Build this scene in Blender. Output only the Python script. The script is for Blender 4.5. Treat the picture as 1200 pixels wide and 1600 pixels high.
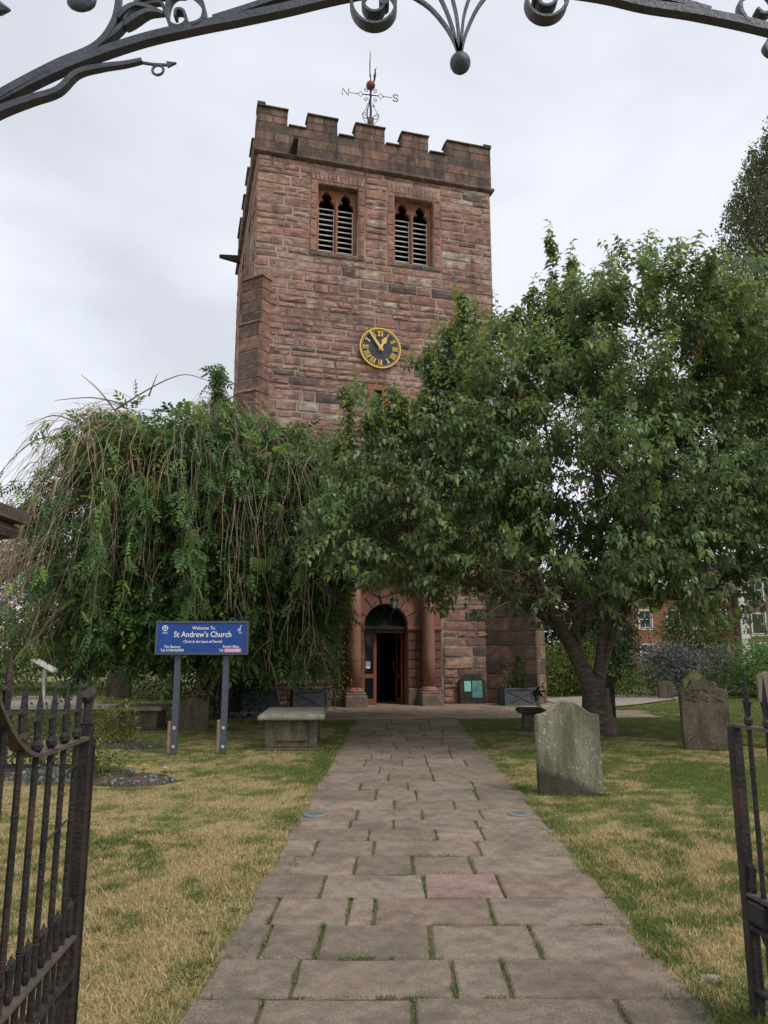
import bpy, bmesh, math, random
import numpy as np
from mathutils import Vector, Matrix, noise as mnoise

# ------------------------------------------------------------------ camera, sky, sun, exposure
scene = bpy.context.scene
for o in list(bpy.data.objects):
    bpy.data.objects.remove(o, do_unlink=True)
COL = scene.collection
R = math.radians

CAM_H, PITCH = 1.6, R(10.5)
cam_data = bpy.data.cameras.new('camera')
cam = bpy.data.objects.new('camera', cam_data)
COL.objects.link(cam)
cam.location = (0, 0, CAM_H)
cam.rotation_euler = (R(90) + PITCH, 0, 0)
cam_data.sensor_width = 36
cam_data.lens = 26.0
cam_data.clip_start = 0.05
cam_data.clip_end = 3000
scene.camera = cam

SUN_EL, SUN_AZ = R(52), R(125)          # azimuth clockwise from +Y
world = bpy.data.worlds.new('World')
scene.world = world
world.use_nodes = True
wt = world.node_tree
wt.nodes.clear()
w_out = wt.nodes.new('ShaderNodeOutputWorld')
w_sky = wt.nodes.new('ShaderNodeTexSky')
w_sky.sky_type = 'NISHITA'
w_sky.sun_disc = False
w_sky.sun_elevation = SUN_EL
w_sky.sun_rotation = SUN_AZ
w_bg = wt.nodes.new('ShaderNodeBackground')
w_bg.inputs['Strength'].default_value = 0.10
wt.links.new(w_sky.outputs['Color'], w_bg.inputs['Color'])
w_tc = wt.nodes.new('ShaderNodeTexCoord')
w_map = wt.nodes.new('ShaderNodeMapping')
w_map.inputs['Scale'].default_value = (1.0, 1.0, 2.6)
w_map.inputs['Location'].default_value = (3.1, 0.4, 1.7)
wt.links.new(w_tc.outputs['Generated'], w_map.inputs['Vector'])
w_n = wt.nodes.new('ShaderNodeTexNoise')
w_n.inputs['Scale'].default_value = 1.5
w_n.inputs['Detail'].default_value = 5
w_n.inputs['Roughness'].default_value = 0.5
w_n.inputs['Distortion'].default_value = 0.35
wt.links.new(w_map.outputs['Vector'], w_n.inputs['Vector'])
w_cr = wt.nodes.new('ShaderNodeValToRGB')
w_cr.color_ramp.elements[0].position = 0.38
w_cr.color_ramp.elements[0].color = (0.56, 0.585, 0.64, 1)
w_cr.color_ramp.elements[1].position = 0.57
w_cr.color_ramp.elements[1].color = (0.715, 0.745, 0.815, 1)
wt.links.new(w_n.outputs['Fac'], w_cr.inputs['Fac'])
w_cl = wt.nodes.new('ShaderNodeBackground')
w_cl.inputs['Strength'].default_value = 1.0
wt.links.new(w_cr.outputs['Color'], w_cl.inputs['Color'])
w_mix = wt.nodes.new('ShaderNodeMixShader')
w_mix.inputs['Fac'].default_value = 0.93
wt.links.new(w_bg.outputs[0], w_mix.inputs[1])
wt.links.new(w_cl.outputs[0], w_mix.inputs[2])
wt.links.new(w_mix.outputs[0], w_out.inputs['Surface'])

sd = bpy.data.lights.new('sun', 'SUN')
sd.energy = 1.5
sd.angle = R(16)
sd.color = (1.0, 0.965, 0.91)
sun = bpy.data.objects.new('sun', sd)
COL.objects.link(sun)
sdir = Vector((math.sin(SUN_AZ) * math.cos(SUN_EL), math.cos(SUN_AZ) * math.cos(SUN_EL), math.sin(SUN_EL)))
sun.rotation_euler = sdir.to_track_quat('Z', 'Y').to_euler()
sun.location = sdir * 60

scene.view_settings.view_transform = 'Standard'
scene.view_settings.look = 'None'
scene.view_settings.exposure = 0.40
scene.view_settings.gamma = 1.0
scene.view_settings.use_curve_mapping = False

rng = random.Random(7)
nrng = np.random.default_rng(11)

# ------------------------------------------------------------------ materials
MATS = {}

def mat(name, color=(0.5, 0.5, 0.5), rough=0.8, attr=False, noise=0.0, nscale=6.0, bump=0.0, bscale=40.0,
        transl=0.0, metal=0.0, dirt=None, dscale=2.5, damt=0.5, stretch=None, spec=0.4, dlo=0.48, dhi=0.7, fine=0.0, fscale=70.0, spots=None, streak=0.0):
    """Procedural material: a base colour (or the mesh's own 'tint' colour), broad noise variation,
    stains of their own shape, fine relief."""
    if name in MATS:
        return MATS[name]
    m = bpy.data.materials.new(name)
    m.use_nodes = True
    nt = m.node_tree
    b = nt.nodes['Principled BSDF']
    b.inputs['Roughness'].default_value = rough
    b.inputs['Metallic'].default_value = metal
    b.inputs['Specular IOR Level'].default_value = spec
    if attr:
        a = nt.nodes.new('ShaderNodeAttribute')
        a.attribute_name = 'tint'
        col = a.outputs['Color']
    else:
        c = nt.nodes.new('ShaderNodeRGB')
        c.outputs[0].default_value = (*color, 1)
        col = c.outputs[0]
    geo = nt.nodes.new('ShaderNodeNewGeometry')
    vec = geo.outputs['Position']
    if stretch:
        mp = nt.nodes.new('ShaderNodeMapping')
        mp.inputs['Scale'].default_value = stretch
        nt.links.new(vec, mp.inputs['Vector'])
        vec = mp.outputs['Vector']
    if noise > 0:
        n = nt.nodes.new('ShaderNodeTexNoise')
        n.inputs['Scale'].default_value = nscale
        n.inputs['Detail'].default_value = 6
        n.inputs['Roughness'].default_value = 0.62
        nt.links.new(vec, n.inputs['Vector'])
        mr = nt.nodes.new('ShaderNodeMapRange')
        mr.inputs['From Min'].default_value = 0.3
        mr.inputs['From Max'].default_value = 0.7
        mr.inputs['To Min'].default_value = 1 - noise
        mr.inputs['To Max'].default_value = 1 + noise
        nt.links.new(n.outputs['Fac'], mr.inputs['Value'])
        mul = nt.nodes.new('ShaderNodeVectorMath')
        mul.operation = 'SCALE'
        nt.links.new(col, mul.inputs[0])
        nt.links.new(mr.outputs[0], mul.inputs['Scale'])
        col = mul.outputs[0]
    if fine > 0:
        nf = nt.nodes.new('ShaderNodeTexNoise')
        nf.inputs['Scale'].default_value = fscale
        nf.inputs['Detail'].default_value = 3
        nt.links.new(geo.outputs['Position'], nf.inputs['Vector'])
        mf = nt.nodes.new('ShaderNodeMapRange')
        mf.inputs['From Min'].default_value = 0.3
        mf.inputs['From Max'].default_value = 0.7
        mf.inputs['To Min'].default_value = 1 - fine
        mf.inputs['To Max'].default_value = 1 + fine
        nt.links.new(nf.outputs['Fac'], mf.inputs['Value'])
        mu = nt.nodes.new('ShaderNodeVectorMath')
        mu.operation = 'SCALE'
        nt.links.new(col, mu.inputs[0])
        nt.links.new(mf.outputs[0], mu.inputs['Scale'])
        col = mu.outputs[0]
    if spots:                                   # lichen: small irregular pale spots
        sc_, lo_, colr_, amt_ = spots
        ns = nt.nodes.new('ShaderNodeTexNoise')
        ns.inputs['Scale'].default_value = sc_
        ns.inputs['Detail'].default_value = 2
        ns.inputs['Roughness'].default_value = 0.4
        nt.links.new(geo.outputs['Position'], ns.inputs['Vector'])
        ms_ = nt.nodes.new('ShaderNodeMapRange')
        ms_.inputs['From Min'].default_value = lo_
        ms_.inputs['From Max'].default_value = lo_ + 0.05
        ms_.inputs['To Max'].default_value = amt_
        nt.links.new(ns.outputs['Fac'], ms_.inputs['Value'])
        mq = nt.nodes.new('ShaderNodeMix')
        mq.data_type = 'RGBA'
        nt.links.new(ms_.outputs[0], mq.inputs['Factor'])
        nt.links.new(col, mq.inputs['A'])
        mq.inputs['B'].default_value = (*colr_, 1)
        col = mq.outputs['Result']
    if streak > 0:                              # rain streaks: tall narrow stains
        mk = nt.nodes.new('ShaderNodeMapping')
        mk.inputs['Scale'].default_value = (3.2, 3.2, 0.22)
        nt.links.new(geo.outputs['Position'], mk.inputs['Vector'])
        nk = nt.nodes.new('ShaderNodeTexNoise')
        nk.inputs['Scale'].default_value = 1.0
        nk.inputs['Detail'].default_value = 5
        nt.links.new(mk.outputs['Vector'], nk.inputs['Vector'])
        rk = nt.nodes.new('ShaderNodeMapRange')
        rk.inputs['From Min'].default_value = 0.52
        rk.inputs['From Max'].default_value = 0.70
        rk.inputs['To Max'].default_value = streak
        nt.links.new(nk.outputs['Fac'], rk.inputs['Value'])
        xk = nt.nodes.new('ShaderNodeMix')
        xk.data_type = 'RGBA'
        nt.links.new(rk.outputs[0], xk.inputs['Factor'])
        nt.links.new(col, xk.inputs['A'])
        xk.inputs['B'].default_value = (0.07, 0.058, 0.052, 1)
        col = xk.outputs['Result']
    if dirt:
        n2 = nt.nodes.new('ShaderNodeTexNoise')
        n2.inputs['Scale'].default_value = dscale
        n2.inputs['Detail'].default_value = 8
        n2.inputs['Roughness'].default_value = 0.68
        nt.links.new(vec, n2.inputs['Vector'])
        mr2 = nt.nodes.new('ShaderNodeMapRange')
        mr2.inputs['From Min'].default_value = dlo
        mr2.inputs['From Max'].default_value = dhi
        mr2.inputs['To Min'].default_value = 0
        mr2.inputs['To Max'].default_value = damt
        nt.links.new(n2.outputs['Fac'], mr2.inputs['Value'])
        mx = nt.nodes.new('ShaderNodeMix')
        mx.data_type = 'RGBA'
        nt.links.new(mr2.outputs[0], mx.inputs['Factor'])
        nt.links.new(col, mx.inputs['A'])
        mx.inputs['B'].default_value = (*dirt, 1)
        col = mx.outputs['Result']
    nt.links.new(col, b.inputs['Base Color'])
    if bump > 0:
        n3 = nt.nodes.new('ShaderNodeTexNoise')
        n3.inputs['Scale'].default_value = bscale
        n3.inputs['Detail'].default_value = 6
        n3.inputs['Roughness'].default_value = 0.6
        nt.links.new(geo.outputs['Position'] if not stretch else vec, n3.inputs['Vector'])
        bp = nt.nodes.new('ShaderNodeBump')
        bp.inputs['Strength'].default_value = bump
        bp.inputs['Distance'].default_value = 0.02
        nt.links.new(n3.outputs['Fac'], bp.inputs['Height'])
        nt.links.new(bp.outputs[0], b.inputs['Normal'])
    if transl > 0:
        tr = nt.nodes.new('ShaderNodeBsdfTranslucent')
        nt.links.new(col, tr.inputs['Color'])
        ms = nt.nodes.new('ShaderNodeMixShader')
        ms.inputs['Fac'].default_value = transl
        out = nt.nodes['Material Output']
        nt.links.new(b.outputs[0], ms.inputs[1])
        nt.links.new(tr.outputs[0], ms.inputs[2])
        nt.links.new(ms.outputs[0], out.inputs['Surface'])
    MATS[name] = m
    return m

M_STONE = mat('red_sandstone', attr=True, rough=0.92, noise=0.48, nscale=4.2, bump=1.0, bscale=14, dirt=(0.075, 0.062, 0.056), dscale=1.9, damt=0.62, spec=0.2, dlo=0.5, dhi=0.72, stretch=(1, 1, 1.7), fine=.28, fscale=28, streak=.6)
M_PARAPET = mat('weathered_parapet_stone', attr=True, rough=0.95, noise=0.32, nscale=6, bump=0.8, bscale=26, dirt=(0.045, 0.039, 0.036), dscale=2.0, damt=0.7, stretch=(1, 1, 0.4), spec=0.2, dlo=0.44, dhi=0.62, fine=.25, fscale=30, streak=.75)
M_MORTAR = mat('lime_mortar', (0.40, 0.305, 0.25), rough=0.95, noise=0.3, nscale=3, bump=0.5, bscale=60, spec=0.1, dirt=(0.15, 0.10, 0.08), dscale=0.9, damt=0.85, dlo=0.44, dhi=0.58)
M_DRESSED = mat('dressed_red_sandstone', (0.33, 0.15, 0.10), rough=0.88, noise=0.22, nscale=4, bump=0.3, bscale=50, dirt=(0.10, 0.07, 0.06), dscale=3, damt=0.5, spec=0.25)
M_SLAB = mat('paving_sandstone', attr=True, rough=0.85, noise=0.26, nscale=9, bump=0.6, bscale=38, dirt=(0.095, 0.078, 0.058), dscale=2.2, damt=0.5, spec=0.3, dlo=0.48, dhi=0.62, fine=.3, fscale=110, spots=(55, .69, (.36, .33, .27), .6))
M_IRON = mat('painted_wrought_iron', (0.058, 0.066, 0.084), rough=0.5, noise=0.4, nscale=18, bump=0.35, bscale=70, spec=0.5, dirt=(0.10, 0.045, 0.02), dscale=9, damt=0.35, dlo=0.55)
M_RUSTIRON = mat('rusty_black_iron', (0.022, 0.018, 0.017), rough=0.6, noise=0.45, nscale=14, bump=0.5, bscale=60, spec=0.45, dirt=(0.11, 0.05, 0.03), dscale=6, damt=0.6, dlo=0.5)
M_RAIL = mat('worn_iron_rail', (0.10, 0.075, 0.06), rough=0.6, noise=0.4, nscale=16, bump=0.4, bscale=60, dirt=(0.03, 0.025, 0.022), dscale=7, damt=0.7)
M_DARKMETAL = mat('black_metal', (0.02, 0.021, 0.023), rough=0.45)
M_GOLD = mat('gilded_metal', (0.78, 0.50, 0.10), rough=0.38, spec=0.6, noise=0.1, nscale=30)
M_CLOCK = mat('clock_slate_blue', (0.030, 0.036, 0.046), rough=0.6, noise=0.5, nscale=3.5, dirt=(0.075, 0.085, 0.10), dscale=2, damt=0.5)
M_WHITEPAINT = mat('weathered_white_paint', (0.62, 0.61, 0.58), rough=0.6, noise=0.12, nscale=10)
M_LOUVRE = mat('louvre_slate', (0.035, 0.034, 0.034), rough=0.7)
M_WOOD = mat('varnished_door_wood', (0.26, 0.085, 0.035), rough=0.4, noise=0.25, nscale=12, stretch=(6, 6, 0.8), spec=0.5)
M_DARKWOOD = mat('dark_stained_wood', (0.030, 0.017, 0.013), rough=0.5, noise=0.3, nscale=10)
M_GLASS = mat('dark_window_glass', (0.010, 0.012, 0.014), rough=0.08, spec=0.6)
M_INSIDE = mat('porch_plaster', (0.32, 0.28, 0.24), rough=0.9)
M_SIGNBLUE = mat('sign_blue', (0.006, 0.056, 0.29), rough=0.3, noise=0.12, nscale=4, spec=0.5, dirt=(.03, .09, .26), dscale=5, damt=.15)
M_SIGNGREY = mat('sign_post_grey', (0.075, 0.09, 0.112), rough=0.5, noise=0.12, nscale=15)
M_SIGNWHITE = mat('sign_lettering_white', (0.86, 0.86, 0.86), rough=0.5)
M_PINK = mat('pink_sticker', (0.80, 0.40, 0.50), rough=0.6, noise=0.12, nscale=60)
M_POSTWOOD = mat('weathered_oak', (0.24, 0.18, 0.125), rough=0.85, noise=0.3, nscale=20, bump=0.4, bscale=80)
M_BOLT = mat('zinc_plate', (0.6, 0.6, 0.6), rough=0.4, metal=0.3)
M_GRAVE = mat('lichen_gravestone', (0.185, 0.165, 0.115), rough=0.92, noise=0.35, nscale=7, bump=0.6, bscale=55, dirt=(0.30, 0.30, 0.235), dscale=5, damt=0.6, stretch=(1, 1, 0.6), spec=0.15, dlo=0.5, dhi=0.78)
M_GRAVEDARK = mat('dark_gravestone', (0.115, 0.092, 0.068), rough=0.93, noise=0.4, nscale=9, bump=0.9, bscale=35, fine=.3, fscale=50, spots=(30, .66, (.30, .29, .20), .6), dirt=(0.20, 0.18, 0.10), dscale=4, damt=0.5, stretch=(1, 1, 0.45), spec=0.15)
M_GRAVEBLACK = mat('blackened_gravestone', (0.05, 0.043, 0.036), rough=0.93, noise=0.4, nscale=9, bump=0.7, bscale=45, dirt=(0.10, 0.095, 0.06), dscale=5, damt=0.5, spec=0.15)
M_LEDGER = mat('grey_ledger_stone', (0.26, 0.24, 0.19), rough=0.9, noise=0.4, nscale=12, fine=.3, spots=(22, .6, (.42, .40, .32), .7), bump=0.7, bscale=60, dirt=(0.12, 0.12, 0.08), dscale=6, damt=0.6, spec=0.2)
M_BARK_CHERRY = mat('cherry_bark', (0.115, 0.085, 0.070), rough=0.8, noise=0.6, nscale=9, bump=1.0, bscale=9, fine=.35, fscale=40, stretch=(1, 1, 2.2), dirt=(0.035, 0.028, 0.025), dscale=6, damt=0.6, spec=0.3)
M_BARK_ASH = mat('ash_bark', (0.12, 0.10, 0.075), rough=0.9, noise=0.4, nscale=10, bump=0.9, bscale=25, spec=0.15)
M_TWIG = mat('bare_twig', attr=True, rough=0.85, spec=0.15)
M_LEAF = mat('glossy_leaf', attr=True, rough=0.40, transl=0.42, spec=0.5)
M_ASHLEAF = mat('soft_leaf', attr=True, rough=0.55, transl=0.4, spec=0.35)
M_GRASS = mat('grass_blade', attr=True, rough=0.7, transl=0.3, spec=0.2)
M_LAWN = mat('lawn_ground', attr=True, rough=0.95, noise=0.4, nscale=22, bump=0.6, bscale=60, spec=0.1, dirt=(0.10, 0.075, 0.045), dscale=9, damt=0.5)
M_SOIL = mat('dark_soil', (0.085, 0.065, 0.05), rough=0.95, noise=0.4, nscale=18, bump=0.8, bscale=40, spec=0.1)
M_GRAVELPATH = mat('pale_path', (0.32, 0.265, 0.235), rough=0.92, noise=0.2, nscale=8, bump=0.3, bscale=60, spec=0.2)
M_PIERCAP = mat('brown_pier_stone', (0.085, 0.062, 0.052), rough=0.85, noise=0.35, nscale=14, bump=0.5, bscale=50, dirt=(0.17, 0.14, 0.12), dscale=10, damt=0.5)
M_PLANTER = mat('lead_grey_planter', (0.085, 0.09, 0.10), rough=0.65, noise=0.3, nscale=12, bump=0.3, bscale=40)
M_VERDIGRIS = mat('verdigris_copper', (0.12, 0.30, 0.27), rough=0.7, noise=0.3, nscale=10, dirt=(0.06, 0.09, 0.10), dscale=9, damt=0.7)
M_NOTICE = mat('pale_green_plate', (0.28, 0.62, 0.52), rough=0.5, noise=0.06, nscale=10)
M_BRICK = mat('red_brickwork', (0.27, 0.11, 0.072), rough=0.9, noise=0.2, nscale=3, bump=0.2, bscale=12)
M_BROWNBRICK = mat('brown_brickwork', (0.19, 0.12, 0.092), rough=0.9, noise=0.2, nscale=3, bump=0.2, bscale=12)
M_ROOFSLATE = mat('roof_slate', (0.09, 0.09, 0.10), rough=0.8, noise=0.2, nscale=3)
M_VANE = mat('vane_iron', (0.035, 0.036, 0.045), rough=0.5)
M_VANEPOLE = mat('green_brown_pole', (0.12, 0.11, 0.075), rough=0.8, noise=0.3, nscale=10)
M_VANEBALL = mat('red_copper_ball', (0.24, 0.06, 0.045), rough=0.45, noise=0.2, nscale=8)
M_LEAD = mat('lead_sheet', (0.26, 0.27, 0.29), rough=0.6)
M_LAMPGLASS = mat('lantern_glass', (0.30, 0.31, 0.32), rough=0.15, spec=0.6)
M_UPLIGHT = mat('uplight_glass', (0.16, 0.20, 0.19), rough=0.2, spec=0.6)

# ------------------------------------------------------------------ mesh helpers
def ident(p):
    return p

class MB:
    """Collects boxes, tubes and prisms; build() links them as ONE mesh object."""
    def __init__(self):
        self.v, self.f, self.c, self.mi = [], [], [], []
        self.cur = (1, 1, 1)
        self.m = 0

    def add(self, vs, fs, xf=ident):
        b = len(self.v)
        self.v.extend(tuple(xf(p)) for p in vs)
        self.c.extend([self.cur] * len(vs))
        self.f.extend(tuple(i + b for i in f) for f in fs)
        self.mi.extend([self.m] * len(fs))

    def box(self, x0, x1, y0, y1, z0, z1, xf=ident, ch=0.0):
        if ch <= 0:
            vs = [(x0, y0, z0), (x1, y0, z0), (x1, y1, z0), (x0, y1, z0), (x0, y0, z1), (x1, y0, z1), (x1, y1, z1), (x0, y1, z1)]
            fs = [(0, 3, 2, 1), (4, 5, 6, 7), (0, 1, 5, 4), (1, 2, 6, 5), (2, 3, 7, 6), (3, 0, 4, 7)]
            self.add(vs, fs, xf)
            return
        ch = min(ch, (x1 - x0) * .4, (y1 - y0) * .4, (z1 - z0) * .4)
        rings = []
        for (z, i) in ((z0, ch), (z0 + ch, 0), (z1 - ch, 0), (z1, ch)):
            xa, xb, ya, yb = x0 + i, x1 - i, y0 + i, y1 - i
            k = ch
            if i == 0:
                rings.append([(xa + k, ya, z), (xb - k, ya, z), (xb, ya + k, z), (xb, yb - k, z), (xb - k, yb, z), (xa + k, yb, z), (xa, yb - k, z), (xa, ya + k, z)])
            else:
                rings.append([(xa, ya, z), (xb, ya, z), (xb, ya, z), (xb, yb, z), (xb, yb, z), (xa, yb, z), (xa, yb, z), (xa, ya, z)])
        vs = [p for r in rings for p in r]
        fs = []
        for k in range(3):
            for j in range(8):
                a, b2 = k * 8 + j, k * 8 + (j + 1) % 8
                fs.append((a, b2, b2 + 8, a + 8))
        fs.append(tuple(reversed(range(8))))
        fs.append(tuple(range(24, 32)))
        self.add(vs, fs, xf)

    def tube(self, pts, rad, sides=8, xf=ident, caps=True, flat=None, up=None):
        """Round tube (or, with flat=(a, b), a rectangular strap) along pts."""
        P = [Vector(p) for p in pts]
        n = len(P)
        if not isinstance(rad, (list, tuple)):
            rad = [rad] * n
        frame = None
        rings = []
        for i in range(n):
            t = (P[min(i + 1, n - 1)] - P[max(i - 1, 0)])
            if t.length < 1e-9:
                t = Vector((0, 0, 1))
            t.normalize()
            if up is not None:
                a = Vector(up)
                a = (a - t * a.dot(t))
                if a.length < 1e-6:
                    a = t.orthogonal()
                a.normalize()
            elif frame is None:
                a = t.orthogonal().normalized()
            else:
                a = frame - t * frame.dot(t)
                a = a.normalized() if a.length > 1e-6 else t.orthogonal().normalized()
            frame = a
            b = t.cross(a)
            if flat:
                s = rad[i]
                h, w = flat[0] * .5 * s, flat[1] * .5 * s
                rings.append([P[i] + a * h + b * w, P[i] - a * h + b * w, P[i] - a * h - b * w, P[i] + a * h - b * w])
            else:
                rings.append([P[i] + (a * math.cos(2 * math.pi * k / sides) + b * math.sin(2 * math.pi * k / sides)) * rad[i] for k in range(sides)])
        m = len(rings[0])
        vs = [p for r in rings for p in r]
        fs = []
        for i in range(n - 1):
            for k in range(m):
                a, b = i * m + k, i * m + (k + 1) % m
                fs.append((a, b, b + m, a + m))
        if caps:
            fs.append(tuple(reversed(range(m))))
            fs.append(tuple(range((n - 1) * m, n * m)))
        self.add(vs, fs, xf)

    def lathe(self, prof, cx=0, cy=0, sides=12, xf=ident, a0=0.0, a1=2 * math.pi):
        full = abs(a1 - a0 - 2 * math.pi) < 1e-6
        k = sides if full else sides + 1
        vs, fs = [], []
        for (r, z) in prof:
            for j in range(k):
                a = a0 + (a1 - a0) * j / sides
                vs.append((cx + r * math.cos(a), cy + r * math.sin(a), z))
        for i in range(len(prof) - 1):
            for j in range(sides):
                j2 = (j + 1) % k
                fs.append((i * k + j, i * k + j2, (i + 1) * k + j2, (i + 1) * k + j))
        if full:
            fs.append(tuple(reversed(range(k))))
            fs.append(tuple(range((len(prof) - 1) * k, len(prof) * k)))
        self.add(vs, fs, xf)

    def prism(self, prof, y0, y1, ch=0.0, xf=ident):
        """Outline in (x, z) pushed from y0 (front) to y1 (back), with chamfered front and back edges."""
        n = len(prof)
        cx = sum(p[0] for p in prof) / n
        cz = sum(p[1] for p in prof) / n
        def ins(d):
            out = []
            for (x, z) in prof:
                L = math.hypot(x - cx, z - cz) or 1
                out.append((x - (x - cx) / L * d, z - (z - cz) / L * d))
            return out
        if ch > 0:
            layers = [(y0, ins(ch)), (y0 + ch, prof), (y1 - ch, prof), (y1, ins(ch))]
        else:
            layers = [(y0, prof), (y1, prof)]
        vs = [(x, y, z) for (y, pr) in layers for (x, z) in pr]
        fs = []
        for k in range(len(layers) - 1):
            for j in range(n):
                a, b = k * n + j, k * n + (j + 1) % n
                fs.append((a, b, b + n, a + n))
        fs.append(tuple(reversed(range(n))))
        L = (len(layers) - 1) * n
        fs.append(tuple(range(L, L + n)))
        self.add(vs, fs, xf)

    def build(self, name, mats, parent=None, smooth=False, tint=None, loc=None):
        me = bpy.data.meshes.new(name)
        me.from_pydata(self.v, [], self.f)
        if not isinstance(mats, (list, tuple)):
            mats = [mats]
        for m in mats:
            me.materials.append(m)
        if len(mats) > 1:
            me.polygons.foreach_set('material_index', self.mi)
        at = me.attributes.new('tint', 'FLOAT_COLOR', 'POINT')
        arr = np.ones((len(self.v), 4), np.float32)
        arr[:, :3] = np.array(self.c, np.float32) if tint is None else tint
        at.data.foreach_set('color', arr.ravel())
        if smooth:
            me.polygons.foreach_set('use_smooth', [True] * len(me.polygons))
        me.update()
        return link(name, me, parent, loc)

def link(name, data, parent=None, loc=None):
    o = bpy.data.objects.new(name, data)
    COL.objects.link(o)
    if parent is not None:
        o.parent = parent
    if loc is not None:
        o.location = loc
    return o

def tag(o, label=None, cat=None, group=None, kind=None):
    if label: o['label'] = label
    if cat: o['category'] = cat
    if group: o['group'] = group
    if kind: o['kind'] = kind
    return o

def thing(name, label, cat, loc=(0, 0, 0), rotz=0.0, group=None):
    o = bpy.data.objects.new(name, None)
    o.empty_display_size = 0.2
    COL.objects.link(o)
    o.location = loc
    o.rotation_euler = (0, 0, rotz)
    return tag(o, label, cat, group)

def np_mesh(name, verts, tris, cols, material, parent=None, smooth=False):
    me = bpy.data.meshes.new(name)
    nv, nf = len(verts), len(tris)
    me.vertices.add(nv)
    me.vertices.foreach_set('co', np.asarray(verts, np.float32).ravel())
    me.loops.add(nf * 3)
    me.loops.foreach_set('vertex_index', np.asarray(tris, np.int32).ravel())
    me.polygons.add(nf)
    me.polygons.foreach_set('loop_start', np.arange(0, nf * 3, 3, dtype=np.int32))
    at = me.attributes.new('tint', 'FLOAT_COLOR', 'POINT')
    c4 = np.ones((nv, 4), np.float32)
    c4[:, :3] = cols
    at.data.foreach_set('color', c4.ravel())
    me.materials.append(material)
    if smooth:
        me.polygons.foreach_set('use_smooth', np.ones(nf, bool))
    me.update(calc_edges=True)
    me.validate()
    return link(name, me, parent)

def curve_plate(splines, depth):
    """Flat plate with holes from 2-D outlines (x, z); returns (verts, faces) with y from -depth/2 to depth/2."""
    cu = bpy.data.curves.new('plate', 'CURVE')
    cu.dimensions = '2D'
    cu.fill_mode = 'BOTH'
    cu.extrude = depth / 2
    for s in splines:
        sp = cu.splines.new('POLY')
        sp.points.add(len(s) - 1)
        for i, (x, z) in enumerate(s):
            sp.points[i].co = (x, z, 0, 1)
        sp.use_cyclic_u = True
    ob = bpy.data.objects.new('plate', cu)
    COL.objects.link(ob)
    me = bpy.data.meshes.new_from_object(ob)
    vs = [(v.co.x, -v.co.z, v.co.y) for v in me.vertices]
    fs = [tuple(p.vertices) for p in me.polygons]
    bpy.data.objects.remove(ob)
    bpy.data.curves.remove(cu)
    bpy.data.meshes.remove(me)
    return vs, fs

def text_shape(body, size, align='CENTER', bold=0.0, shear=0.0, xs=1.0):
    cu = bpy.data.curves.new('txt', 'FONT')
    cu.body = body
    cu.size = size
    cu.align_x = align
    cu.align_y = 'CENTER'
    cu.offset = bold
    cu.shear = shear
    cu.extrude = 0.0015
    cu.resolution_u = 3
    ob = bpy.data.objects.new('txt', cu)
    COL.objects.link(ob)
    me = bpy.data.meshes.new_from_object(ob)
    vs = [(v.co.x * xs, -v.co.z, v.co.y) for v in me.vertices]
    fs = [tuple(p.vertices) for p in me.polygons]
    bpy.data.objects.remove(ob)
    bpy.data.curves.remove(cu)
    bpy.data.meshes.remove(me)
    return vs, fs

def arc(cx, cz, r, a0, a1, n):
    return [(cx + r * math.cos(R(a0 + (a1 - a0) * i / n)), cz + r * math.sin(R(a0 + (a1 - a0) * i / n))) for i in range(n + 1)]

# vectorised value noise on the plane, shared by ground colour and grass
_perm = nrng.random((128, 128))
def vnoise(x, y, s):
    x = np.asarray(x, float) * s + 37.3
    y = np.asarray(y, float) * s + 11.7
    xi, yi = np.floor(x).astype(int), np.floor(y).astype(int)
    fx, fy = x - xi, y - yi
    fx, fy = fx * fx * (3 - 2 * fx), fy * fy * (3 - 2 * fy)
    g = lambda a, b: _perm[a % 128, b % 128]
    return (g(xi, yi) * (1 - fx) + g(xi + 1, yi) * fx) * (1 - fy) + (g(xi, yi + 1) * (1 - fx) + g(xi + 1, yi + 1) * fx) * fy
def fbm(x, y, s):
    return 0.5 * vnoise(x, y, s) + 0.27 * vnoise(x, y, s * 2.1) + 0.15 * vnoise(x, y, s * 4.3) + 0.08 * vnoise(x, y, s * 9.1)

# ------------------------------------------------------------------ layout on the ground (metres; camera stands at x=0, y=0)
def path_l(y): return -0.88 + 0.0165 * (y - 3.5)
def path_r(y): return 1.43 + 0.0175 * (y - 3.5)
TH = math.atan2(2.1, 7.65)                       # tower front is turned 15 degrees to the path
TW, TD = 7.93, 8.0
T0 = Vector((-4.0, 21.0, 0))
tc, ts = math.cos(TH), math.sin(TH)
def tower_pt(s, d, z=0):                          # s along the front, d outwards from it
    return Vector((T0.x + s * tc + d * ts, T0.y + s * ts - d * tc, z))
FORE_Y = 17.7                                     # where the path meets the forecourt

def in_paved(x, y):
    x, y = np.asarray(x, float), np.asarray(y, float)
    p = (x > path_l(y)) & (x < path_r(y)) & (y < FORE_Y + 0.3)
    dfront = -((x - T0.x) * (-ts) + (y - T0.y) * tc)          # distance out from the tower front
    sfront = (x - T0.x) * tc + (y - T0.y) * ts
    fc = (y > FORE_Y + 0.055 * (x - 0.5)) & (dfront > -9) & (sfront > -0.5) & (sfront < 9.6) & (y < 25)
    return p | fc

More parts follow.
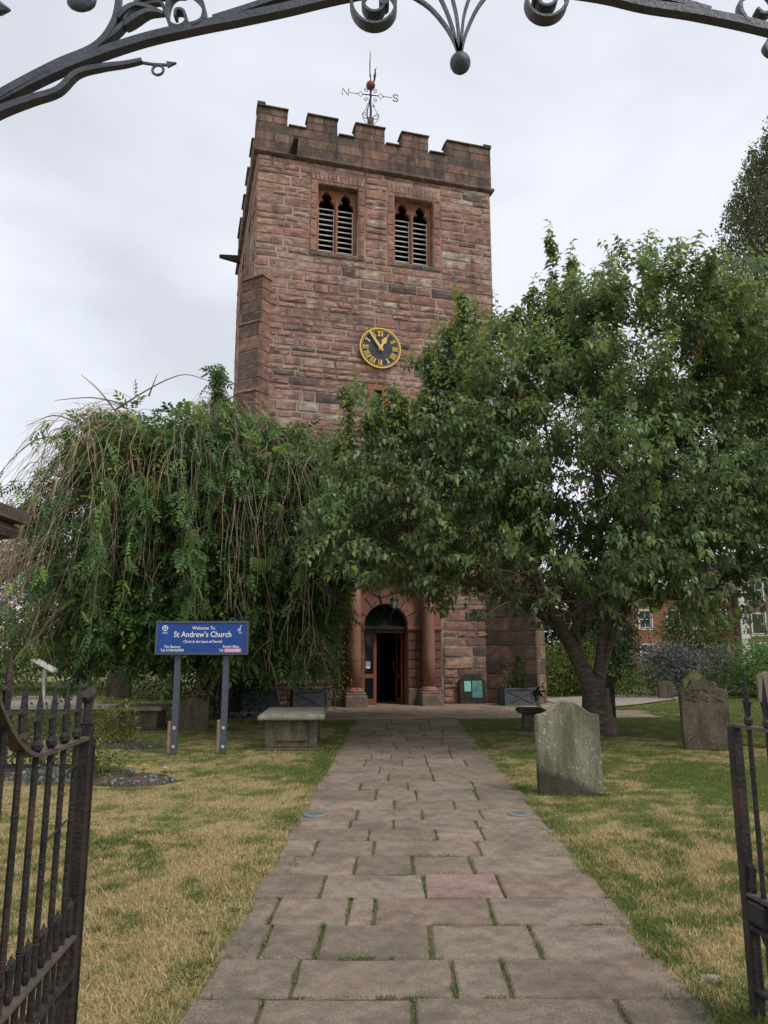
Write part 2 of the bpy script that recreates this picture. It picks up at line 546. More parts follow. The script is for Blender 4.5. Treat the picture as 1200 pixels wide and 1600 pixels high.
def dryness(x, y):
    x, y = np.asarray(x, float), np.asarray(y, float)
    n = fbm(x, y, 0.55)
    n2 = fbm(x + 50, y - 20, 2.3)
    left = x < path_l(y)
    d = np.where(left, 0.75, 0.39)
    d = d + (n - 0.5) * 1.15 + (n2 - 0.5) * 1.1 + (fbm(x - 31, y + 17, 6.5) - 0.5) * 1.5
    d = d - np.clip((y - 11.5) / 7.0, 0, 1) * 0.45
    d = d - 0.5 * np.exp(-((x - 4.6) / 1.3) ** 2 - ((y - 9.6) / 1.6) ** 2)
    d = d + 0.22 * np.exp(-((x - 2.3) / .8) ** 2 - ((y - 6.0) / 2.5) ** 2)
    d = d + 0.25 * np.exp(-((x + 2.3) / 1.2) ** 2 - ((y - 4.0) / 1.8) ** 2)
    d = d - 0.4 * np.exp(-((x - path_l(y) + .2) / .35) ** 2) * np.clip((y - 8.5) / 2.5, 0, 1)
    d = d - 0.25 * np.exp(-((x + 2.9) / .9) ** 2 - ((y - 8.0) / 1.2) ** 2)
    dc = np.hypot(x - 4.15, (y - 14.2) * 1.1)
    d = d + np.where(dc < 4.5, 0.22 * (1 - dc / 4.5), 0)
    return np.clip(d, 0, 1)

DRY = np.array((0.41, 0.31, 0.145))
DRY2 = np.array((0.34, 0.275, 0.135))
GREEN = np.array((0.125, 0.155, 0.035))
def lawn_colour(x, y):
    d = dryness(x, y)[:, None]
    t = fbm(x - 9, y + 4, 1.7)[:, None]
    dry = DRY * t + DRY2 * (1 - t)
    d = np.clip((d - 0.2) / 0.6, 0, 1)
    soil = np.clip(1.25 - np.hypot(np.asarray(x) - 4.15, np.asarray(y) - 14.85) / .75, 0, .85)[:, None]  # bare-soil ring at the trunk; its darkening also stands in for contact shadow
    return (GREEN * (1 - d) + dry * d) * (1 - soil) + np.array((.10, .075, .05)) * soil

# ------------------------------------------------------------------ ground sheet
def build_ground():
    xs = np.unique(np.concatenate([np.linspace(-600, -60, 10), np.linspace(-60, -12, 20), np.arange(-12, 14.01, 0.13), np.linspace(14, 60, 20), np.linspace(60, 600, 10)]))
    ys = np.unique(np.concatenate([np.linspace(-100, -2, 8), np.arange(-2, 27.01, 0.13), np.linspace(27, 80, 24), np.linspace(80, 1200, 16)]))
    X, Y = np.meshgrid(xs, ys)
    x, y = X.ravel(), Y.ravel()
    inside = in_paved(x, y) & in_paved(x + .16, y) & in_paved(x - .16, y) & in_paved(x, y - .16)
    near = (y > -3) & (y < 30) & (np.abs(x) < 14)
    z = np.where(near, (fbm(x, y, 0.8) - 0.5) * 0.05, 0)
    z = np.where((y < 1.9), -0.01, z)
    edge = in_paved(x + .3, y) | in_paved(x - .3, y)
    z = np.where(edge, np.minimum(z, 0.0), z)
    z = np.where(inside, -0.006, z)
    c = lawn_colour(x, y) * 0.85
    c = np.where(inside[:, None], np.array((0.12, 0.105, 0.055)), c)
    nx, ny = len(xs), len(ys)
    i = np.arange(nx * ny).reshape(ny, nx)
    a, b, cc, d = i[:-1, :-1].ravel(), i[:-1, 1:].ravel(), i[1:, 1:].ravel(), i[1:, :-1].ravel()
    tris = np.concatenate([np.stack([a, b, cc], 1), np.stack([a, cc, d], 1)])
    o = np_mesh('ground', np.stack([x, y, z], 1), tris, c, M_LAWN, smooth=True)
    tag(o, 'broad churchyard lawn of patchy dry and green grass', kind='structure')
    return o
ground = build_ground()

# ------------------------------------------------------------------ paving
def slab_mesh(quad, top, tint, r):
    """One worn flagstone: bevelled, slightly uneven."""
    b = MB()
    q = [Vector((p[0], p[1], 0)) for p in quad]
    nu, nv = 4, 3
    def P(u, v, ins):
        p = (q[0] * (1 - u) + q[1] * u) * (1 - v) + (q[3] * (1 - u) + q[2] * u) * v
        c = (q[0] + q[1] + q[2] + q[3]) / 4
        d = (c - p)
        return p + (d.normalized() * ins if d.length > 0.01 else Vector())
    per = [(i / nu, 0) for i in range(nu)] + [(1, j / nv) for j in range(nv)] + [(1 - i / nu, 1) for i in range(nu)] + [(0, 1 - j / nv) for j in range(nv)]
    jit = [(r.uniform(-.006, .006), r.uniform(-.006, .006)) for _ in per]
    vs, fs = [], []
    n = len(per)
    for (ins, z) in ((0.0, top - 0.06), (0.0, top - 0.012), (0.012, top - 0.002), (0.05, top)):
        for k, (u, v) in enumerate(per):
            p = P(u, v, ins)
            vs.append((p.x + jit[k][0], p.y + jit[k][1], z + (r.uniform(-.002, .002) if z == top else 0)))
    for k in range(3):
        for j in range(n):
            a, c = k * n + j, k * n + (j + 1) % n
            fs.append((a, c, c + n, a + n))
    fs.append(tuple(range(3 * n, 4 * n)))
    b.cur = tint
    b.add(vs, fs)
    return b

SLABCOL = [(0.236, 0.179, 0.132), (0.218, 0.170, 0.125), (0.248, 0.187, 0.140), (0.206, 0.160, 0.119), (0.226, 0.178, 0.135), (0.246, 0.180, 0.134)]
path_root = MB()
path_root.box(-0.95, 1.5, 0.3, 1.0, -0.2, -0.1)
path = tag(thing('path', 'worn sandstone flag path leading to the church door', None), kind='structure')
f_, a_ = 1155.0, PITCH
def gpx(x, y):
    u, w = (x - 600) / f_, (800 - y) / f_
    dy, dz = math.cos(a_) - w * math.sin(a_), math.sin(a_) + w * math.cos(a_)
    t = -CAM_H / dz
    return u * t, dy * t
# joints read off the paving: row edges (distance) and joint positions as fractions of the width
rows = []
for (ya, yb, xs) in [
    (1640, 1562, [35, 190, 530, 985, 1165]), (1562, 1500, [75, 265, 610, 725, 1095]), (1500, 1446, [125, 205, 320, 560, 785, 1020]),
    (1446, 1404, [165, 225, 385, 440, 690, 965]), (1404, 1367, [185, 322, 548, 715, 930]), (1367, 1338, [215, 260, 395, 520, 650, 885]),
    (1338, 1314, [245, 315, 440, 665, 850]), (1314, 1296, [260, 430, 575, 675, 830]), (1296, 1282, [275, 390, 480, 655, 800])]:
    y0, y1 = gpx(600, ya)[1], gpx(600, yb)[1]
    ym = (ya + yb) / 2
    xs = [gpx(260 + x / 1.364, ym)[0] for x in xs]
    fr = [(x - xs[0]) / (xs[-1] - xs[0]) for x in xs]
    rows.append((y0, y1, fr))
rows.insert(0, (2.75, rows[0][0], [0, .3, .62, 1]))
rows.insert(0, (2.1, 2.75, [0, .22, .55, .8, 1]))
rows.insert(0, (1.4, 2.1, [0, .4, .7, 1]))
y = rows[-1][1]
r_s = random.Random(3)
while y < FORE_Y - 0.2:
    h = r_s.uniform(0.42, 0.72)
    n = r_s.choice([3, 4, 4, 5])
    cuts = [0] + sorted((k + r_s.uniform(-.22, .22)) / n for k in range(1, n)) + [1]
    rows.append((y, min(y + h, FORE_Y), cuts))
    y += h
joints = []
for ri, (y0, y1, fr) in enumerate(rows):
    for k in range(len(fr) - 1):
        g = 0.007 if ri > 9 else 0.009
        e0 = r_s.uniform(-.03, .04) if k == 0 else 0
        e1 = r_s.uniform(-.04, .05) if k == len(fr) - 2 else 0
        def X(f, yy): return path_l(yy) + f * (path_r(yy) - path_l(yy))
        gl = g if k else 0
        gr = g if k < len(fr) - 2 else 0
        quad = [(X(fr[k], y0) + gl + e0, y0 + g), (X(fr[k + 1], y0) - gr + e1, y0 + g), (X(fr[k + 1], y1) - gr + e1, y1 - g), (X(fr[k], y1) + gl + e0, y1 - g)]
        c = r_s.choice(SLABCOL)
        v = r_s.uniform(0.86, 1.1)
        c = tuple(x * v for x in c)
        if ri == 7 and k == 2: c = (0.285, 0.185, 0.152)        # the pink one
        slab_mesh(quad, 0.008 + r_s.uniform(-.004, .006), c, r_s).build('slab', M_SLAB, path)
        if k: joints.append((X(fr[k], y0), y0, X(fr[k], y1), y1, ri))
    joints.append((path_l(y0), y0, path_r(y0), y0, ri))

fore = tag(thing('forecourt', 'sandstone paving in front of the church door', None), kind='structure')
yy = 0.0
r_s = random.Random(5)
# rows run parallel to the tower front
dlist = []
d = 0.02
while d < 7.0:
    h = r_s.uniform(0.5, 0.75)
    dlist.append((d, d + h))
    d += h
for (d0, d1) in dlist:
    s = -0.4 + r_s.uniform(-.3, 0)
    while s < 9.4:
        w = r_s.uniform(0.8, 1.4)
        p = tower_pt(s + w / 2, (d0 + d1) / 2)
        front_y = FORE_Y + 0.055 * (p.x - 0.5)
        if p.y > front_y + 0.1:
            quad = []
            for (a, b) in ((s + .008, d1 - .008), (s + w - .008, d1 - .008), (s + w - .008, d0 + .008), (s + .008, d0 + .008)):
                t = tower_pt(a, b)
                quad.append((t.x, max(t.y, front_y - 0.02)))
            if quad[3][1] - quad[0][1] > 0.12:
                c = r_s.choice(SLABCOL)
                v = r_s.uniform(1.1, 1.45)
                slab_mesh(quad, 0.004 + r_s.uniform(-.003, .004), tuple(x * v for x in c), r_s).build('slab', M_SLAB, fore)
        s += w

def sheet(name, pts, z, m, label):
    b = MB()
    b.add([(x, y, z) for (x, y) in pts], [tuple(range(len(pts)))])
    o = b.build(name, m)
    return tag(o, label, kind='structure')
sheet('side_path', [(5.2, 20.3), (7.4, 22.2), (12, 27.5), (16, 31), (14.5, 32), (8, 26.8), (5.0, 24.6)], 0.024, M_GRAVELPATH, 'pale path curving away past the right corner of the tower')
sheet('far_path', [(-14, 20.0), (-4.6, 20.4), (-4.6, 21.9), (-9, 22.4), (-10.5, 26), (-12.5, 26), (-11.5, 22.3), (-14, 22)], 0.024, M_GRAVELPATH, 'pale path crossing the lawn beyond the weeping tree')

# ------------------------------------------------------------------ church tower
tower = thing('church_tower', 'red sandstone church tower with battlements, gilt clock and louvred belfry windows', 'tower', T0, TH)
def side_map(side):
    if side == 'front': return lambda p: (p[0], -p[1], p[2])
    if side == 'left':  return lambda p: (-p[1], p[0], p[2])
    if side == 'right': return lambda p: (TW + p[1], p[0], p[2])
    return lambda p: (p[0], TD + p[1], p[2])

STONEPAL = [((0.355, 0.200, 0.152), 5), ((0.33, 0.175, 0.132), 5), ((0.385, 0.230, 0.178), 4), ((0.29, 0.165, 0.130), 4), ((0.355, 0.225, 0.180), 4),
            ((0.225, 0.150, 0.125), 1.9), ((0.15, 0.108, 0.096), .9), ((0.40, 0.255, 0.19), 2.0), ((0.385, 0.28, 0.22), 1.1), ((0.46, 0.38, 0.30), 0.6), ((0.315, 0.165, 0.12), 1.0)]
PARPAL = [((0.225, 0.135, 0.102), 4), ((0.19, 0.122, 0.098), 4), ((0.15, 0.106, 0.09), 3), ((0.245, 0.16, 0.115), 2.5), ((0.275, 0.16, 0.115), 2), ((0.105, 0.082, 0.074), 2)]
def pick(pal, r):
    t = r.uniform(0, sum(w for _, w in pal))
    for c, w in pal:
        t -= w
        if t <= 0: break
    v = r.uniform(0.90, 1.10)
    return tuple(x * v for x in c)

def stone(b, s0, s1, z0, z1, prot, xf, r, rough=1.0, nu=3, nv=2, gap=0.013):
    """One block: back ring in the joint, bulged uneven face."""
    s0, s1, z0, z1 = s0 + gap * r.uniform(.5, 1.4), s1 - gap * r.uniform(.5, 1.4), z0 + gap * r.uniform(.5, 1.3), z1 - gap * r.uniform(.5, 1.3)
    W, H = s1 - s0, z1 - z0
    if W < .05 or H < .04: return
    ins = min(.03, .16 * min(W, H)) * (0.4 + .6 * rough)
    per = [(i / nu, 0) for i in range(nu)] + [(1, j / nv) for j in range(nv)] + [(1 - i / nu, 1) for i in range(nu)] + [(0, 1 - j / nv) for j in range(nv)]
    vs, fs = [], []
    jj = .021 * rough
    jit = [(r.uniform(-jj, jj), r.uniform(-jj, jj)) for _ in per]
    for k, (u, v) in enumerate(per):
        vs.append((s0 + u * W + jit[k][0], -0.03, z0 + v * H + jit[k][1]))
    n = len(per)
    idx = {}
    for j in range(nv + 1):
        for i in range(nu + 1):
            u, v = i / nu, j / nv
            edge = i in (0, nu) or j in (0, nv)
            d = prot * (0.62 if edge else 1.0) + r.uniform(-.4, .4) * .022 * rough
            idx[(i, j)] = len(vs)
            vs.append((s0 + ins + u * (W - 2 * ins) + (0 if edge else r.uniform(-.03, .03) * W), d, z0 + ins + v * (H - 2 * ins)))
    pidx = [idx[(round(u * nu), round(v * nv))] for (u, v) in per]
    for k in range(n):
        k2 = (k + 1) % n
        fs.append((k, k2, pidx[k2], pidx[k]))
    for j in range(nv):
        for i in range(nu):
            fs.append((idx[(i, j)], idx[(i + 1, j)], idx[(i + 1, j + 1)], idx[(i, j + 1)]))
    b.add(vs, fs, xf)

def courses(s0, s1, z0, z1, blocks, r, hmin=.14, hmax=.36, wmin=.24, wmax=.9):
    """Rects of a coursed rubble wall that keep out of `blocks` (openings)."""
    out = []
    z = z0
    while z < z1 - .05:
        h = r.uniform(hmin, hmax)
        if z1 - (z + h) < hmin: h = z1 - z
        spans = [(s0, s1)]
        for (a, b_, c, d_) in blocks:
            if c < z + h * .5 < d_:
                ns = []
                for (p, q) in spans:
                    if b_ <= p or a >= q: ns.append((p, q)); continue
                    if a - p > .08: ns.append((p, a))
                    if q - b_ > .08: ns.append((b_, q))
                spans = ns
        for (p, q) in spans:
            s = p
            while s < q - .02:
                w = r.uniform(wmin, wmax) * (0.75 + .6 * h / hmax)
                if s == s0 or q - (s + w) < .3: w = max(w, .45)
                if q - (s + w) < wmin * .8: w = q - s
                w = min(w, q - s)
                if h > .3 and w < .7 and r.random() < .28:
                    m = z + h * r.uniform(.38, .62)
                    out.append((s, s + w, z, m)); out.append((s, s + w, m, z + h))
                else:
                    out.append((s, s + w, z, z + h))
                s += w
        z += h
    return out

STR_Z = 17.08
WINS = [(1.95, 3.27, 14.0, 16.36), (4.50, 5.86, 14.0, 16.36)]
DOOR_C = 4.17
DOOR = (3.48, 4.86, 0.0, 2.96)
SLIT = (3.80, 4.08, 8.75, 9.55)
SIDEWINS = [(2.0, 3.3, 14.0, 16.3), (4.7, 6.0, 14.0, 16.3)]

# masonry core (the mortar face), open at windows and door
def core(b, L, holes, xf, z1=STR_Z + .2, deep=.55):
    ss = sorted({0, L, *[h[0] for h in holes], *[h[1] for h in holes]})
    zs = sorted({0, z1, *[h[2] for h in holes], *[h[3] for h in holes]})
    for i in range(len(ss) - 1):
        for j in range(len(zs) - 1):
            cs, cz = (ss[i] + ss[i + 1]) / 2, (zs[j] + zs[j + 1]) / 2
            if any(h[0] < cs < h[1] and h[2] < cz < h[3] for h in holes): continue
            b.add([(ss[i], 0, zs[j]), (ss[i + 1], 0, zs[j]), (ss[i + 1], 0, zs[j + 1]), (ss[i], 0, zs[j + 1])], [(0, 1, 2, 3)], xf)
    for (a, c, e, g) in holes:
        b.add([(a, 0, e), (c, 0, e), (c, 0, g), (a, 0, g), (a, -deep, e), (c, -deep, e), (c, -deep, g), (a, -deep, g)],
              [(0, 1, 5, 4), (1, 2, 6, 5), (2, 3, 7, 6), (3, 0, 4, 7)], xf)
core_b = MB()
core(core_b, TW, WINS + [DOOR, SLIT], side_map('front'))
core(core_b, TD, SIDEWINS, side_map('left'))
core(core_b, TD, [], side_map('right'))
core(core_b, TW, [], side_map('back'))
core_b.add([(0, 0, 17.25), (TW, 0, 17.25), (TW, TD, 17.25), (0, TD, 17.25)], [(0, 1, 2, 3)])
core_b.add([(0.02, 0.02, 5.2), (TW - .02, 0.02, 5.2), (TW - .02, TD - .02, 5.2), (0.02, TD - .02, 5.2)], [(0, 1, 2, 3)])
wall = core_b.build('wall', M_MORTAR, tower)

# rubble stones of the front: dressed zones kept free
JW = .24
blocks = [(a - JW, c + JW, e - .17, g + .44) for (a, c, e, g) in WINS] + [(2.62, 5.98, -.1, 4.6), (SLIT[0] - .2, SLIT[1] + .2, SLIT[2] - .15, SLIT[3] + .2)]
r_t = random.Random(21)
rects = courses(0, TW, 0.0, STR_Z, blocks, r_t)
def seen(rc):
    s, z = (rc[0] + rc[1]) / 2, (rc[2] + rc[3]) / 2
    area = (rc[1] - rc[0]) * (rc[3] - rc[2])
    vis = (z > 8.2 and not (s < .75 and z < 13)) and not (z < 13.2 - (s - 4.6) * -1.2 - 1.2 and s > 4.9 and z < 11 + (s - 5) * .9)
    vis = vis or (z < 3.2 and 5.9 < s < 7.5)
    return (1 if vis else 0, area)
rects.sort(key=seen, reverse=True)
rest = MB()
xf = side_map('front')
for i, rc in enumerate(rects):
    z = (rc[2] + rc[3]) / 2
    rough = 1.0 if z < 13.4 else .85
    col = pick(STONEPAL, r_t)
    if z < 2.8: col = tuple(c * .95 for c in col)
    prot = r_t.uniform(.012, .05)
    if i < 300:
        b = MB(); b.cur = col
        stone(b, *rc, prot, xf, r_t, rough)
        b.build('stone', M_STONE, wall)
    else:
        rest.cur = col
        stone(rest, *rc, prot, xf, r_t, rough)
for side, L, holes in (('left', TD, SIDEWINS), ('right', TD, []), ('back', TW, [])):
    bl = [(a - .15, c + .15, e - .1, g + .2) for (a, c, e, g) in holes]
    for rc in courses(0, L, 0 if side == 'left' else 0, STR_Z, bl, r_t, .22, .45, .4, 1.2):
        rest.cur = pick(STONEPAL, r_t)
        stone(rest, *rc, r_t.uniform(.012, .04), side_map(side), r_t, .8, 2, 1)
tag(rest.build('rubble_stones', M_STONE, wall), kind='stuff')

# string course and parapet, merlon by merlon
strb = MB()
prof = [(0, STR_Z - .04), (.06, STR_Z - .02), (.13, STR_Z + .03), (.13, STR_Z + .07), (.09, STR_Z + .14), (0, STR_Z + .14)]
def ring_course(b, prof):
    cs = [(0, 0, -1, -1), (TW, 0, 1, -1), (TW, TD, 1, 1), (0, TD, -1, 1)]
    n = len(prof)
    vs = [(x + sx * d, y + sy * d, z) for (x, y, sx, sy) in cs for (d, z) in prof]
    fs = []
    for k in range(4):
        k2 = (k + 1) % 4
        for j in range(n - 1):
            fs.append((k * n + j, k2 * n + j, k2 * n + j + 1, k * n + j + 1))
    b.add(vs, fs)
strb.cur = (0.17, 0.115, 0.09)
ring_course(strb, prof)
strb.build('string_course', M_PARAPET, tower)

PT0, PZ_CREN, PZ_TOP = STR_Z + .14, 18.20, 18.74
pb = MB()
pb.cur = (0.12, 0.09, 0.075)
parapet = None
MERL = [(-.06, .92), (1.55, 2.57), (3.15, 4.18), (4.75, 5.72), (6.36, TW + .06)]
def par_core(b, L, merl, xf):
    b.box(-.04, L + .04, -.42, .045, PT0 - .02, PZ_CREN - .03, xf)
    for (a, c) in merl: b.box(a + .03, c - .03, -.40, .04, PZ_CREN - .05, PZ_TOP - .03, xf)
sidem = [(-.06, .95), (1.6, 2.6), (3.2, 4.3), (4.9, 5.9), (6.5, TD + .06)]
par_core(pb, TW, MERL, side_map('front'))
for sd_ in ('left', 'right'): par_core(pb, TD, [(a + (.45 if a < 0 else 0), c - (.45 if c > 8 else 0)) for a, c in sidem], side_map(sd_))
par_core(pb, TW, MERL, side_map('back'))
parapet = pb.build('parapet', M_PARAPET, tower)
r_p = random.Random(4)
def par_stones(L, merl, xf, single, joined):
    zc = [PT0, PT0 + .33, PT0 + .66, PZ_CREN]
    todo = []
    for k in range(3):
        s = -.06
        while s < L + .05:
            w = r_p.uniform(.45, 1.0)
            if L + .06 - (s + w) < .35: w = L + .06 - s
            todo.append((s, s + w, zc[k], zc[k + 1]))
            s += w
    for (a, c) in merl:
        zm = PZ_CREN + .27
        m = (a + c) / 2 + r_p.uniform(-.15, .15)
        m2 = (a + c) / 2 + r_p.uniform(-.25, .25)
        todo += [(a, m, PZ_CREN, zm), (m, c, PZ_CREN, zm), (a, m2, zm, PZ_TOP), (m2, c, zm, PZ_TOP)]
    for rc in todo:
        col = pick(PARPAL, r_p)
        b = MB() if single else joined
        b.cur = col
        stone(b, *rc, r_p.uniform(.07, .085), xf, r_p, .35, 2, 1, gap=.007)
        if single: b.build('stone', M_PARAPET, parapet)
pj = MB()
par_stones(TW, MERL, side_map('front'), True, pj)
par_stones(TD, sidem, side_map('left'), False, pj)
par_stones(TD, sidem, side_map('right'), False, pj)
par_stones(TW, MERL, side_map('back'), False, pj)
tag(pj.build('side_stones', M_PARAPET, parapet), kind='stuff')
def coping(a, c, z, xf, b=None):
    b = MB(); b.cur = (0.15, 0.115, 0.08)
    b.add([(a, -.46, z), (c, -.46, z), (c, .105, z), (a, .105, z), (a, -.46, z + .04), (c, -.46, z + .04), (c, .105, z + .04), (a, .105, z + .04), (a, -.17, z + .09), (c, -.17, z + .09)],
          [(0, 1, 2, 3), (3, 2, 6, 7), (0, 4, 5, 1), (7, 6, 9, 8), (8, 9, 5, 4), (1, 5, 9, 6, 2), (0, 3, 7, 8, 4)], xf)
    b.build('coping', M_PARAPET, parapet)
for side, L, mm in (('front', TW, MERL), ('left', TD, sidem[1:]), ('right', TD, sidem[1:]), ('back', TW, MERL)):
    for i, (a, c) in enumerate(mm): coping(a - .005, c + .005, PZ_TOP, side_map(side))
    if side == 'front':
        for i in range(len(mm) - 1): coping(mm[i][1] + .025, mm[i + 1][0] - .025, PZ_CREN, side_map(side))
# raised corner stones and the lead roof edge that shows through the right-hand gap
b = MB(); b.cur = (0.23, 0.15, 0.11)
b.box(-.075, .19, -.45, .09, PZ_TOP + .055, PZ_TOP + .17, side_map('front'), .02)
b.build('corner_stone', M_PARAPET, parapet)
b = MB(); b.cur = (0.17, 0.13, 0.11)
b.box(TW - .22, TW + .075, -.45, .10, PZ_TOP + .055, PZ_TOP + .14, side_map('front'), .02)
b.build('corner_stone', M_PARAPET, parapet)
b = MB()
b.add([(5.7, 1.2, 17.9), (7.6, 1.2, 17.9), (7.6, 6.5, 17.9), (5.7, 6.5, 17.9), (6.65, 2.0, 18.75), (6.65, 6.0, 18.75)], [(0, 1, 4), (1, 2, 5, 4), (2, 3, 5), (3, 0, 4, 5)])
b.build('lead_roof', M_LEAD, tower)

# rainwater spouts
def spout(xf, s, z, L):
    b = MB()
    b.add([(s - .11, 0, z + .16), (s + .11, 0, z + .16), (s + .11, 0, z - .12), (s - .11, 0, z - .12),
           (s - .075, L, z + .10), (s + .075, L, z + .10), (s + .055, L, z + .0), (s - .055, L, z + .0)],
          [(0, 1, 5, 4), (1, 2, 6, 5), (2, 3, 7, 6), (3, 0, 4, 7), (4, 5, 6, 7)], xf)
    b.cur = (0.10, 0.085, 0.075)
    b.build('water_spout', M_GRAVEBLACK, tower)
spout(side_map('front'), 1.12, 17.28, .72)
spout(side_map('left'), 6.6, 16.95, .85)

# diagonal corner buttresses with weathered set-offs
def buttress(corner, ang, stages):
    """stages: (z0, z1, projection); ang: direction the buttress points, in tower axes."""
    dx, dy = math.cos(ang), math.sin(ang)
    px_, py_ = -dy, dx
    hw = .41
    def xfb(p): return (corner[0] + dx * p[1] + px_ * p[0], corner[1] + dy * p[1] + py_ * p[0], p[2])
    b = MB(); b.cur = (0.19, 0.13, 0.105)
    wth = []
    for k, (z0, z1, pr) in enumerate(stages):
        nxt = stages[k + 1][2] if k + 1 < len(stages) else pr - .42
        b.box(-hw + .03, hw - .03, -.9, pr - .03, z0, z1, xfb)
        rise = (pr - nxt) * 1.0 + .08 if k + 1 < len(stages) else .42
        top = z1 + rise
        e = .035
        back = nxt - .05
        cb = MB(); cb.cur = (0.30, 0.18, 0.13)
        wth.append(cb)
        cb.add([(-hw - .02, pr + e, z1), (hw + .02, pr + e, z1), (hw + .02, pr + e, z1 + .05), (-hw - .02, pr + e, z1 + .05),
                (-hw - .02, back, z1), (hw + .02, back, z1), (hw + .02, back, top), (-hw - .02, back, top)],
               [(0, 1, 2, 3), (3, 2, 6, 7), (0, 3, 7, 4), (1, 5, 6, 2), (0, 4, 5, 1), (4, 7, 6, 5)], xfb)
    part = b.build('buttress', M_MORTAR, tower)
    for cb in wth: cb.build('weathering', M_STONE, part)
    r = random.Random(hash((round(corner[0]), 9)) & 255)
    jb = MB()
    pal = [((0.215, 0.135, 0.105), 4), ((0.155, 0.105, 0.085), 3), ((0.11, 0.083, 0.073), 3), ((0.27, 0.16, 0.118), 2), ((0.18, 0.12, 0.10), 3)]
    pal2 = [((0.31, 0.165, 0.118), 4), ((0.27, 0.145, 0.108), 4), ((0.24, 0.135, 0.105), 3)]
    for k, (z0, z1, pr) in enumerate(stages):
        n = max(1, round((z1 - z0) / .40))
        for i in range(n):
            a, c = z0 + (z1 - z0) * i / n, z0 + (z1 - z0) * (i + 1) / n
            cut = r.choice([hw * 2, r.uniform(-.25, .25), r.uniform(-.25, .25)])
            spans = [(-hw, hw)] if cut > hw else [(-hw, cut), (cut, hw)]
            for (p, q) in spans:
                bb = MB(); bb.cur = pick(pal, r)
                stone(bb, p, q, a, c, .02, lambda P, pr=pr: xfb((P[0], pr - .02 + P[1], P[2])), r, .4, 2, 1, .008)
                bb.build('stone', M_STONE, part)
            for sgn in (-1, 1):
                L = pr + .55
                ll = [(-.55, pr)] if L < 1.1 else [(-.55, (pr - .5) / 2 + r.uniform(-.15, .15)), None]
                if ll[-1] is None: ll[-1] = (ll[0][1], pr)
                for (p, q) in ll:
                    bb = MB(); bb.cur = pick(pal2 if z0 > 4 else pal, r)
                    stone(bb, p, q, a, c, .02, lambda P, sgn=sgn: xfb((sgn * (hw - .02 + P[1]), P[0], P[2])), r, .4, 2, 1, .008)
                    bb.build('stone', M_STONE, part)
STG = [(0, 3.4, 1.22), (3.4, 6.2, .70), (6.2, 9.05, .20), (9.05, 11.25, .12), (11.25, 12.75, .04)]
buttress((0, 0), math.radians(225), STG)
buttress((TW, 0), math.radians(315), STG[:3])

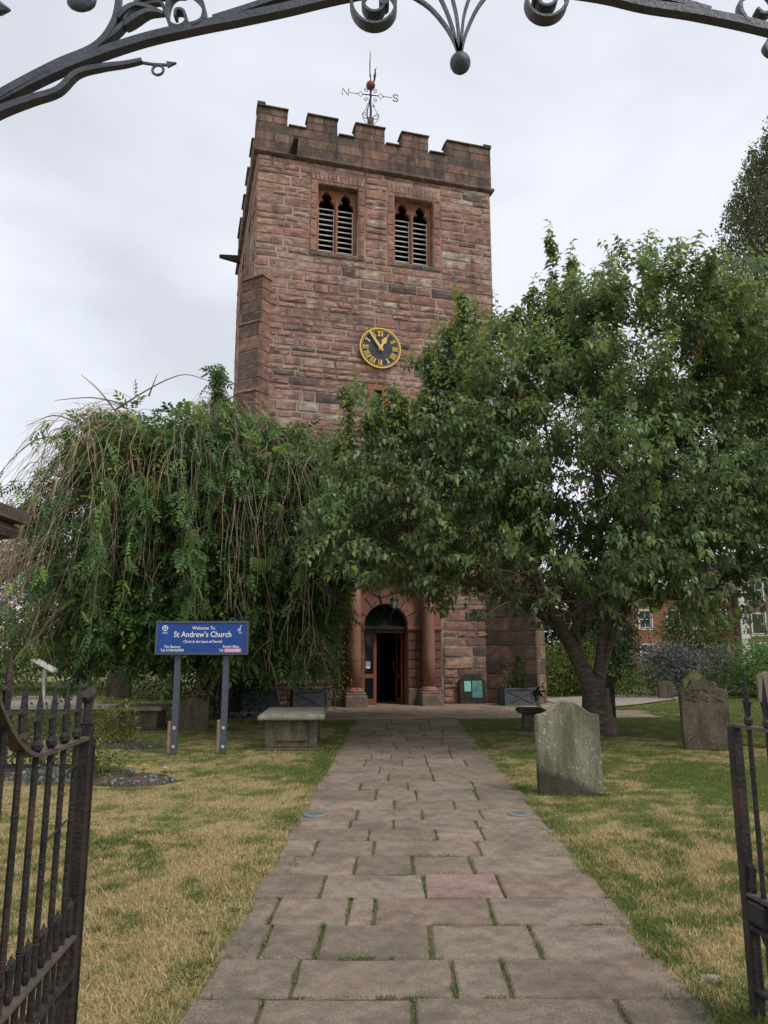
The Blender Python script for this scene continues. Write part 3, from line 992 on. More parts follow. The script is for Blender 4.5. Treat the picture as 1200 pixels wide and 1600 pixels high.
# belfry windows: dressed surround, two trefoil-headed lights, white-edged louvres
def trefoil_light(cx, w, z0, zs, zt):
    h = w / 2
    pts = [(cx - h, z0), (cx + h, z0), (cx + h, zs)]
    pts += [(cx + h * .98, zs + .10), (cx + h * .86, zs + .19), (cx + h * .62, zs + .235), (cx + h * .40, zs + .215),   # right lobe, cusp
            (cx + h * .62, zs + .30), (cx + h * .66, zs + .37), (cx + h * .50, zs + .46), (cx + h * .22, zs + .54), (cx, zt)]
    left = [(2 * cx - x, z) for (x, z) in reversed(pts[3:-1])]
    pts += left + [(cx - h, zs)]
    return pts
def belfry(win, xf, detailed=True):
    a, c, e, g = win
    mid, W = (a + c) / 2, c - a
    lw = .53
    b = MB()
    outer = [(a, e), (c, e), (c, g), (a, g)]
    c1, c2 = mid - .315, mid + .315
    zs, zt = g - .62, g - .06
    vs, fs = curve_plate([outer, trefoil_light(c1, lw, e + .05, zs, zt), trefoil_light(c2, lw, e + .05, zs, zt)], .14)
    b.add([(x, y - .34, z) for (x, y, z) in vs], fs, lambda p: xf((p[0], p[1], p[2])))
    for cx in (c1, c2):
        ah = []                                           # raised hood arcs over each light
        for i in range(13):
            t = math.pi * i / 12
            ah.append((cx - .285 * math.cos(t), -.25, zs + .18 + .44 * math.sin(t) ** .8))
        b.tube(ah, .022, 5, xf)
    b.tube([(mid, -.255, e), (mid, -.255, g - .05)], .035, 6, xf)
    b.tube([(a + .05, -.25, e), (a + .05, -.25, g - .08)], .03, 6, xf)
    b.tube([(c - .05, -.25, e), (c - .05, -.25, g - .08)], .03, 6, xf)
    win_o = b.build('belfry_window', M_DRESSED, tower)
    for cx in (c1, c2):
        fb = MB()
        top = zs + .02
        for (p, q, z0, z1) in ((cx - lw / 2, cx - lw / 2 + .025, e + .05, top), (cx + lw / 2 - .025, cx + lw / 2, e + .05, top), (cx - lw / 2 + .025, cx + lw / 2 - .025, e + .05, e + .085)):
            fb.box(p, q, -.42, -.385, z0, z1, xf)
        fb.build('louvre_frame', M_WHITEPAINT, win_o)
        n = 9
        for i in range(n):
            z = e + .10 + (top - e - .10) * (i + .9) / n
            sb = MB()
            sb.m = 0
            sb.box(cx - lw / 2 + .026, cx + lw / 2 - .026, -.425, -.39, z - .016, z + .016, xf)
            sb.m = 1
            sb.add([(cx - lw / 2, -.43, z - .01), (cx + lw / 2, -.43, z - .01), (cx + lw / 2, -.62, z + .16), (cx - lw / 2, -.62, z + .16),
                    (cx - lw / 2, -.43, z + .01), (cx + lw / 2, -.43, z + .01), (cx + lw / 2, -.62, z + .18), (cx - lw / 2, -.62, z + .18)],
                   [(0, 1, 2, 3), (4, 5, 6, 7), (0, 1, 5, 4), (2, 3, 7, 6)], xf)
            sb.build('louvre', [M_WHITEPAINT, M_LOUVRE], win_o)
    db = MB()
    db.box(a - .05, c + .05, -1.3, -1.25, e - .1, g + .1, xf)  # dark sheet behind the louvres, standing in for the shade inside the belfry
    db.build('belfry_dark_backing', M_DARKWOOD, win_o)
    if not detailed: return
    r = random.Random(int(a * 10))
    sb_pal = [((0.34, 0.165, 0.115), 3), ((0.30, 0.15, 0.108), 3), ((0.37, 0.20, 0.14), 2)]
    for (p, q) in ((a - JW, a - .005), (c + .005, c + JW)):        # jamb stones
        z = e - .02
        while z < g + .1:
            h = min(r.uniform(.35, .6), g + .12 - z)
            bb = MB(); bb.cur = pick(sb_pal, r)
            stone(bb, p, q, z, z + h, .035, xf, r, .35, 2, 2, .007)
            bb.build('jamb_stone', M_STONE, win_o)
            z += h
    bb = MB(); bb.cur = (0.24, 0.145, 0.11)
    stone(bb, a - .005, c + .005, g + .003, g + .12, .03, xf, r, .3, 3, 1, .004)
    bb.build('lintel', M_STONE, win_o)
    for k in range(3):
        bb = MB(); bb.cur = pick([((0.16, 0.115, 0.095), 1), ((0.2, 0.13, 0.1), 1)], r)
        s0 = a - JW + (c - a + 2 * JW) * k / 3
        stone(bb, s0, s0 + (c - a + 2 * JW) / 3, e - .17, e - .02, .055, xf, r, .5, 2, 1, .006)
        bb.build('sill', M_STONE, win_o)
    n = 13                                                # relieving course of narrow upright stones
    for k in range(n):
        s0 = a - JW + (c - a + 2 * JW) * k / n
        s1 = s0 + (c - a + 2 * JW) / n
        lean = ((k + .5) / n - .5) * .14
        bb = MB(); bb.cur = pick(STONEPAL[:5], r)
        stone(bb, s0, s1, g + .125, g + .44, .03, lambda p, lean=lean, g=g: xf((p[0] + lean * (p[2] - g - .28) / .3, p[1], p[2])), r, .7, 1, 2, .007)
        bb.build('arch_stone', M_STONE, win_o)
for w_ in WINS: belfry(w_, side_map('front'))
for w_ in SIDEWINS: belfry(w_, side_map('left'), False)
# small slit window under the clock with a brick-red surround
b = MB(); xf = side_map('front')
for (p, q, z0, z1) in ((SLIT[0] - .19, SLIT[0], SLIT[2] - .14, SLIT[3] + .18), (SLIT[1], SLIT[1] + .19, SLIT[2] - .14, SLIT[3] + .18), (SLIT[0] + .002, SLIT[1] - .002, SLIT[3], SLIT[3] + .18), (SLIT[0] + .002, SLIT[1] - .002, SLIT[2] - .14, SLIT[2])):
    b.box(p, q, -.02, .03, z0, z1, xf, .01)
sw = b.build('slit_window', mat('brick_red_stone', (0.29, 0.125, 0.085), rough=.9, noise=.2, nscale=9), tower)
b = MB(); b.box(SLIT[0] - .02, SLIT[1] + .02, -.30, -.27, SLIT[2] - .02, SLIT[3] + .02, xf)
b.build('pane', M_GLASS, sw)

# clock
CK = (4.0, 10.92, .66)
def disc(b, r0, r1, d0, d1, n=48, xf=ident, cx=0, cz=0):
    vs, fs = [], []
    for k in range(n):
        a = 2 * math.pi * k / n
        for (r, d) in ((r0, d0), (r0, d1), (r1, d1), (r1, d0)):
            vs.append((cx + r * math.cos(a), d, cz + r * math.sin(a)))
    for k in range(n):
        k2 = (k + 1) % n
        for j in range(3):
            fs.append((k * 4 + j, k2 * 4 + j, k2 * 4 + j + 1, k * 4 + j + 1))
    b.add(vs, fs, xf)
b = MB()
pr = [(CK[0] + CK[2] * .985 * math.cos(2 * math.pi * k / 56), CK[1] + CK[2] * .985 * math.sin(2 * math.pi * k / 56)) for k in range(56)]
b.prism(pr, .02, .10, xf=lambda p: xf((p[0], p[1], p[2])))
clock = b.build('clock', M_CLOCK, tower)
def ck(name, bb, m=M_GOLD): return bb.build(name, m, clock)
b = MB(); disc(b, CK[2] * .955, CK[2] * 1.02, .08, .125, 56, xf, CK[0], CK[1]); ck('rim', b)
b = MB()
for k in range(60):
    a = 2 * math.pi * k / 60
    def rx(p, a=a): return xf((CK[0] + p[0] * math.cos(a) + p[2] * math.sin(a), p[1], CK[1] - p[0] * math.sin(a) + p[2] * math.cos(a)))
    b.box(-.014, .014, .10, .112, CK[2] * .885, CK[2] * .925, rx)
ck('minute_marks', b)
b = MB(); disc(b, CK[2] * .555, CK[2] * .572, .10, .108, 48, xf, CK[0], CK[1]); ck('inner_ring', b, mat('clock_inner_line', (0.10, 0.075, 0.04), rough=.6))
NUM = ['XII', 'I', 'II', 'III', 'IIII', 'V', 'VI', 'VII', 'VIII', 'IX', 'X', 'XI']
for k, txt in enumerate(NUM):
    a = 2 * math.pi * k / 12
    def rx(p, a=a): return xf((CK[0] + p[0] * math.cos(a) + p[2] * math.sin(a), p[1], CK[1] - p[0] * math.sin(a) + p[2] * math.cos(a)))
    wd = {'I': .050, 'V': .10, 'X': .10}
    tot = sum(wd[c] for c in txt)
    x = -tot / 2
    z0, z1 = CK[2] * .60, CK[2] * .84
    b = MB()
    for ch_ in txt:
        w = wd[ch_]
        x0, x1 = x + .008, x + w - .008
        if ch_ == 'I':
            m = (x0 + x1) / 2
            b.box(m - .0125, m + .0125, .10, .118, z0, z1, rx)
        elif ch_ == 'V':
            m = (x0 + x1) / 2
            b.add([(x0, .118, z1), (x0 + .036, .118, z1), (m + .018, .118, z0), (m - .018, .118, z0)], [(0, 1, 2, 3)], rx)
            b.add([(x1, .1185, z1), (x1 - .018, .1185, z1), (m, .1185, z0), (m + .012, .1185, z0)], [(0, 1, 2, 3)], rx)
        else:
            b.add([(x0, .118, z1), (x0 + .036, .118, z1), (x1, .118, z0), (x1 - .036, .118, z0)], [(0, 1, 2, 3)], rx)
            b.add([(x1, .1185, z1), (x1 - .018, .1185, z1), (x0, .1185, z0), (x0 + .018, .1185, z0)], [(0, 1, 2, 3)], rx)
        b.box(x0, x1, .10, .1172, z0 - .006, z0 + .012, rx)
        b.box(x0, x1, .10, .1172, z1 - .012, z1 + .006, rx)
        x += w
    ck('numeral', b)
def hand(name, ang, outline, d):
    a = math.radians(ang)
    b = MB()
    b.prism(outline, d, d + .015, xf=lambda p: xf((CK[0] + p[0] * math.cos(a) + p[2] * math.sin(a), p[1], CK[1] - p[0] * math.sin(a) + p[2] * math.cos(a))))
    ck(name, b)
hand('minute_hand', -36, [(-.035, -.12), (.035, -.12), (.045, .1), (.034, .45), (.03, .60), (0, .65), (-.03, .60), (-.034, .45), (-.045, .1)], .15)
hand('hour_hand', 27, [(-.04, -.10), (.04, -.10), (.04, .16), (.085, .24), (.07, .31), (.0, .43), (-.07, .31), (-.085, .24), (-.04, .16)], .13)
b = MB()
b.prism([(CK[0] + .065 * math.cos(2 * math.pi * k / 16), CK[1] + .065 * math.sin(2 * math.pi * k / 16)) for k in range(16)], .1, .18, xf=xf)
ck('boss', b)

# weather vane on the roof
vane = link('weather_vane', None, tower)
vane.location = (3.92, 0.95, 0)
def scroll(b, c, r0, turns, a0, sgn, rad, plane):
    pts = []
    n = int(14 * turns)
    for i in range(n + 1):
        t = i / n
        a = a0 + sgn * 2 * math.pi * turns * t
        r = r0 * (1 - .72 * t)
        pts.append(plane((c[0] + r * math.cos(a), c[1] + r * math.sin(a))))
    b.tube(pts, rad, 5)
VX = lambda p: (p[0] * math.cos(-TH * .4), p[0] * math.sin(-TH * .4), p[1])
VY = lambda p: (-p[0] * math.sin(-TH * .4), p[0] * math.cos(-TH * .4), p[1])
b = MB(); b.lathe([(.085, 17.2), (.085, 19.55), (.11, 19.6), (.125, 19.85), (.06, 19.9)], 0, 0, 10)
b.build('pole', M_VANEPOLE, vane, True)
b = MB(); b.tube([(0, 0, 19.85), (0, 0, 21.0)], .033, 8); b.tube([(0, 0, 21.0), (-.03, 0, 22.1)], .012, 5)
b.build('spindle', M_VANE, vane)
b = MB()
for pl in (VX, VY):
    for s_ in (-1, 1):
        scroll(b, (s_ * .17, 19.95), .13, 1.2, math.pi / 2, -s_, .013, pl)
        scroll(b, (s_ * .15, 20.62), .085, 1.2, -math.pi / 2, s_, .011, pl)
        scroll(b, (s_ * .15, 20.98), .085, 1.2, math.pi / 2, -s_, .011, pl)
        scroll(b, (s_ * .09, 20.36), .06, 1.1, 0, s_, .010, pl)
        b.tube([pl((s_ * .08, 20.5)), pl((s_ * .18, 20.2)), pl((s_ * .30, 20.02)), pl((s_ * .26, 19.84)), pl((s_ * .10, 19.6)), ], .010, 5)
b.build('scrollwork', M_VANE, vane)
b = MB()
for pl in (VX, VY):
    for s_ in (-1, 1):
        z = 20.80
        b.tube([pl((0, z)), pl((s_ * .22, z))], .02, 5)
        b.tube([pl((s_ * .22, z)), pl((s_ * .30, z + .03)), pl((s_ * .36, z + .12)), pl((s_ * .42, z + .03)), pl((s_ * .5, z))], .011, 5)
        b.tube([pl((s_ * .22, z)), pl((s_ * .30, z - .03)), pl((s_ * .36, z - .12)), pl((s_ * .42, z - .03)), pl((s_ * .5, z))], .011, 5)
        b.tube([pl((s_ * .5, z)), pl((s_ * .76, z))], .011, 5)
b.build('compass_arms', M_VANE, vane)
b = MB()
b.tube([VX((-1.0, 20.68)), VX((-1.0, 20.95)), VX((-.78, 20.68)), VX((-.78, 20.95))], .019, 5)
b.build('letter_north', M_VANE, vane)
b = MB()
b.tube([VX((.76 + .13 + x, 20.80 + z)) for (x, z) in ((.09, .08), (.05, .13), (-.04, .13), (-.09, .08), (-.06, .02), (.05, -.02), (.09, -.08), (.04, -.13), (-.05, -.13), (-.10, -.08))], .019, 5)
b.build('letter_south', M_VANE, vane)
b = MB()
b.tube([VY((.92 + x, 20.80 + z)) for (x, z) in ((.09, .13), (-.09, .13), (-.09, 0), (.05, 0), (-.09, 0), (-.09, -.13), (.09, -.13))], .019, 5)
b.build('letter_east', M_VANE, vane)
b = MB()
b.tube([VY((-.92 + x, 20.80 + z)) for (x, z) in ((-.13, .13), (-.06, -.13), (0, .08), (.06, -.13), (.13, .13))], .019, 5)
b.build('letter_west', M_VANE, vane)
b = MB()
b.lathe([(.01, 21.02)] + [(.165 * math.sin(math.pi * k / 10), 21.185 - .165 * math.cos(math.pi * k / 10)) for k in range(1, 10)] + [(.01, 21.35)], 0, 0, 16)
b.build('ball', M_VANEBALL, vane, True)
b = MB()                                                   # cockerel, almost end-on: body sheet with neck and sickle tail
VB = lambda p: (p[0] * .22 + .0, p[0] * .97, p[1])
cock = [(-.42, 22.02), (-.36, 22.24), (-.24, 22.12), (-.16, 21.92), (.02, 21.78), (.17, 21.9), (.22, 22.12), (.2, 22.32), (.26, 22.42), (.33, 22.34), (.42, 22.30), (.34, 22.22), (.33, 22.02), (.25, 21.75), (.08, 21.6), (-.08, 21.58), (-.22, 21.66), (-.36, 21.82)]
b.prism(cock, -.012, .012, xf=lambda p: (p[0] * .22 - p[1] * .97 - .03, p[0] * .97 + p[1] * .22, p[2]))
b.tube([VB((0, 21.34)), VB((0, 21.6))], .016, 5)
b.tube([(.12, -.05, 21.32), (.16, -.1, 21.55), (.14, -.1, 21.7), (.18, -.1, 21.9)], [.02, .018, .02, .006], 5)
b.build('cockerel', M_VANE, vane)

# ------------------------------------------------------------------ doorcase (part of the tower)
xf = side_map('front')
b = MB()
hw, spr = .66, 2.24
outer = [(2.72, 0), (DOOR_C - hw, 0), (DOOR_C - hw, spr)] + arc(DOOR_C, spr, hw, 180, 0, 20)[1:-1] + [(DOOR_C + hw, spr), (DOOR_C + hw, 0), (5.90, 0), (5.90, 3.97), (2.72, 3.97)]
vs, fs = curve_plate([outer], .30)
b.add([(x, y - .04, z) for (x, y, z) in vs], fs, xf)
doorcase = b.build('doorcase', M_DRESSED, tower)
def dc(name, bb, m=M_DRESSED, smooth=False): return bb.build(name, m, doorcase, smooth)
r_d = random.Random(8)
M_PIER = mat('dark_red_pier_stone', attr=True, rough=.9, noise=.28, nscale=7, bump=.35, bscale=40, dirt=(.06, .05, .045), dscale=4, damt=.6)
for (p, q) in ((2.74, 3.50), (4.84, 5.88)):                # banded piers beside the door, each block a stone
    z = .50
    while z < 2.1:
        h = .265
        bb = MB(); v = r_d.uniform(.75, 1.1)
        bb.cur = (0.18 * v, 0.095 * v, 0.07 * v)
        bb.box(p, q, -.02, .155, z + .012, z + h - .012, xf, .012)
        dc('pier_stone', bb, M_PIER)
        z += h
    bb = MB()                                             # impost moulding
    for (z0, z1, o) in ((2.12, 2.17, .17), (2.17, 2.22, .20), (2.22, 2.27, .17)): bb.box(p - .02, q + .02, -.02, o, z0, z1, xf, .008)
    dc('impost', bb)
    bb = MB(); bb.cur = (0.19, 0.125, 0.095)
    bb.box(p - .02, q + .02, -.02, .22, -.03, .48, xf, .03)
    dc('plinth', bb, M_PIER)
nv = 7
for k in range(nv):                                       # voussoirs
    a0_, a1_ = 180 - 180 * k / nv - .9, 180 - 180 * (k + 1) / nv + .9
    ro = 1.04 if k != nv // 2 else 1.14
    pts = arc(DOOR_C, 2.27 - .03, hw + .01, a0_, a1_, 3) + arc(DOOR_C, 2.27 - .03, ro, a1_, a0_, 3)
    bb = MB(); v = r_d.uniform(.85, 1.15)
    bb.cur = (0.27 * v, 0.135 * v, 0.095 * v)
    bb.prism(pts, .10, .165 if k != nv // 2 else .22, .008, xf=lambda p: xf((p[0], p[1], p[2])))
    dc('voussoir', bb, M_PIER)
M_COLUMN = mat('smooth_red_column', (0.29, 0.142, 0.10), rough=.8, noise=.16, nscale=3, stretch=(1, 1, .4), bump=.15, bscale=60, dirt=(.16, .085, .06), dscale=3, damt=.5)
for cs in (3.17, 5.40):
    bb = MB()
    bb.lathe([(.190, .52), (.192, 1.4), (.182, 2.6), (.163, 3.67)], cs, -.36, 20)
    dc('column', bb, M_COLUMN, True)
    bb = MB()
    bb.lathe([(.26, .40), (.275, .43), (.26, .465), (.225, .475), (.235, .50), (.215, .525), (.19, .53)], cs, -.36, 20)
    dc('column_base', bb, M_DRESSED, True)
    bb = MB(); bb.cur = (0.20, 0.15, 0.115)
    bb.box(cs - .32, cs + .32, .03, .68, -.04, .33, xf, .03)
    bb.box(cs - .29, cs + .29, .06, .65, .33, .40, xf, .02)
    dc('pedestal', bb, M_PIER)
    bb = MB()
    bb.lathe([(.165, 3.65), (.185, 3.68), (.17, 3.71), (.17, 3.75), (.24, 3.82), (.24, 3.85)], cs, -.36, 20)
    bb.box(cs - .26, cs + .26, .10, .62, 3.85, 3.92, xf)
    dc('capital', bb)
bb = MB()
for (z0, z1, o) in ((3.92, 4.10, .58), (4.10, 4.40, .55), (4.40, 4.48, .64), (4.48, 4.57, .74)): bb.box(2.70 - (o - .55), 5.92 + (o - .55), -.02, o, z0, z1, xf, .01)
dc('entablature', bb)
bb = MB()
bb.prism([(2.55, 4.572), (6.07, 4.572), (4.31, 5.40)], .02, .50, .01, xf=xf)
for sgn in (-1, 1):
    x0 = 4.31 + sgn * 1.95
    bb.add([(x0, 0, 4.572), (x0, .78, 4.572), (x0, .78, 4.67), (x0, 0, 4.67), (4.31, 0, 5.39), (4.31, .78, 5.39), (4.31, .78, 5.51), (4.31, 0, 5.51)],
           [(0, 1, 2, 3), (1, 5, 6, 2), (3, 2, 6, 7), (0, 4, 5, 1)], xf)
dc('pediment', bb)
# transom, fanlight, doors
bb = MB()
bb.box(DOOR_C - hw + .003, DOOR_C + hw - .003, -.24, .02, 2.06, 2.16, xf, .01)
bb.box(DOOR_C - hw + .003, DOOR_C + hw - .003, -.22, .06, 2.16, 2.22, xf, .01)
bb.box(DOOR_C - hw + .003, DOOR_C + hw - .003, -.24, .03, 2.22, 2.26, xf, .01)
dc('transom', bb, M_DARKWOOD)
bb = MB()
bb.prism([(DOOR_C - .63, 2.26)] + [(x, z) for (x, z) in arc(DOOR_C, 2.24, .655, 178, 2, 24)] + [(DOOR_C + .63, 2.26)], -.14, -.12, xf=xf)
fan = dc('fanlight', bb, M_GLASS)
for k in range(1, 6):
    a = math.pi * k / 6
    g_ = MB(); g_.tube([(DOOR_C + .24 * math.cos(a), -.105, 2.26 + .24 * math.sin(a)), (DOOR_C + .64 * math.cos(a), -.105, 2.24 + .64 * math.sin(a))], .011, 5, xf)
    g_.build('glazing_bar', M_DARKWOOD, fan)
g_ = MB(); g_.tube([(x, -.105, z) for (x, z) in arc(DOOR_C, 2.26, .24, 178, 2, 14)], .012, 5, xf); g_.build('glazing_bar', M_DARKWOOD, fan)
def door_leaf(x0, x1, hinge_open=None):
    def dx(p):
        if hinge_open is None: return xf(p)
        c, s = math.cos(hinge_open), math.sin(hinge_open)
        u = p[0] - x1
        w = p[1] + .2
        return xf((x1 + u * c - w * s, -.2 + u * s + w * c, p[2]))
    bb = MB()
    st = .095
    for (p, q, z0, z1) in ((x0, x0 + st, .01, 2.05), (x1 - st, x1, .01, 2.05), (x0 + st + .001, x1 - st - .001, .01, .17), (x0 + st + .001, x1 - st - .001, .76, .88), (x0 + st + .001, x1 - st - .001, 1.93, 2.05)):
        bb.box(p, q, -.225, -.18, z0, z1, dx, .006)
    lf = dc('door_leaf', bb, M_WOOD)
    gg = MB(); gg.box(x0 + st, x1 - st, -.208, -.2, .17, .76, dx); gg.build('lower_pane', M_GLASS, lf)
    gg = MB(); gg.box(x0 + st, x1 - st, -.208, -.2, .88, 1.93, dx); gg.build('upper_pane', M_GLASS, lf)
    return lf
lf = door_leaf(DOOR_C - hw + .01, DOOR_C - hw + .46)
gg = MB(); gg.box(DOOR_C - hw + .14, DOOR_C - hw + .27, -.1995, -.196, 1.04, 1.24, xf); gg.m = 1
gg.box(DOOR_C - hw + .155, DOOR_C - hw + .255, -.1955, -.194, 1.12, 1.225, xf)
gg.m = 0
disc(gg, .012, .032, -.193, -.191, 16, xf, DOOR_C - hw + .205, 1.175)
gg.build('blue_door_sticker', [mat('sticker_white', (0.75, 0.8, 0.9), rough=.5), mat('sticker_blue', (0.03, 0.10, 0.45), rough=.4)], lf)
rl = door_leaf(DOOR_C + .06, DOOR_C + hw - .07, math.radians(86))
gg = MB(); gg.tube([(DOOR_C + .47, -.66, .95), (DOOR_C + .45, -.66, 1.0), (DOOR_C + .45, -.66, 1.2), (DOOR_C + .47, -.66, 1.25)], .014, 6, xf); gg.build('pull_handle', mat('brass_handle', (0.55, 0.42, 0.2), rough=.35, metal=.6), rl)
bb = MB(); bb.box(DOOR_C - hw - .3, DOOR_C + hw + .3, -3.2, -.02, -.03, .005, xf); dc('threshold', bb, mat('threshold_stone', (0.24, 0.19, 0.16), rough=.9))
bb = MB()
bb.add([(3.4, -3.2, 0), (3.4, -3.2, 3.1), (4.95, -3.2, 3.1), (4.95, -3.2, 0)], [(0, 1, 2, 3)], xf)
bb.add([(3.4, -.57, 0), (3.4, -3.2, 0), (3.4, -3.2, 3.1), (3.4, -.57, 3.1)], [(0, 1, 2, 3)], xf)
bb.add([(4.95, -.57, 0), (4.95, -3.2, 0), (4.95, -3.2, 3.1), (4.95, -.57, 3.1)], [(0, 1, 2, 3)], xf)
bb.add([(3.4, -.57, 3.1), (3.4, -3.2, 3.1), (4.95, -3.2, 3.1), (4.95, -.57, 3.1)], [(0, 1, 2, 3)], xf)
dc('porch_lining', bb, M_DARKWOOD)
bb = MB()
bb.add([(3.55, -1.6, 1.35), (4.25, -1.6, 1.35), (3.95, -1.6, 2.0), (3.55, -1.6, 2.0)], [(0, 1, 2, 3)], xf)
bb.add([(3.55, -1.64, 1.35), (4.25, -1.64, 1.35), (3.95, -1.64, 2.0), (3.55, -1.64, 2.0)], [(0, 1, 2, 3)], xf)
dc('stair_underside', bb, M_INSIDE)

# hanging lantern above the keystone
lan = thing('porch_lantern', 'small iron lantern with pale glass on a bracket above the church door', 'lantern', tower_pt(4.28, .62, 0), TH)
b = MB(); b.tube([(0, .40, 3.22), (0, .2, 3.26), (0, .02, 3.22), (0, 0, 3.12)], .014, 6); b.build('bracket', M_DARKMETAL, lan)
b = MB(); b.lathe([(.02, 3.14), (.05, 3.10), (.135, 3.02), (.14, 3.0)], 0, 0, 6); b.lathe([(.075, 2.76), (.08, 2.74), (.03, 2.70)], 0, 0, 6)
for k in range(6):
    a = 2 * math.pi * k / 6
    b.tube([(.122 * math.cos(a), .122 * math.sin(a), 3.0), (.078 * math.cos(a), .078 * math.sin(a), 2.76)], .007, 4)
b.build('cap_and_cage', M_DARKMETAL, lan)
b = MB(); b.lathe([(.072, 2.77), (.114, 2.995)], 0, 0, 6); b.build('glass_shade', M_LAMPGLASS, lan)

# ------------------------------------------------------------------ churchyard gates
def spear(b, x, z, h, k=1.0):
    """Spearhead with knob and a pair of bent barbs, standing at height z."""
    b.lathe([(.009, z), (.019 * k, z + .012), (.021 * k, z + .028), (.012, z + .045), (.010, z + .10)], x, 0, 8)
    zt = z + h
    zb = z + .10
    b.add([(x - .017, 0, zb), (x, -.014, zb), (x + .017, 0, zb), (x, .014, zb), (x - .012, 0, zb + (zt - zb) * .45), (x, -.01, zb + (zt - zb) * .45), (x + .012, 0, zb + (zt - zb) * .45), (x, .01, zb + (zt - zb) * .45), (x, 0, zt)],
          [(0, 1, 5, 4), (1, 2, 6, 5), (2, 3, 7, 6), (3, 0, 4, 7), (4, 5, 8), (5, 6, 8), (6, 7, 8), (7, 4, 8)])
    for s in (-1, 1):
        b.tube([(x + s * .010, 0, zb - .05), (x + s * .014, 0, zb - .01), (x + s * .026, 0, zb + .012), (x + s * .034, 0, zb + .004)], [.008, .009, .007, .004], 5)

def gate(label, free, hinge, broken_finial):
    """Local x runs from the hinge (0) to the free edge (W)."""
    v = Vector((free[0] - hinge[0], free[1] - hinge[1]))
    W = v.length
    g = thing('churchyard_gate', label, 'gate', (hinge[0], hinge[1], 0), math.atan2(v.y, v.x), 'open iron gate leaves at the entrance')
    def top(x):                                           # rail sweeps up towards the hinge
        t = max(0.0, (W - .50 - x)) / (W - .50)
        return 1.25 + .38 * t ** 1.9
    xs = [W * i / 24 for i in range(25)]
    b = MB(); b.tube([(x, 0, top(x)) for x in xs], 1.0, flat=(.014, .042), up=(0, 0, 1)); b.build('top_rail', M_RAIL, g)
    b = MB(); b.box(W - .032, W + .018, -.024, .024, -.04, 1.242 if not broken_finial else 1.30, ch=.004)
    b.box(W + .018, W + .026, -.03, .012, -.03, 1.24)
    st = b.build('stile', M_RUSTIRON, g)
    if broken_finial:
        b = MB()
        b.box(W - .032, W + .016, -.028, .028, 1.300, 1.312, ch=.003)
        b.tube([(W - .01, 0, 1.31), (W - .012, 0, 1.36), (W - .004, 0, 1.40), (W + .016, 0, 1.425), (W + .03, 0, 1.405)], [.020, .017, .022, .026, .02], 8)
        b.tube([(W - .004, 0, 1.39), (W - .030, .004, 1.415), (W - .05, .004, 1.40)], [.020, .024, .014], 8)
        b.tube([(W + .01, 0, 1.35), (W + .045, .01, 1.37), (W + .055, .01, 1.42), (W + .03, .01, 1.44)], [.006, .012, .012, .008], 6)
        b.build('broken_finial', M_RUSTIRON, st)
    b = MB(); b.box(-.02, .03, -.025, .025, .03, top(0) + .02, ch=.004); b.build('hinge_post', M_RUSTIRON, g)
    for (z, nm) in ((.52, 'lock_rail'), (.385, 'lower_rail'), (.13, 'bottom_rail')):
        b = MB(); b.box(.031, W - .033, -.026, .026, z - .008, z + .008, ch=.003); b.build(nm, M_RAIL if z > .5 else M_RUSTIRON, g)
    n = int((W - .1) / .135)
    for k in range(n):
        x = W - .125 - .135 * k
        if x < .06: break
        zt = top(x)
        b = MB()
        b.tube([(x, 0, .07), (x, 0, .30 + rng.uniform(-.1, .1)), (x, 0, zt - .008)], .0115, 8)
        for q in range(2):
            zz = rng.uniform(.6, zt - .1)
            b.lathe([(.0122, zz), (.0145, zz + .003), (.0122, zz + .006)], x, 0, 8)
        bar = b.build('bar', M_RUSTIRON, g)
        b = MB(); spear(b, x, zt + .006, .23); b.build('spearhead', M_RUSTIRON, bar)
    for k in range(n):
        x = W - .125 + .0675 - .135 * k
        if x < .06: break
        b = MB(); b.tube([(x, 0, .09), (x, 0, .53)], .0085, 6); spear(b, x, .53, .14, .75); b.build('dog_bar', M_RUSTIRON, g)
    for k in range(n):                                    # small C scrolls between the two rails
        x0 = W - .125 - .135 * k
        if x0 < .1: break
        b = MB()
        pts = [(x0 + .034 + .028 * math.cos(a / 10 * 5.2 + .6) * (1 - a * .03), 0, .452 + .045 * math.sin(a / 10 * 5.2 + .6) * (1 - a * .03)) for a in range(11)]
        b.tube(pts, 1.0, flat=(.006, .018), up=(0, 1, 0.01))
        b.build('scroll', M_RUSTIRON, g)
    b = MB(); b.tube([(W - .01, 0, .50), (W - .26, 0, .14)], 1.0, flat=(.01, .03), up=(0, 1, 0)); b.build('brace', M_RUSTIRON, g)
    return g, W, top
gl, Wl, topl = gate('left iron gate leaf standing open, its end post capped by a broken finial', (-1.20, 3.10), (-1.12, 2.05), True)
gr, Wr, topr = gate('right iron gate leaf standing open, plain square end post and lock box', (1.645, 3.61), (1.80, 2.35), False)
b = MB(); b.box(Wr - .16, Wr - .036, -.03, .03, .41, .50, ch=.008); b.lathe([(.03, -.02), (.034, 0), (.03, .02), (.01, .035)], 0, 0, 12, xf=lambda p: (Wr - .06 + p[0], -.03 - p[2], .46 + p[1]))
b.build('lock_box', M_DARKMETAL, gr)
b = MB(); b.tube([(Wl - .06, -.014, 1.17), (Wl - .2, -.014, 1.16), (Wl - .3, -.016, 1.145)], .004, 4); b.build('wire_tie', M_DARKMETAL, gl)
b = MB(); b.tube([(Wl - .22, -.014, .98), (Wl - .32, -.014, .965), (Wl - .44, -.016, .955)], .004, 4)
b.build('wire_tie', M_DARKMETAL, gl)

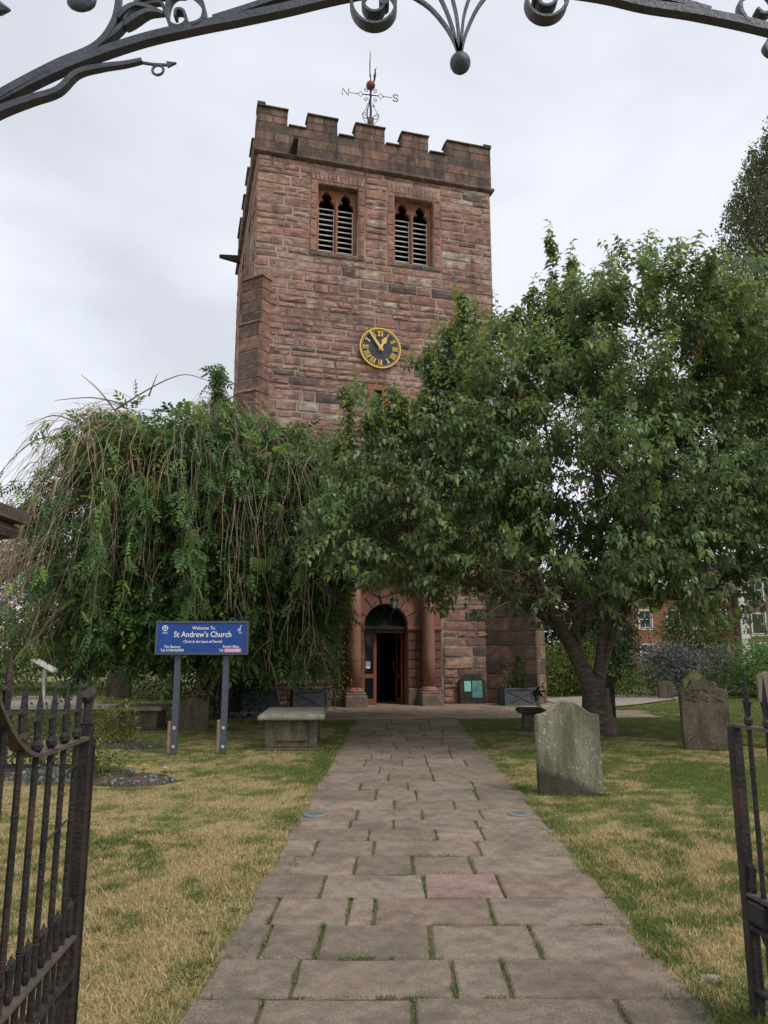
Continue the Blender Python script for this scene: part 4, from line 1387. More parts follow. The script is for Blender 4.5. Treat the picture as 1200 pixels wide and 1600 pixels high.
# gate piers (only the left cap edges into view) and the wrought-iron overthrow between them
OY = 2.1
def pier(x, label):
    p = thing('gate_pier', label, 'pier', (x, OY, 0), 0, 'stone piers carrying the gates')
    b = MB()
    b.box(-.28, .28, -.28, .28, 0, 1.95, ch=.02); b.build('shaft', M_PIERCAP, p)
    b = MB()
    b.lathe([(.30 * 1.414, 1.952), (.335 * 1.414, 1.962), (.345 * 1.414, 1.985), (.335 * 1.414, 2.002), (.325 * 1.414, 2.006), (.36 * 1.414, 2.012), (.36 * 1.414, 2.052), (.30 * 1.414, 2.075), (.05, 2.17)], 0, 0, 4, xf=lambda q: ((q[0] - q[1]) * .7071, (q[0] + q[1]) * .7071, q[2]))
    b.build('cap', M_PIERCAP, p)
    return p
pier(-1.56, 'brown stone gate pier whose moulded cap juts in at the left edge')
pier(2.12, 'brown stone gate pier out at the right edge behind the gate')

ot = thing('iron_overthrow', 'black wrought-iron overthrow arching across the top with scrolls and a ball pendant', 'overthrow', (0, OY, 0))
def opx(x, y):                                            # point of the overthrow's plane behind a spot of the picture
    u, w = (x - 600) / f_, (800 - y) / f_
    dy, dz = math.cos(a_) - w * math.sin(a_), math.sin(a_) + w * math.cos(a_)
    t = OY / dy
    return (u * t, 0.0, CAM_H + dz * t)
def smooth_pts(pts, n=6):
    out = []
    P = [Vector(p) for p in pts]
    for i in range(len(P) - 1):
        p0, p1, p2, p3 = P[max(i - 1, 0)], P[i], P[i + 1], P[min(i + 2, len(P) - 1)]
        for k in range(n):
            t = k / n
            out.append(0.5 * ((2 * p1) + (-p0 + p2) * t + (2 * p0 - 5 * p1 + 4 * p2 - p3) * t * t + (-p0 + 3 * p1 - 3 * p2 + p3) * t ** 3))
    out.append(P[-1])
    return out
def strap(name, px, th=.012, wd=.03, y=0.0, taper=None, parent=ot):
    pts = smooth_pts([opx(*p) for p in px])
    pts = [Vector((p.x, y, p.z)) for p in pts]
    n = len(pts)
    rad = [1.0] * n if taper is None else [taper[0] + (taper[1] - taper[0]) * i / (n - 1) for i in range(n)]
    b = MB(); b.tube(pts, rad, flat=(wd, th), up=(0, 1, 0))
    return b.build(name, M_IRON, parent)
LEFT = [(-190, 290), (-90, 212), (0, 158), (100, 108), (210, 68), (300, 46), (375, 31), (450, 15), (530, -4), (620, -20), (719, -26)]
RIGHT = [(719, -26), (830, -20), (936, -6), (1007, 10), (1090, 23), (1200, 47), (1300, 78), (1400, 122), (1560, 215)]
strap('main_arch', LEFT + RIGHT[1:], .029, .032)
# standards down to the piers, out of view
for (x, e) in ((-1.56, LEFT[0]), (2.12, RIGHT[-1])):
    top_ = opx(*e)
    b = MB(); b.tube([(x, 0, 2.13), (x, 0, top_[2] - .2), (top_[0], 0, top_[2])], .022, 8); b.build('standard', M_IRON, ot)
strap('upper_bar', [(334, 33), (400, 12), (470, -12), (560, -36)], .020, .03)
strap('upper_bar', [(1108, 20), (1060, 6), (1000, -8), (930, -22)], .020, .03)
strap('branch', [(-60, 190), (20, 142), (90, 104), (150, 76), (178, 40), (186, 0), (184, -40)], .024, .03, 0.0, (1.3, .6))
strap('branch', [(150, 76), (188, 46), (215, 14), (250, 4), (258, 22)], .016, .028, .004, (1.2, .5))
strap('tendril', [(-60, 210), (0, 178), (50, 159), (92, 145), (122, 118), (160, 108), (196, 103), (223, 97)], .018, .024, -.004, (1.5, .7))
strap('arrow_stem', [(220, 98), (240, 101), (262, 102)], .007, .007)
b = MB()
c0 = opx(247, 110)
b.tube([(c0[0] + .018 * math.cos(a), 0, c0[2] + .018 * math.sin(a)) for a in np.linspace(1.6, 1.6 + 2 * math.pi, 15)], .0045, 6)
b.build('arrow_loop', M_IRON, ot)
b = MB(); p0, p1, p2 = opx(276, 99), opx(260, 97), opx(262, 106)
b.prism([(p0[0], p0[2]), (p1[0], p1[2]), (p1[0] + .006, (p1[2] + p2[2]) / 2), (p2[0], p2[2])], -.004, .004); b.build('arrow_tip', M_IRON, ot)
strap('scroll', [(302, 44), (318, 34), (318, 10), (298, -10), (272, -4), (262, 18), (266, 40), (280, 46), (292, 38), (288, 22), (277, 20), (275, 30)], .010, .034, 0, (1.1, .9))
strap('scroll', [(196, 36), (214, 8), (250, -6), (290, -8)], .012, .032, .002)
strap('scroll', [(1168, 40), (1156, 22), (1156, 4), (1170, -10), (1192, -12), (1206, 2), (1204, 20), (1190, 26), (1180, 18)], .010, .034)
strap('scroll', [(1215, 58), (1200, 64), (1194, 76), (1204, 86), (1214, 80)], .009, .026)
for (cx, cy, rr, s_) in ((588, 8, 40, 1), (850, 0, 37, -1)):
    pts = []
    for i in range(26):
        t = i / 25
        a = math.radians(-200 + 560 * t) * s_ + (math.pi if s_ < 0 else 0)
        r_ = rr * (1 - .70 * t)
        pts.append((cx + r_ * math.cos(a) * 1.0, cy - r_ * math.sin(a)))
    strap('volute', pts, .009, .042, 0, (1, 1))
    q = opx(*pts[-1])
    b = MB(); b.tube([(q[0], -.022, q[2]), (q[0], .022, q[2])], .017, 10); b.build('volute_eye', M_IRON, ot)
strap('volute_arm', [(549, 12), (552, -14), (580, -44), (640, -30)], .009, .04)
strap('volute_arm', [(887, 2), (884, -22), (860, -48), (800, -36)], .009, .04)
for px in ([(628, -14), (668, 10), (695, 40), (710, 66), (717, 86)], [(700, -26), (712, 20), (717, 60), (719, 86)], [(742, -26), (726, 20), (721, 60), (719, 86)], [(772, -20), (748, 10), (732, 42), (724, 66), (721, 86)], [(672, -26), (690, 2), (706, 42), (716, 86)]):
    strap('pendant_rod', px, .010, .014)
b = MB(); c0 = opx(719, 99)
b.lathe([(.004, c0[2] - .034)] + [(.034 * math.sin(math.pi * k / 10), c0[2] - .034 * math.cos(math.pi * k / 10)) for k in range(1, 10)] + [(.004, c0[2] + .034)], c0[0], 0, 18)
b.build('pendant_ball', M_IRON, ot, True)
b = MB(); c0 = opx(128, 2); b.lathe([(.004, -.05)] + [(.05 * math.sin(math.pi * k / 8), -.05 * math.cos(math.pi * k / 8)) for k in range(1, 8)] + [(.004, .05)], 0, 0, 14, xf=lambda p: (c0[0] + p[0] * 1.0, p[1] * .4, c0[2] + p[2] * .8)); b.build('bud', M_IRON, ot, True)
b = MB()                                                   # acanthus leaf on the branch
for (q0, q1, q2) in (((186, 32), (215, 12), (262, 24)), ((196, 44), (232, 22), (262, 24))):
    P = [Vector(opx(*q)) for q in (q0, q1, q2)]
    b.tube(smooth_pts(P, 5), [1.0, 1.2, 1.3, 1.3, 1.2, 1.1, 1.0, .9, .7, .5, .2], flat=(.03, .014), up=(0, 1, 0))
b.build('leaf_ornament', M_IRON, ot)
for q in ((6, 18), (-14, 120)):
    b = MB(); c0 = opx(*q)
    b.tube([(c0[0] - .05, 0, c0[2] + .02), (c0[0] - .015, 0, c0[2] + .01), (c0[0] + .022, 0, c0[2] + .004)], [.012, .024, .004], 6); b.build('bud', M_IRON, ot)

# ------------------------------------------------------------------ welcome sign
SX0, SX1, SY = -3.25, -2.49, 11.85
sg = thing('welcome_sign', 'blue church welcome board with white lettering on two grey posts', 'sign', ((SX0 + SX1) / 2, SY, 0), R(1.0))
BW, BZ0, BZ1 = 1.46, 1.51, 2.035
b = MB(); b.box(-BW / 2 + .035, BW / 2 - .035, -.02, .02, BZ0 + .035, BZ1 - .035); board = b.build('board', M_SIGNBLUE, sg)
b = MB()
for (x0, x1, z0, z1) in ((-BW / 2, BW / 2, BZ0, BZ0 + .034), (-BW / 2, BW / 2, BZ1 - .034, BZ1), (-BW / 2, -BW / 2 + .034, BZ0 + .0345, BZ1 - .0345), (BW / 2 - .034, BW / 2, BZ0 + .0345, BZ1 - .0345)):
    b.box(x0, x1, -.032, .03, z0, z1, ch=.004)
b.build('frame', M_SIGNGREY, sg)
CX = (SX0 + SX1) / 2
for x in (SX0 - CX, SX1 - CX):
    b = MB(); b.box(x - .045, x + .045, .022, .11, 0, BZ1 - .06, ch=.006); p = b.build('post', M_SIGNGREY, sg)
    b = MB(); b.box(x - .105, x - .048, .02, .115, -.05, .50 if x < 0 else .52, ch=.015); b.build('stake', M_POSTWOOD, sg)
    for z in (.12, .40):
        b = MB(); b.box(x - .022, x + .022, .016, .021, z - .022, z + .022); b.lathe([(.009, -.006), (.009, 0)], 0, 0, 6, xf=lambda q: (x + q[0], .010 + q[2] * .5, z + q[1])); b.build('bolt_plate', M_BOLT, p)
def lettering(body, size, x, z, align='CENTER', bold=.0, shear=0., xs=1.0, m=None):
    vs, fs = text_shape(body, size, align, bold, shear, xs)
    b = MB(); b.add([(p[0] + x, p[1] - .0235, p[2] + z) for p in vs], fs)
    b.build('lettering', m or M_SIGNWHITE, board)
lettering('Welcome To', .072, .02, 1.925, bold=.0006, xs=.92)
lettering("St Andrew\u2019s Church", .125, .01, 1.825, bold=.0012, xs=.88)
lettering('Christ in the heart of Penrith', .060, .01, 1.715, bold=.0005, shear=.28, xs=.86)
lettering('The Rectory', .056, -.46, 1.635, bold=.0006, xs=.9)
lettering('Tel: 01768 863000', .056, -.46, 1.58, bold=.0006, xs=.86)
lettering('Parish Office', .056, .46, 1.635, bold=.0006, xs=.88)
lettering('Tel:', .056, .31, 1.58, bold=.0006, xs=.9)
b = MB(); b.box(.36, .62, -.0245, -.0205, 1.553, 1.607); b.build('pink_patch', M_PINK, board)
lettering('7742', .05, .56, 1.578, bold=.0004, xs=.85, m=mat('faded_digits', (0.85, 0.7, 0.75), rough=.6))
b = MB()
disc(b, .036, .046, .0215, .0240, 24, lambda p: (p[0], -p[1], p[2]), -.585, 1.925)
b.box(-.5895, -.5805, -.0242, -.0215, 1.878, 1.972); b.box(-.625, -.545, -.0241, -.0216, 1.927, 1.936)
b.box(-.625, -.545, -.0235, -.0215, 1.853, 1.858); b.box(-.622, -.55, -.0235, -.0215, 1.838, 1.843)
b.build('church_emblem', M_SIGNWHITE, board)
b = MB()
disc(b, .012, .020, .0215, .0240, 16, lambda p: (p[0], -p[1], p[2]), .575, 1.90)
b.box(.592, .600, -.0241, -.0216, 1.882, 1.955); b.tube([(.596, -.0230, 1.95), (.606, -.0230, 1.97), (.622, -.0230, 1.965)], .004, 5); b.box(.57, .625, -.0235, -.0215, 1.858, 1.863); b.box(.575, .62, -.0235, -.0215, 1.842, 1.847)
b.build('music_emblem', M_SIGNWHITE, board)

# ------------------------------------------------------------------ gravestones and tombs
def outline_curved(w, zs, zt, n=10):
    """Shouldered round-topped outline."""
    h = w / 2
    pts = [(-h, -.15), (h, -.15), (h, zs)]
    for i in range(n + 1):
        t = i / n
        x = h * (1 - 2 * t) * 1.0
        u = abs(x) / h
        if u > .66: z = zs + (zt - zs) * .18 * (1 - ((u - .66) / .34)) ** 1.0 * 1.0
        else: z = zs + (zt - zs) * (.18 + .82 * math.cos(u / .66 * math.pi / 2) ** .9)
        pts.append((x, z))
    pts.append((-h, zs))
    return pts
def headstone(name, label, loc, rotz, prof, th, m, ch=.015, lean=0.0):
    t = thing(name, label, 'gravestone', loc, rotz)
    t.rotation_euler = (lean, 0, rotz)
    b = MB(); b.prism(prof, -th / 2, th / 2, ch)
    return t, b.build('slab', m, t)
# near stone: pale face, dark-stained foot
prof = outline_curved(.735, .86, 1.02, 16)
M_NEAR = mat('pale_mossy_stone', (0.25, 0.235, 0.165), rough=.92, noise=.4, nscale=9, bump=.8, bscale=40, dirt=(.10, .088, .055), dscale=4.5, damt=.8, stretch=(1.6, 1.6, .4), spec=.15, dlo=.46, dhi=.6, fine=.3, fscale=60, spots=(26, .62, (.44, .45, .36), .75))
# stain with a shape of its own at the foot
nt = M_NEAR.node_tree
bs = nt.nodes['Principled BSDF']
old = bs.inputs['Base Color'].links[0].from_socket
tc_ = nt.nodes.new('ShaderNodeTexCoord'); sx = nt.nodes.new('ShaderNodeSeparateXYZ'); nt.links.new(tc_.outputs['Object'], sx.inputs[0])
nz = nt.nodes.new('ShaderNodeTexNoise'); nz.inputs['Scale'].default_value = 4.5; nz.inputs['Detail'].default_value = 5; nt.links.new(tc_.outputs['Object'], nz.inputs['Vector'])
def mathn(nt, op, a, b=None):
    n = nt.nodes.new('ShaderNodeMath'); n.operation = op
    for i, v in enumerate((a, b)):
        if v is None: continue
        if hasattr(v, 'links'): nt.links.new(v, n.inputs[i])
        else: n.inputs[i].default_value = v
    return n.outputs[0]
e1 = mathn(nt, 'ADD', sx.outputs['Z'], mathn(nt, 'MULTIPLY', sx.outputs['X'], .38))
e2 = mathn(nt, 'ADD', e1, mathn(nt, 'MULTIPLY', mathn(nt, 'SUBTRACT', nz.outputs['Fac'], .5), .28))
mrr = nt.nodes.new('ShaderNodeMapRange'); nt.links.new(e2, mrr.inputs['Value'])
mrr.inputs['From Min'].default_value = .12; mrr.inputs['From Max'].default_value = .22; mrr.inputs['To Min'].default_value = .8; mrr.inputs['To Max'].default_value = 0
mxx = nt.nodes.new('ShaderNodeMix'); mxx.data_type = 'RGBA'; nt.links.new(mrr.outputs[0], mxx.inputs['Factor']); nt.links.new(old, mxx.inputs['A']); mxx.inputs['B'].default_value = (.045, .036, .028, 1)
nt.links.new(mxx.outputs['Result'], bs.inputs['Base Color'])
t, s_ = headstone('gravestone', 'pale mossy round-shouldered gravestone with dark foot beside the path', (2.09, 8.72, 0), R(4), prof, .10, M_NEAR, .018, R(-2))
# dark stone on the right with carved crest
def crest_outline(w, z0, zt):
    h = w / 2
    return [(-h * .92, -.15), (h * .92, -.15), (h, .35), (h, z0), (h * .86, z0 + .06), (h * .62, z0 + .07), (h * .55, z0 + .16), (h * .34, z0 + .18), (h * .25, z0 + .15), (h * .05, zt), (-h * .1, z0 + .18), (-h * .3, z0 + .22), (-h * .5, z0 + .19), (-h * .58, z0 + .12), (-h * .7, z0 + .07), (-h, z0 - .02), (-h, .35)]
t, s_ = headstone('gravestone', 'dark carved gravestone with jagged crest right of the cherry tree', (5.23, 12.45, 0), R(-5), crest_outline(.76, .90, 1.14), .12, M_GRAVEDARK, .016, R(-1.5))
b = MB(); r_ = random.Random(3)
for k in range(26):
    x, z = r_.uniform(-.30, .30), r_.uniform(.76, .98)
    b.lathe([(.045, -.0), (.036, .014), (.012, .022)], 0, 0, 7, xf=lambda p: (x + p[0] * r_.uniform(.5, 1.3), -.058 - p[2], z + p[1] * r_.uniform(.4, .9)))
b.build('carved_relief', M_GRAVEDARK, t)
t, s_ = headstone('gravestone', 'yellow-lichened round-topped gravestone just behind the dark carved one', (5.60, 13.7, 0), 0, outline_curved(.42, 1.06, 1.23), .1, mat('yellow_lichen_stone', (.27, .25, .10), rough=.95, noise=.3, nscale=9, bump=.4, dirt=(.14, .13, .07), dscale=6, damt=.6), .012)
t, s_ = headstone('gravestone', 'weathered grey gravestone under the weeping tree behind the sign', (-3.83, 15.4, 0), R(2), outline_curved(.60, .56, .66), .12, M_GRAVEDARK, .02, R(2))
t, s_ = headstone('gravestone', 'dark upright gravestone half hidden behind the cherry trunk', (5.20, 18.2, 0), R(-8), outline_curved(.62, .95, 1.10), .12, M_GRAVEBLACK)
t, s_ = headstone('gravestone', 'brown gravestone cut off by the right edge behind the gate', (6.75, 12.6, 0), R(-6), outline_curved(.66, 1.0, 1.13), .11, M_GRAVEDARK)
t, s_ = headstone('gravestone', 'small distant gravestone in front of the lilac bush', (9.2, 24.8, 0), R(0), outline_curved(.5, .5, .58), .1, M_GRAVEDARK)
t, s_ = headstone('gravestone', 'reddish far gravestone beside the bright green bush', (12.0, 23.8, 0), R(0), outline_curved(.62, .78, .9), .12, mat('reddish_stone', (.25, .19, .15), rough=.9, noise=.3, nscale=8))
for i, (x, yv, w, h, lab) in enumerate([(-8.9, 25.5, .8, .9, 'leaning mossy gravestone by the big trunk at the far left'), (-7.6, 27.5, .55, .6, 'low grey gravestone right of the big trunk at the far left')]):
    headstone('gravestone', lab, (x, yv, 0), R(6 * (-1) ** i), outline_curved(w, h * .8, h), .12, M_GRAVEDARK, .015, R(4))

# chest tomb by the path
def chest(label, loc, rotz, L, W, H, top_m):
    t = thing('chest_tomb', label, 'tomb', loc, rotz)
    b = MB(); b.box(-L / 2 - .05, L / 2 + .05, -W / 2 - .04, W / 2 + .04, -.04, .05, ch=.015); b.build('plinth', M_GRAVEDARK, t)
    b = MB(); b.box(-L / 2 + .02, L / 2 - .02, -W / 2 + .02, W / 2 - .02, .05, H - .09, ch=.01); b.build('body', M_GRAVEDARK, t)
    for sx_ in (-1, 1):
        for sy_ in (-1, 1):
            b = MB(); x, y = sx_ * (L / 2 - .05), sy_ * (W / 2 - .05)
            b.box(x - .065, x + .065, y - .065, y + .065, .05, H - .085, ch=.012); b.build('corner_post', M_GRAVEDARK, t)
    b = MB(); b.box(-L * .30, L * .30, -W / 2 - .004, -W / 2 + .05, .14, H - .16, ch=.018); b.build('panel', M_GRAVEDARK, t)
    b = MB()
    b.box(-L / 2 - .13, L / 2 + .13, -W / 2 - .13, W / 2 + .13, H - .085, H - .01, ch=.018)
    b.box(-L / 2 - .09, L / 2 + .09, -W / 2 - .09, W / 2 + .09, H - .012, H + .005, ch=.004)
    b.build('ledger', top_m, t)
    return t
chest('moss-topped chest tomb with a panelled end at the left edge of the path', (-1.52, 12.95, 0), R(3), .80, 1.35, .57, M_LEDGER)
chest('low table tomb with grey slab under the weeping tree left of the sign', (-5.02, 15.75, 0), R(2), .84, .7, .46, M_LEDGER)
t = chest('small dark stone pedestal by the path with ivy climbing over it', (2.98, 15.5, 0), R(-4), .30, .35, .42, M_GRAVEBLACK)
# leaning copper-plated stone against the tower wall
p_ = tower_pt(6.84, .16)
t, s_ = headstone('memorial_stone', 'black shouldered memorial stone with two green copper plates leaning on the tower wall', (p_.x, p_.y, 0), TH, [(-.42, -.1), (.42, -.1), (.42, .70), (.33, .72), (.25, .80), (.17, .86), (-.17, .86), (-.25, .80), (-.33, .72), (-.42, .70)], .12, M_GRAVEBLACK, .012, R(-4))
b = MB(); b.box(-.27, -.06, -.072, -.061, .36, .66); b.build('pale_plate', M_NOTICE, t)
b = MB(); b.box(-.02, .30, -.071, -.061, .18, .67); b.build('verdigris_plate', M_VERDIGRIS, t)

# planters with crossed boards
def planter(label, loc, rotz, W=.95, D=.5, H=.52):
    t = thing('planter', label, 'planter', loc, rotz, 'crossed-front planters along the tower')
    b = MB()
    b.box(-W / 2 + .02, W / 2 - .02, -D / 2 + .02, -D / 2 + .04, .02, H - .02); b.box(-W / 2 + .02, W / 2 - .02, D / 2 - .04, D / 2 - .02, .02, H - .02)
    b.box(-W / 2 + .02, -W / 2 + .04, -D / 2 + .041, D / 2 - .041, .02, H - .02); b.box(W / 2 - .04, W / 2 - .02, -D / 2 + .041, D / 2 - .041, .02, H - .02)
    b.build('box', M_PLANTER, t)
    b = MB()
    for (x0, x1, z0, z1) in ((-W / 2, W / 2, 0, .05), (-W / 2, W / 2, H - .05, H), (-W / 2, -W / 2 + .05, .051, H - .051), (W / 2 - .05, W / 2, .051, H - .051)):
        b.box(x0, x1, -D / 2 - .006, -D / 2 + .019, z0, z1, ch=.004); b.box(x0, x1, D / 2 - .019, D / 2, z0, z1)
    for x in (-W / 2, W / 2 - .02): b.box(x, x + .02, -D / 2 + .02, D / 2 - .02, H - .05, H); b.box(x, x + .02, -D / 2 + .02, D / 2 - .02, 0, .05)
    b.build('frame', M_PLANTER, t)
    for s in (-1, 1):
        b = MB(); b.tube([(-W / 2 + .05, -D / 2 + .008 - .004 * s, .05 if s > 0 else H - .05), (W / 2 - .05, -D / 2 + .008 - .004 * s, H - .05 if s > 0 else .05)], 1, flat=(.016, .045), up=(0, 1, 0)); b.build('cross_board', M_PLANTER, t)
    b = MB(); b.box(-W / 2 + .041, W / 2 - .041, -D / 2 + .041, D / 2 - .041, H - .12, H - .07); b.build('soil', M_SOIL, t)
    return t
PLP = [(-3.25, 20.15, R(4)), (-2.05, 20.75, R(15)), (3.88, 22.15, R(13))]
planter('grey crossed-front planter left of the door with bright strappy leaves spilling over', (PLP[0][0], PLP[0][1], 0), PLP[0][2])
planter('grey crossed-front planter nearest the left door column under hanging twigs', (PLP[1][0], PLP[1][1], 0), PLP[1][2])
planter('grey crossed-front planter with a clipped cone at the right buttress', (PLP[2][0], PLP[2][1], 0), PLP[2][2], 1.0, .55, .50)

# in-ground uplights
for (x, yv, lab) in ((-.67, 7.62, 'round glass uplight set in the left edge of the path'), (1.33, 7.65, 'round glass uplight set in the right edge of the path')):
    t = thing('ground_light', lab, 'light', (x, yv, .012), 0, 'uplights in the path')
    b = MB(); b.lathe([(.115, -.02), (.115, .010), (.105, .014), (.086, .014), (.086, .009)], 0, 0, 24); b.build('rim', mat('dull_steel', (0.28, 0.28, 0.27), rough=.5, metal=.4), t)
    b = MB(); b.lathe([(.085, .004), (.085, .011), (.05, .013)], 0, 0, 24); b.build('lens', M_UPLIGHT, t)

# white information lectern at the far left
t = thing('information_lectern', 'white tilted information lectern on a slim post at the far left', 'lectern', (-10.9, 24.3, 0), R(0))
b = MB(); b.box(-.05, .05, -.04, .04, 0, .98); b.build('post', M_WHITEPAINT, t)
b = MB(); b.add([(-.36, -.3, 1.24), (.40, -.3, .86), (.40, .3, .86), (-.36, .3, 1.24), (-.34, -.3, 1.28), (.42, -.3, .90), (.42, .3, .90), (-.34, .3, 1.28)], [(0, 1, 2, 3), (4, 5, 6, 7), (0, 1, 5, 4), (1, 2, 6, 5), (2, 3, 7, 6), (3, 0, 4, 7)]); b.build('panel', M_WHITEPAINT, t)

# small stone chip on the lawn beside the path
b = MB(); b.lathe([(.035, -.02), (.05, .0), (.04, .014), (.012, .02)], 0, 0, 9, xf=lambda p: (1.60 + p[0] * 1.2, 3.98 + p[1] * .6, p[2] + .01))
tag(b.build('stone_chip', M_SLAB, None, tint=(.3, .23, .18)), 'flat pinkish stone chip in the grass by the right path edge', 'stone')

# ------------------------------------------------------------------ foliage tools
def norm(a):
    return a / np.maximum(np.linalg.norm(a, axis=1, keepdims=True), 1e-9)

def leaf_arrays(P, D, U, L, W, C, fold=.18, droop=.25):
    """Folded, drooping leaves: base, two flanks, midrib, tip (5 verts, 4 triangles each)."""
    N = len(P)
    D = norm(D)
    S = norm(np.cross(D, U))
    Nn = np.cross(S, D)
    L, W = L[:, None], W[:, None]
    mid = P + D * L * .45
    v = np.empty((N, 5, 3))
    v[:, 0] = P
    v[:, 1] = mid + S * W * .5 + Nn * W * fold
    v[:, 2] = mid
    v[:, 3] = mid - S * W * .5 + Nn * W * fold
    v[:, 4] = P + D * L - Nn * L * droop
    base = (np.arange(N) * 5)[:, None, None]
    t = np.array([[0, 1, 2], [0, 2, 3], [2, 1, 4], [3, 2, 4]])[None]
    tris = (base + t).reshape(-1, 3)
    cols = np.repeat(C, 5, axis=0)
    return v.reshape(-1, 3), tris, cols

def rand_unit(n, g=nrng):
    v = g.normal(size=(n, 3))
    return norm(v)

def mixcol(pal, n, g=nrng, var=.18):
    pal = np.array(pal)
    i = g.integers(0, len(pal), n)
    return pal[i] * g.uniform(1 - var, 1 + var, (n, 1))

def grow_skeleton(limbs, targets, step=.4, sag=0.0, wob=.05, seed=1):
    """Limbs: polylines [(x, y, z)]. Targets are joined one by one to the nearest point of the skeleton."""
    g = np.random.default_rng(seed)
    pos, par = [], []
    for ln in limbs:
        prev = -1
        pts = [np.array(p, float) for p in ln]
        if pos:
            d = [np.linalg.norm(p - pts[0]) for p in pos]
            prev = int(np.argmin(d))
            if d[prev] > .05:
                pos.append(pts[0]); par.append(prev); prev = len(pos) - 1
        else:
            pos.append(pts[0]); par.append(-1); prev = 0
        for q in pts[1:]:
            p0 = pos[prev]
            n = max(1, int(np.linalg.norm(q - p0) / step))
            for k in range(1, n + 1):
                c = p0 + (q - p0) * k / n + (g.normal(size=3) * wob * .5 if k < n else 0)
                pos.append(c); par.append(prev); prev = len(pos) - 1
    A = np.zeros((60000, 3)); A[:len(pos)] = pos
    cnt = len(pos)
    root = np.array(pos[0])
    order = np.argsort([np.linalg.norm(t - root) for t in targets])
    tips = []
    for i in order:
        t = np.array(targets[i], float)
        dv = A[:cnt] - t
        dist = np.linalg.norm(dv, axis=1) + np.maximum(0, A[:cnt, 2] - t[2]) * .6
        j = int(np.argmin(dist))
        p0 = A[j].copy()
        d = t - p0
        n = max(1, int(np.linalg.norm(d) / step))
        prev = j
        bend = np.array([0, 0, .18 * np.linalg.norm(d)]) * (1 if sag == 0 else sag)
        for k in range(1, n + 1):
            u = k / n
            c = p0 + d * u - bend * 4 * u * (1 - u) * .5 + (g.normal(size=3) * wob if k < n else 0)
            A[cnt] = c; pos.append(c); par.append(prev); prev = cnt; cnt += 1
        tips.append((i, prev))
    return np.array(pos), np.array(par), dict(tips)

def skeleton_mesh(b, pos, par, r_tip=.006, power=2.3, base_flare=1.6, rmax=.4, sides=None, rmin_draw=0):
    n = len(pos)
    kids = [[] for _ in range(n)]
    for i, p in enumerate(par):
        if p >= 0: kids[p].append(i)
    rad = np.zeros(n)
    for i in range(n - 1, -1, -1):
        if not kids[i]: rad[i] = r_tip
        else: rad[i] = sum(rad[k] ** power for k in kids[i]) ** (1 / power)
    rad = np.minimum(rad, rmax)
    seen_ = set()
    starts = [0] + [k for i in range(n) for k in sorted(kids[i], key=lambda q: -rad[q])[1:]]
    for s in starts:
        chain = []
        if par[s] >= 0: chain.append(par[s])
        c = s
        while True:
            chain.append(c)
            if not kids[c]: break
            c = max(kids[c], key=lambda q: rad[q])
        rr = [float(rad[k]) for k in chain]
        if par[s] >= 0: rr[0] = min(rr[0], rr[1] * 1.25)
        if max(rr) < rmin_draw: continue
        sd_ = sides or (12 if rr[0] > .1 else 7 if rr[0] > .03 else 4)
        b.tube([tuple(pos[k]) for k in chain], rr, sd_, caps=False)
    return rad

# ------------------------------------------------------------------ cherry tree
CH = np.array((4.15, 14.85, 0.0))
cherry = thing('cherry_tree', 'broad leafy cherry tree with a forked trunk right of the path', 'tree', tuple(CH))
g_c = np.random.default_rng(5)
def in_ellipsoids(els, n, g, shell=.55):
    out = []
    vol = np.array([e[3] * e[4] * e[5] * (e[6] if len(e) > 6 else 1) for e in els]); vol = vol / vol.sum()
    while len(out) < n:
        e = els[g.choice(len(els), p=vol)]
        d = g.normal(size=3); d /= np.linalg.norm(d)
        r = (shell ** 3 + (1 - shell ** 3) * g.random()) ** (1 / 3)
        p = np.array(e[:3]) + d * r * np.array(e[3:6])
        # not deep inside another lobe
        deep = any(np.sum(((p - np.array(q[:3])) / np.array(q[3:6])) ** 2) < shell ** 2 * .8 for q in els if q is not e)
        if deep or p[2] < 1.75: continue
        out.append(p)
    return np.array(out)
ELS = [(3.9, 14.4, 5.3, 3.7, 3.5, 3.0, 1.0), (0.7, 13.5, 4.4, 2.0, 1.9, 2.2, 1.25), (6.9, 14.6, 5.4, 3.0, 3.0, 2.9, 1.0), (3.0, 12.0, 4.0, 2.9, 1.6, 1.75, .9), (2.1, 14.4, 6.4, 1.8, 2.0, 1.55, 1.0), (5.3, 13.0, 7.0, 2.6, 2.0, 1.7, 1.0), (-.15, 12.6, 3.7, 1.05, 1.2, 1.0, 1.5), (5.8, 13.4, 3.35, 2.7, 1.9, .95, 1.1), (3.4, 15.8, 3.4, 2.6, 1.4, .9, 1.0)]
tg = in_ellipsoids(ELS, 2550, g_c, .42)
tg = np.array([q for q in tg if mnoise.noise(Vector(q * .75)) + .4 * mnoise.noise(Vector(q * 1.9)) > -.16])
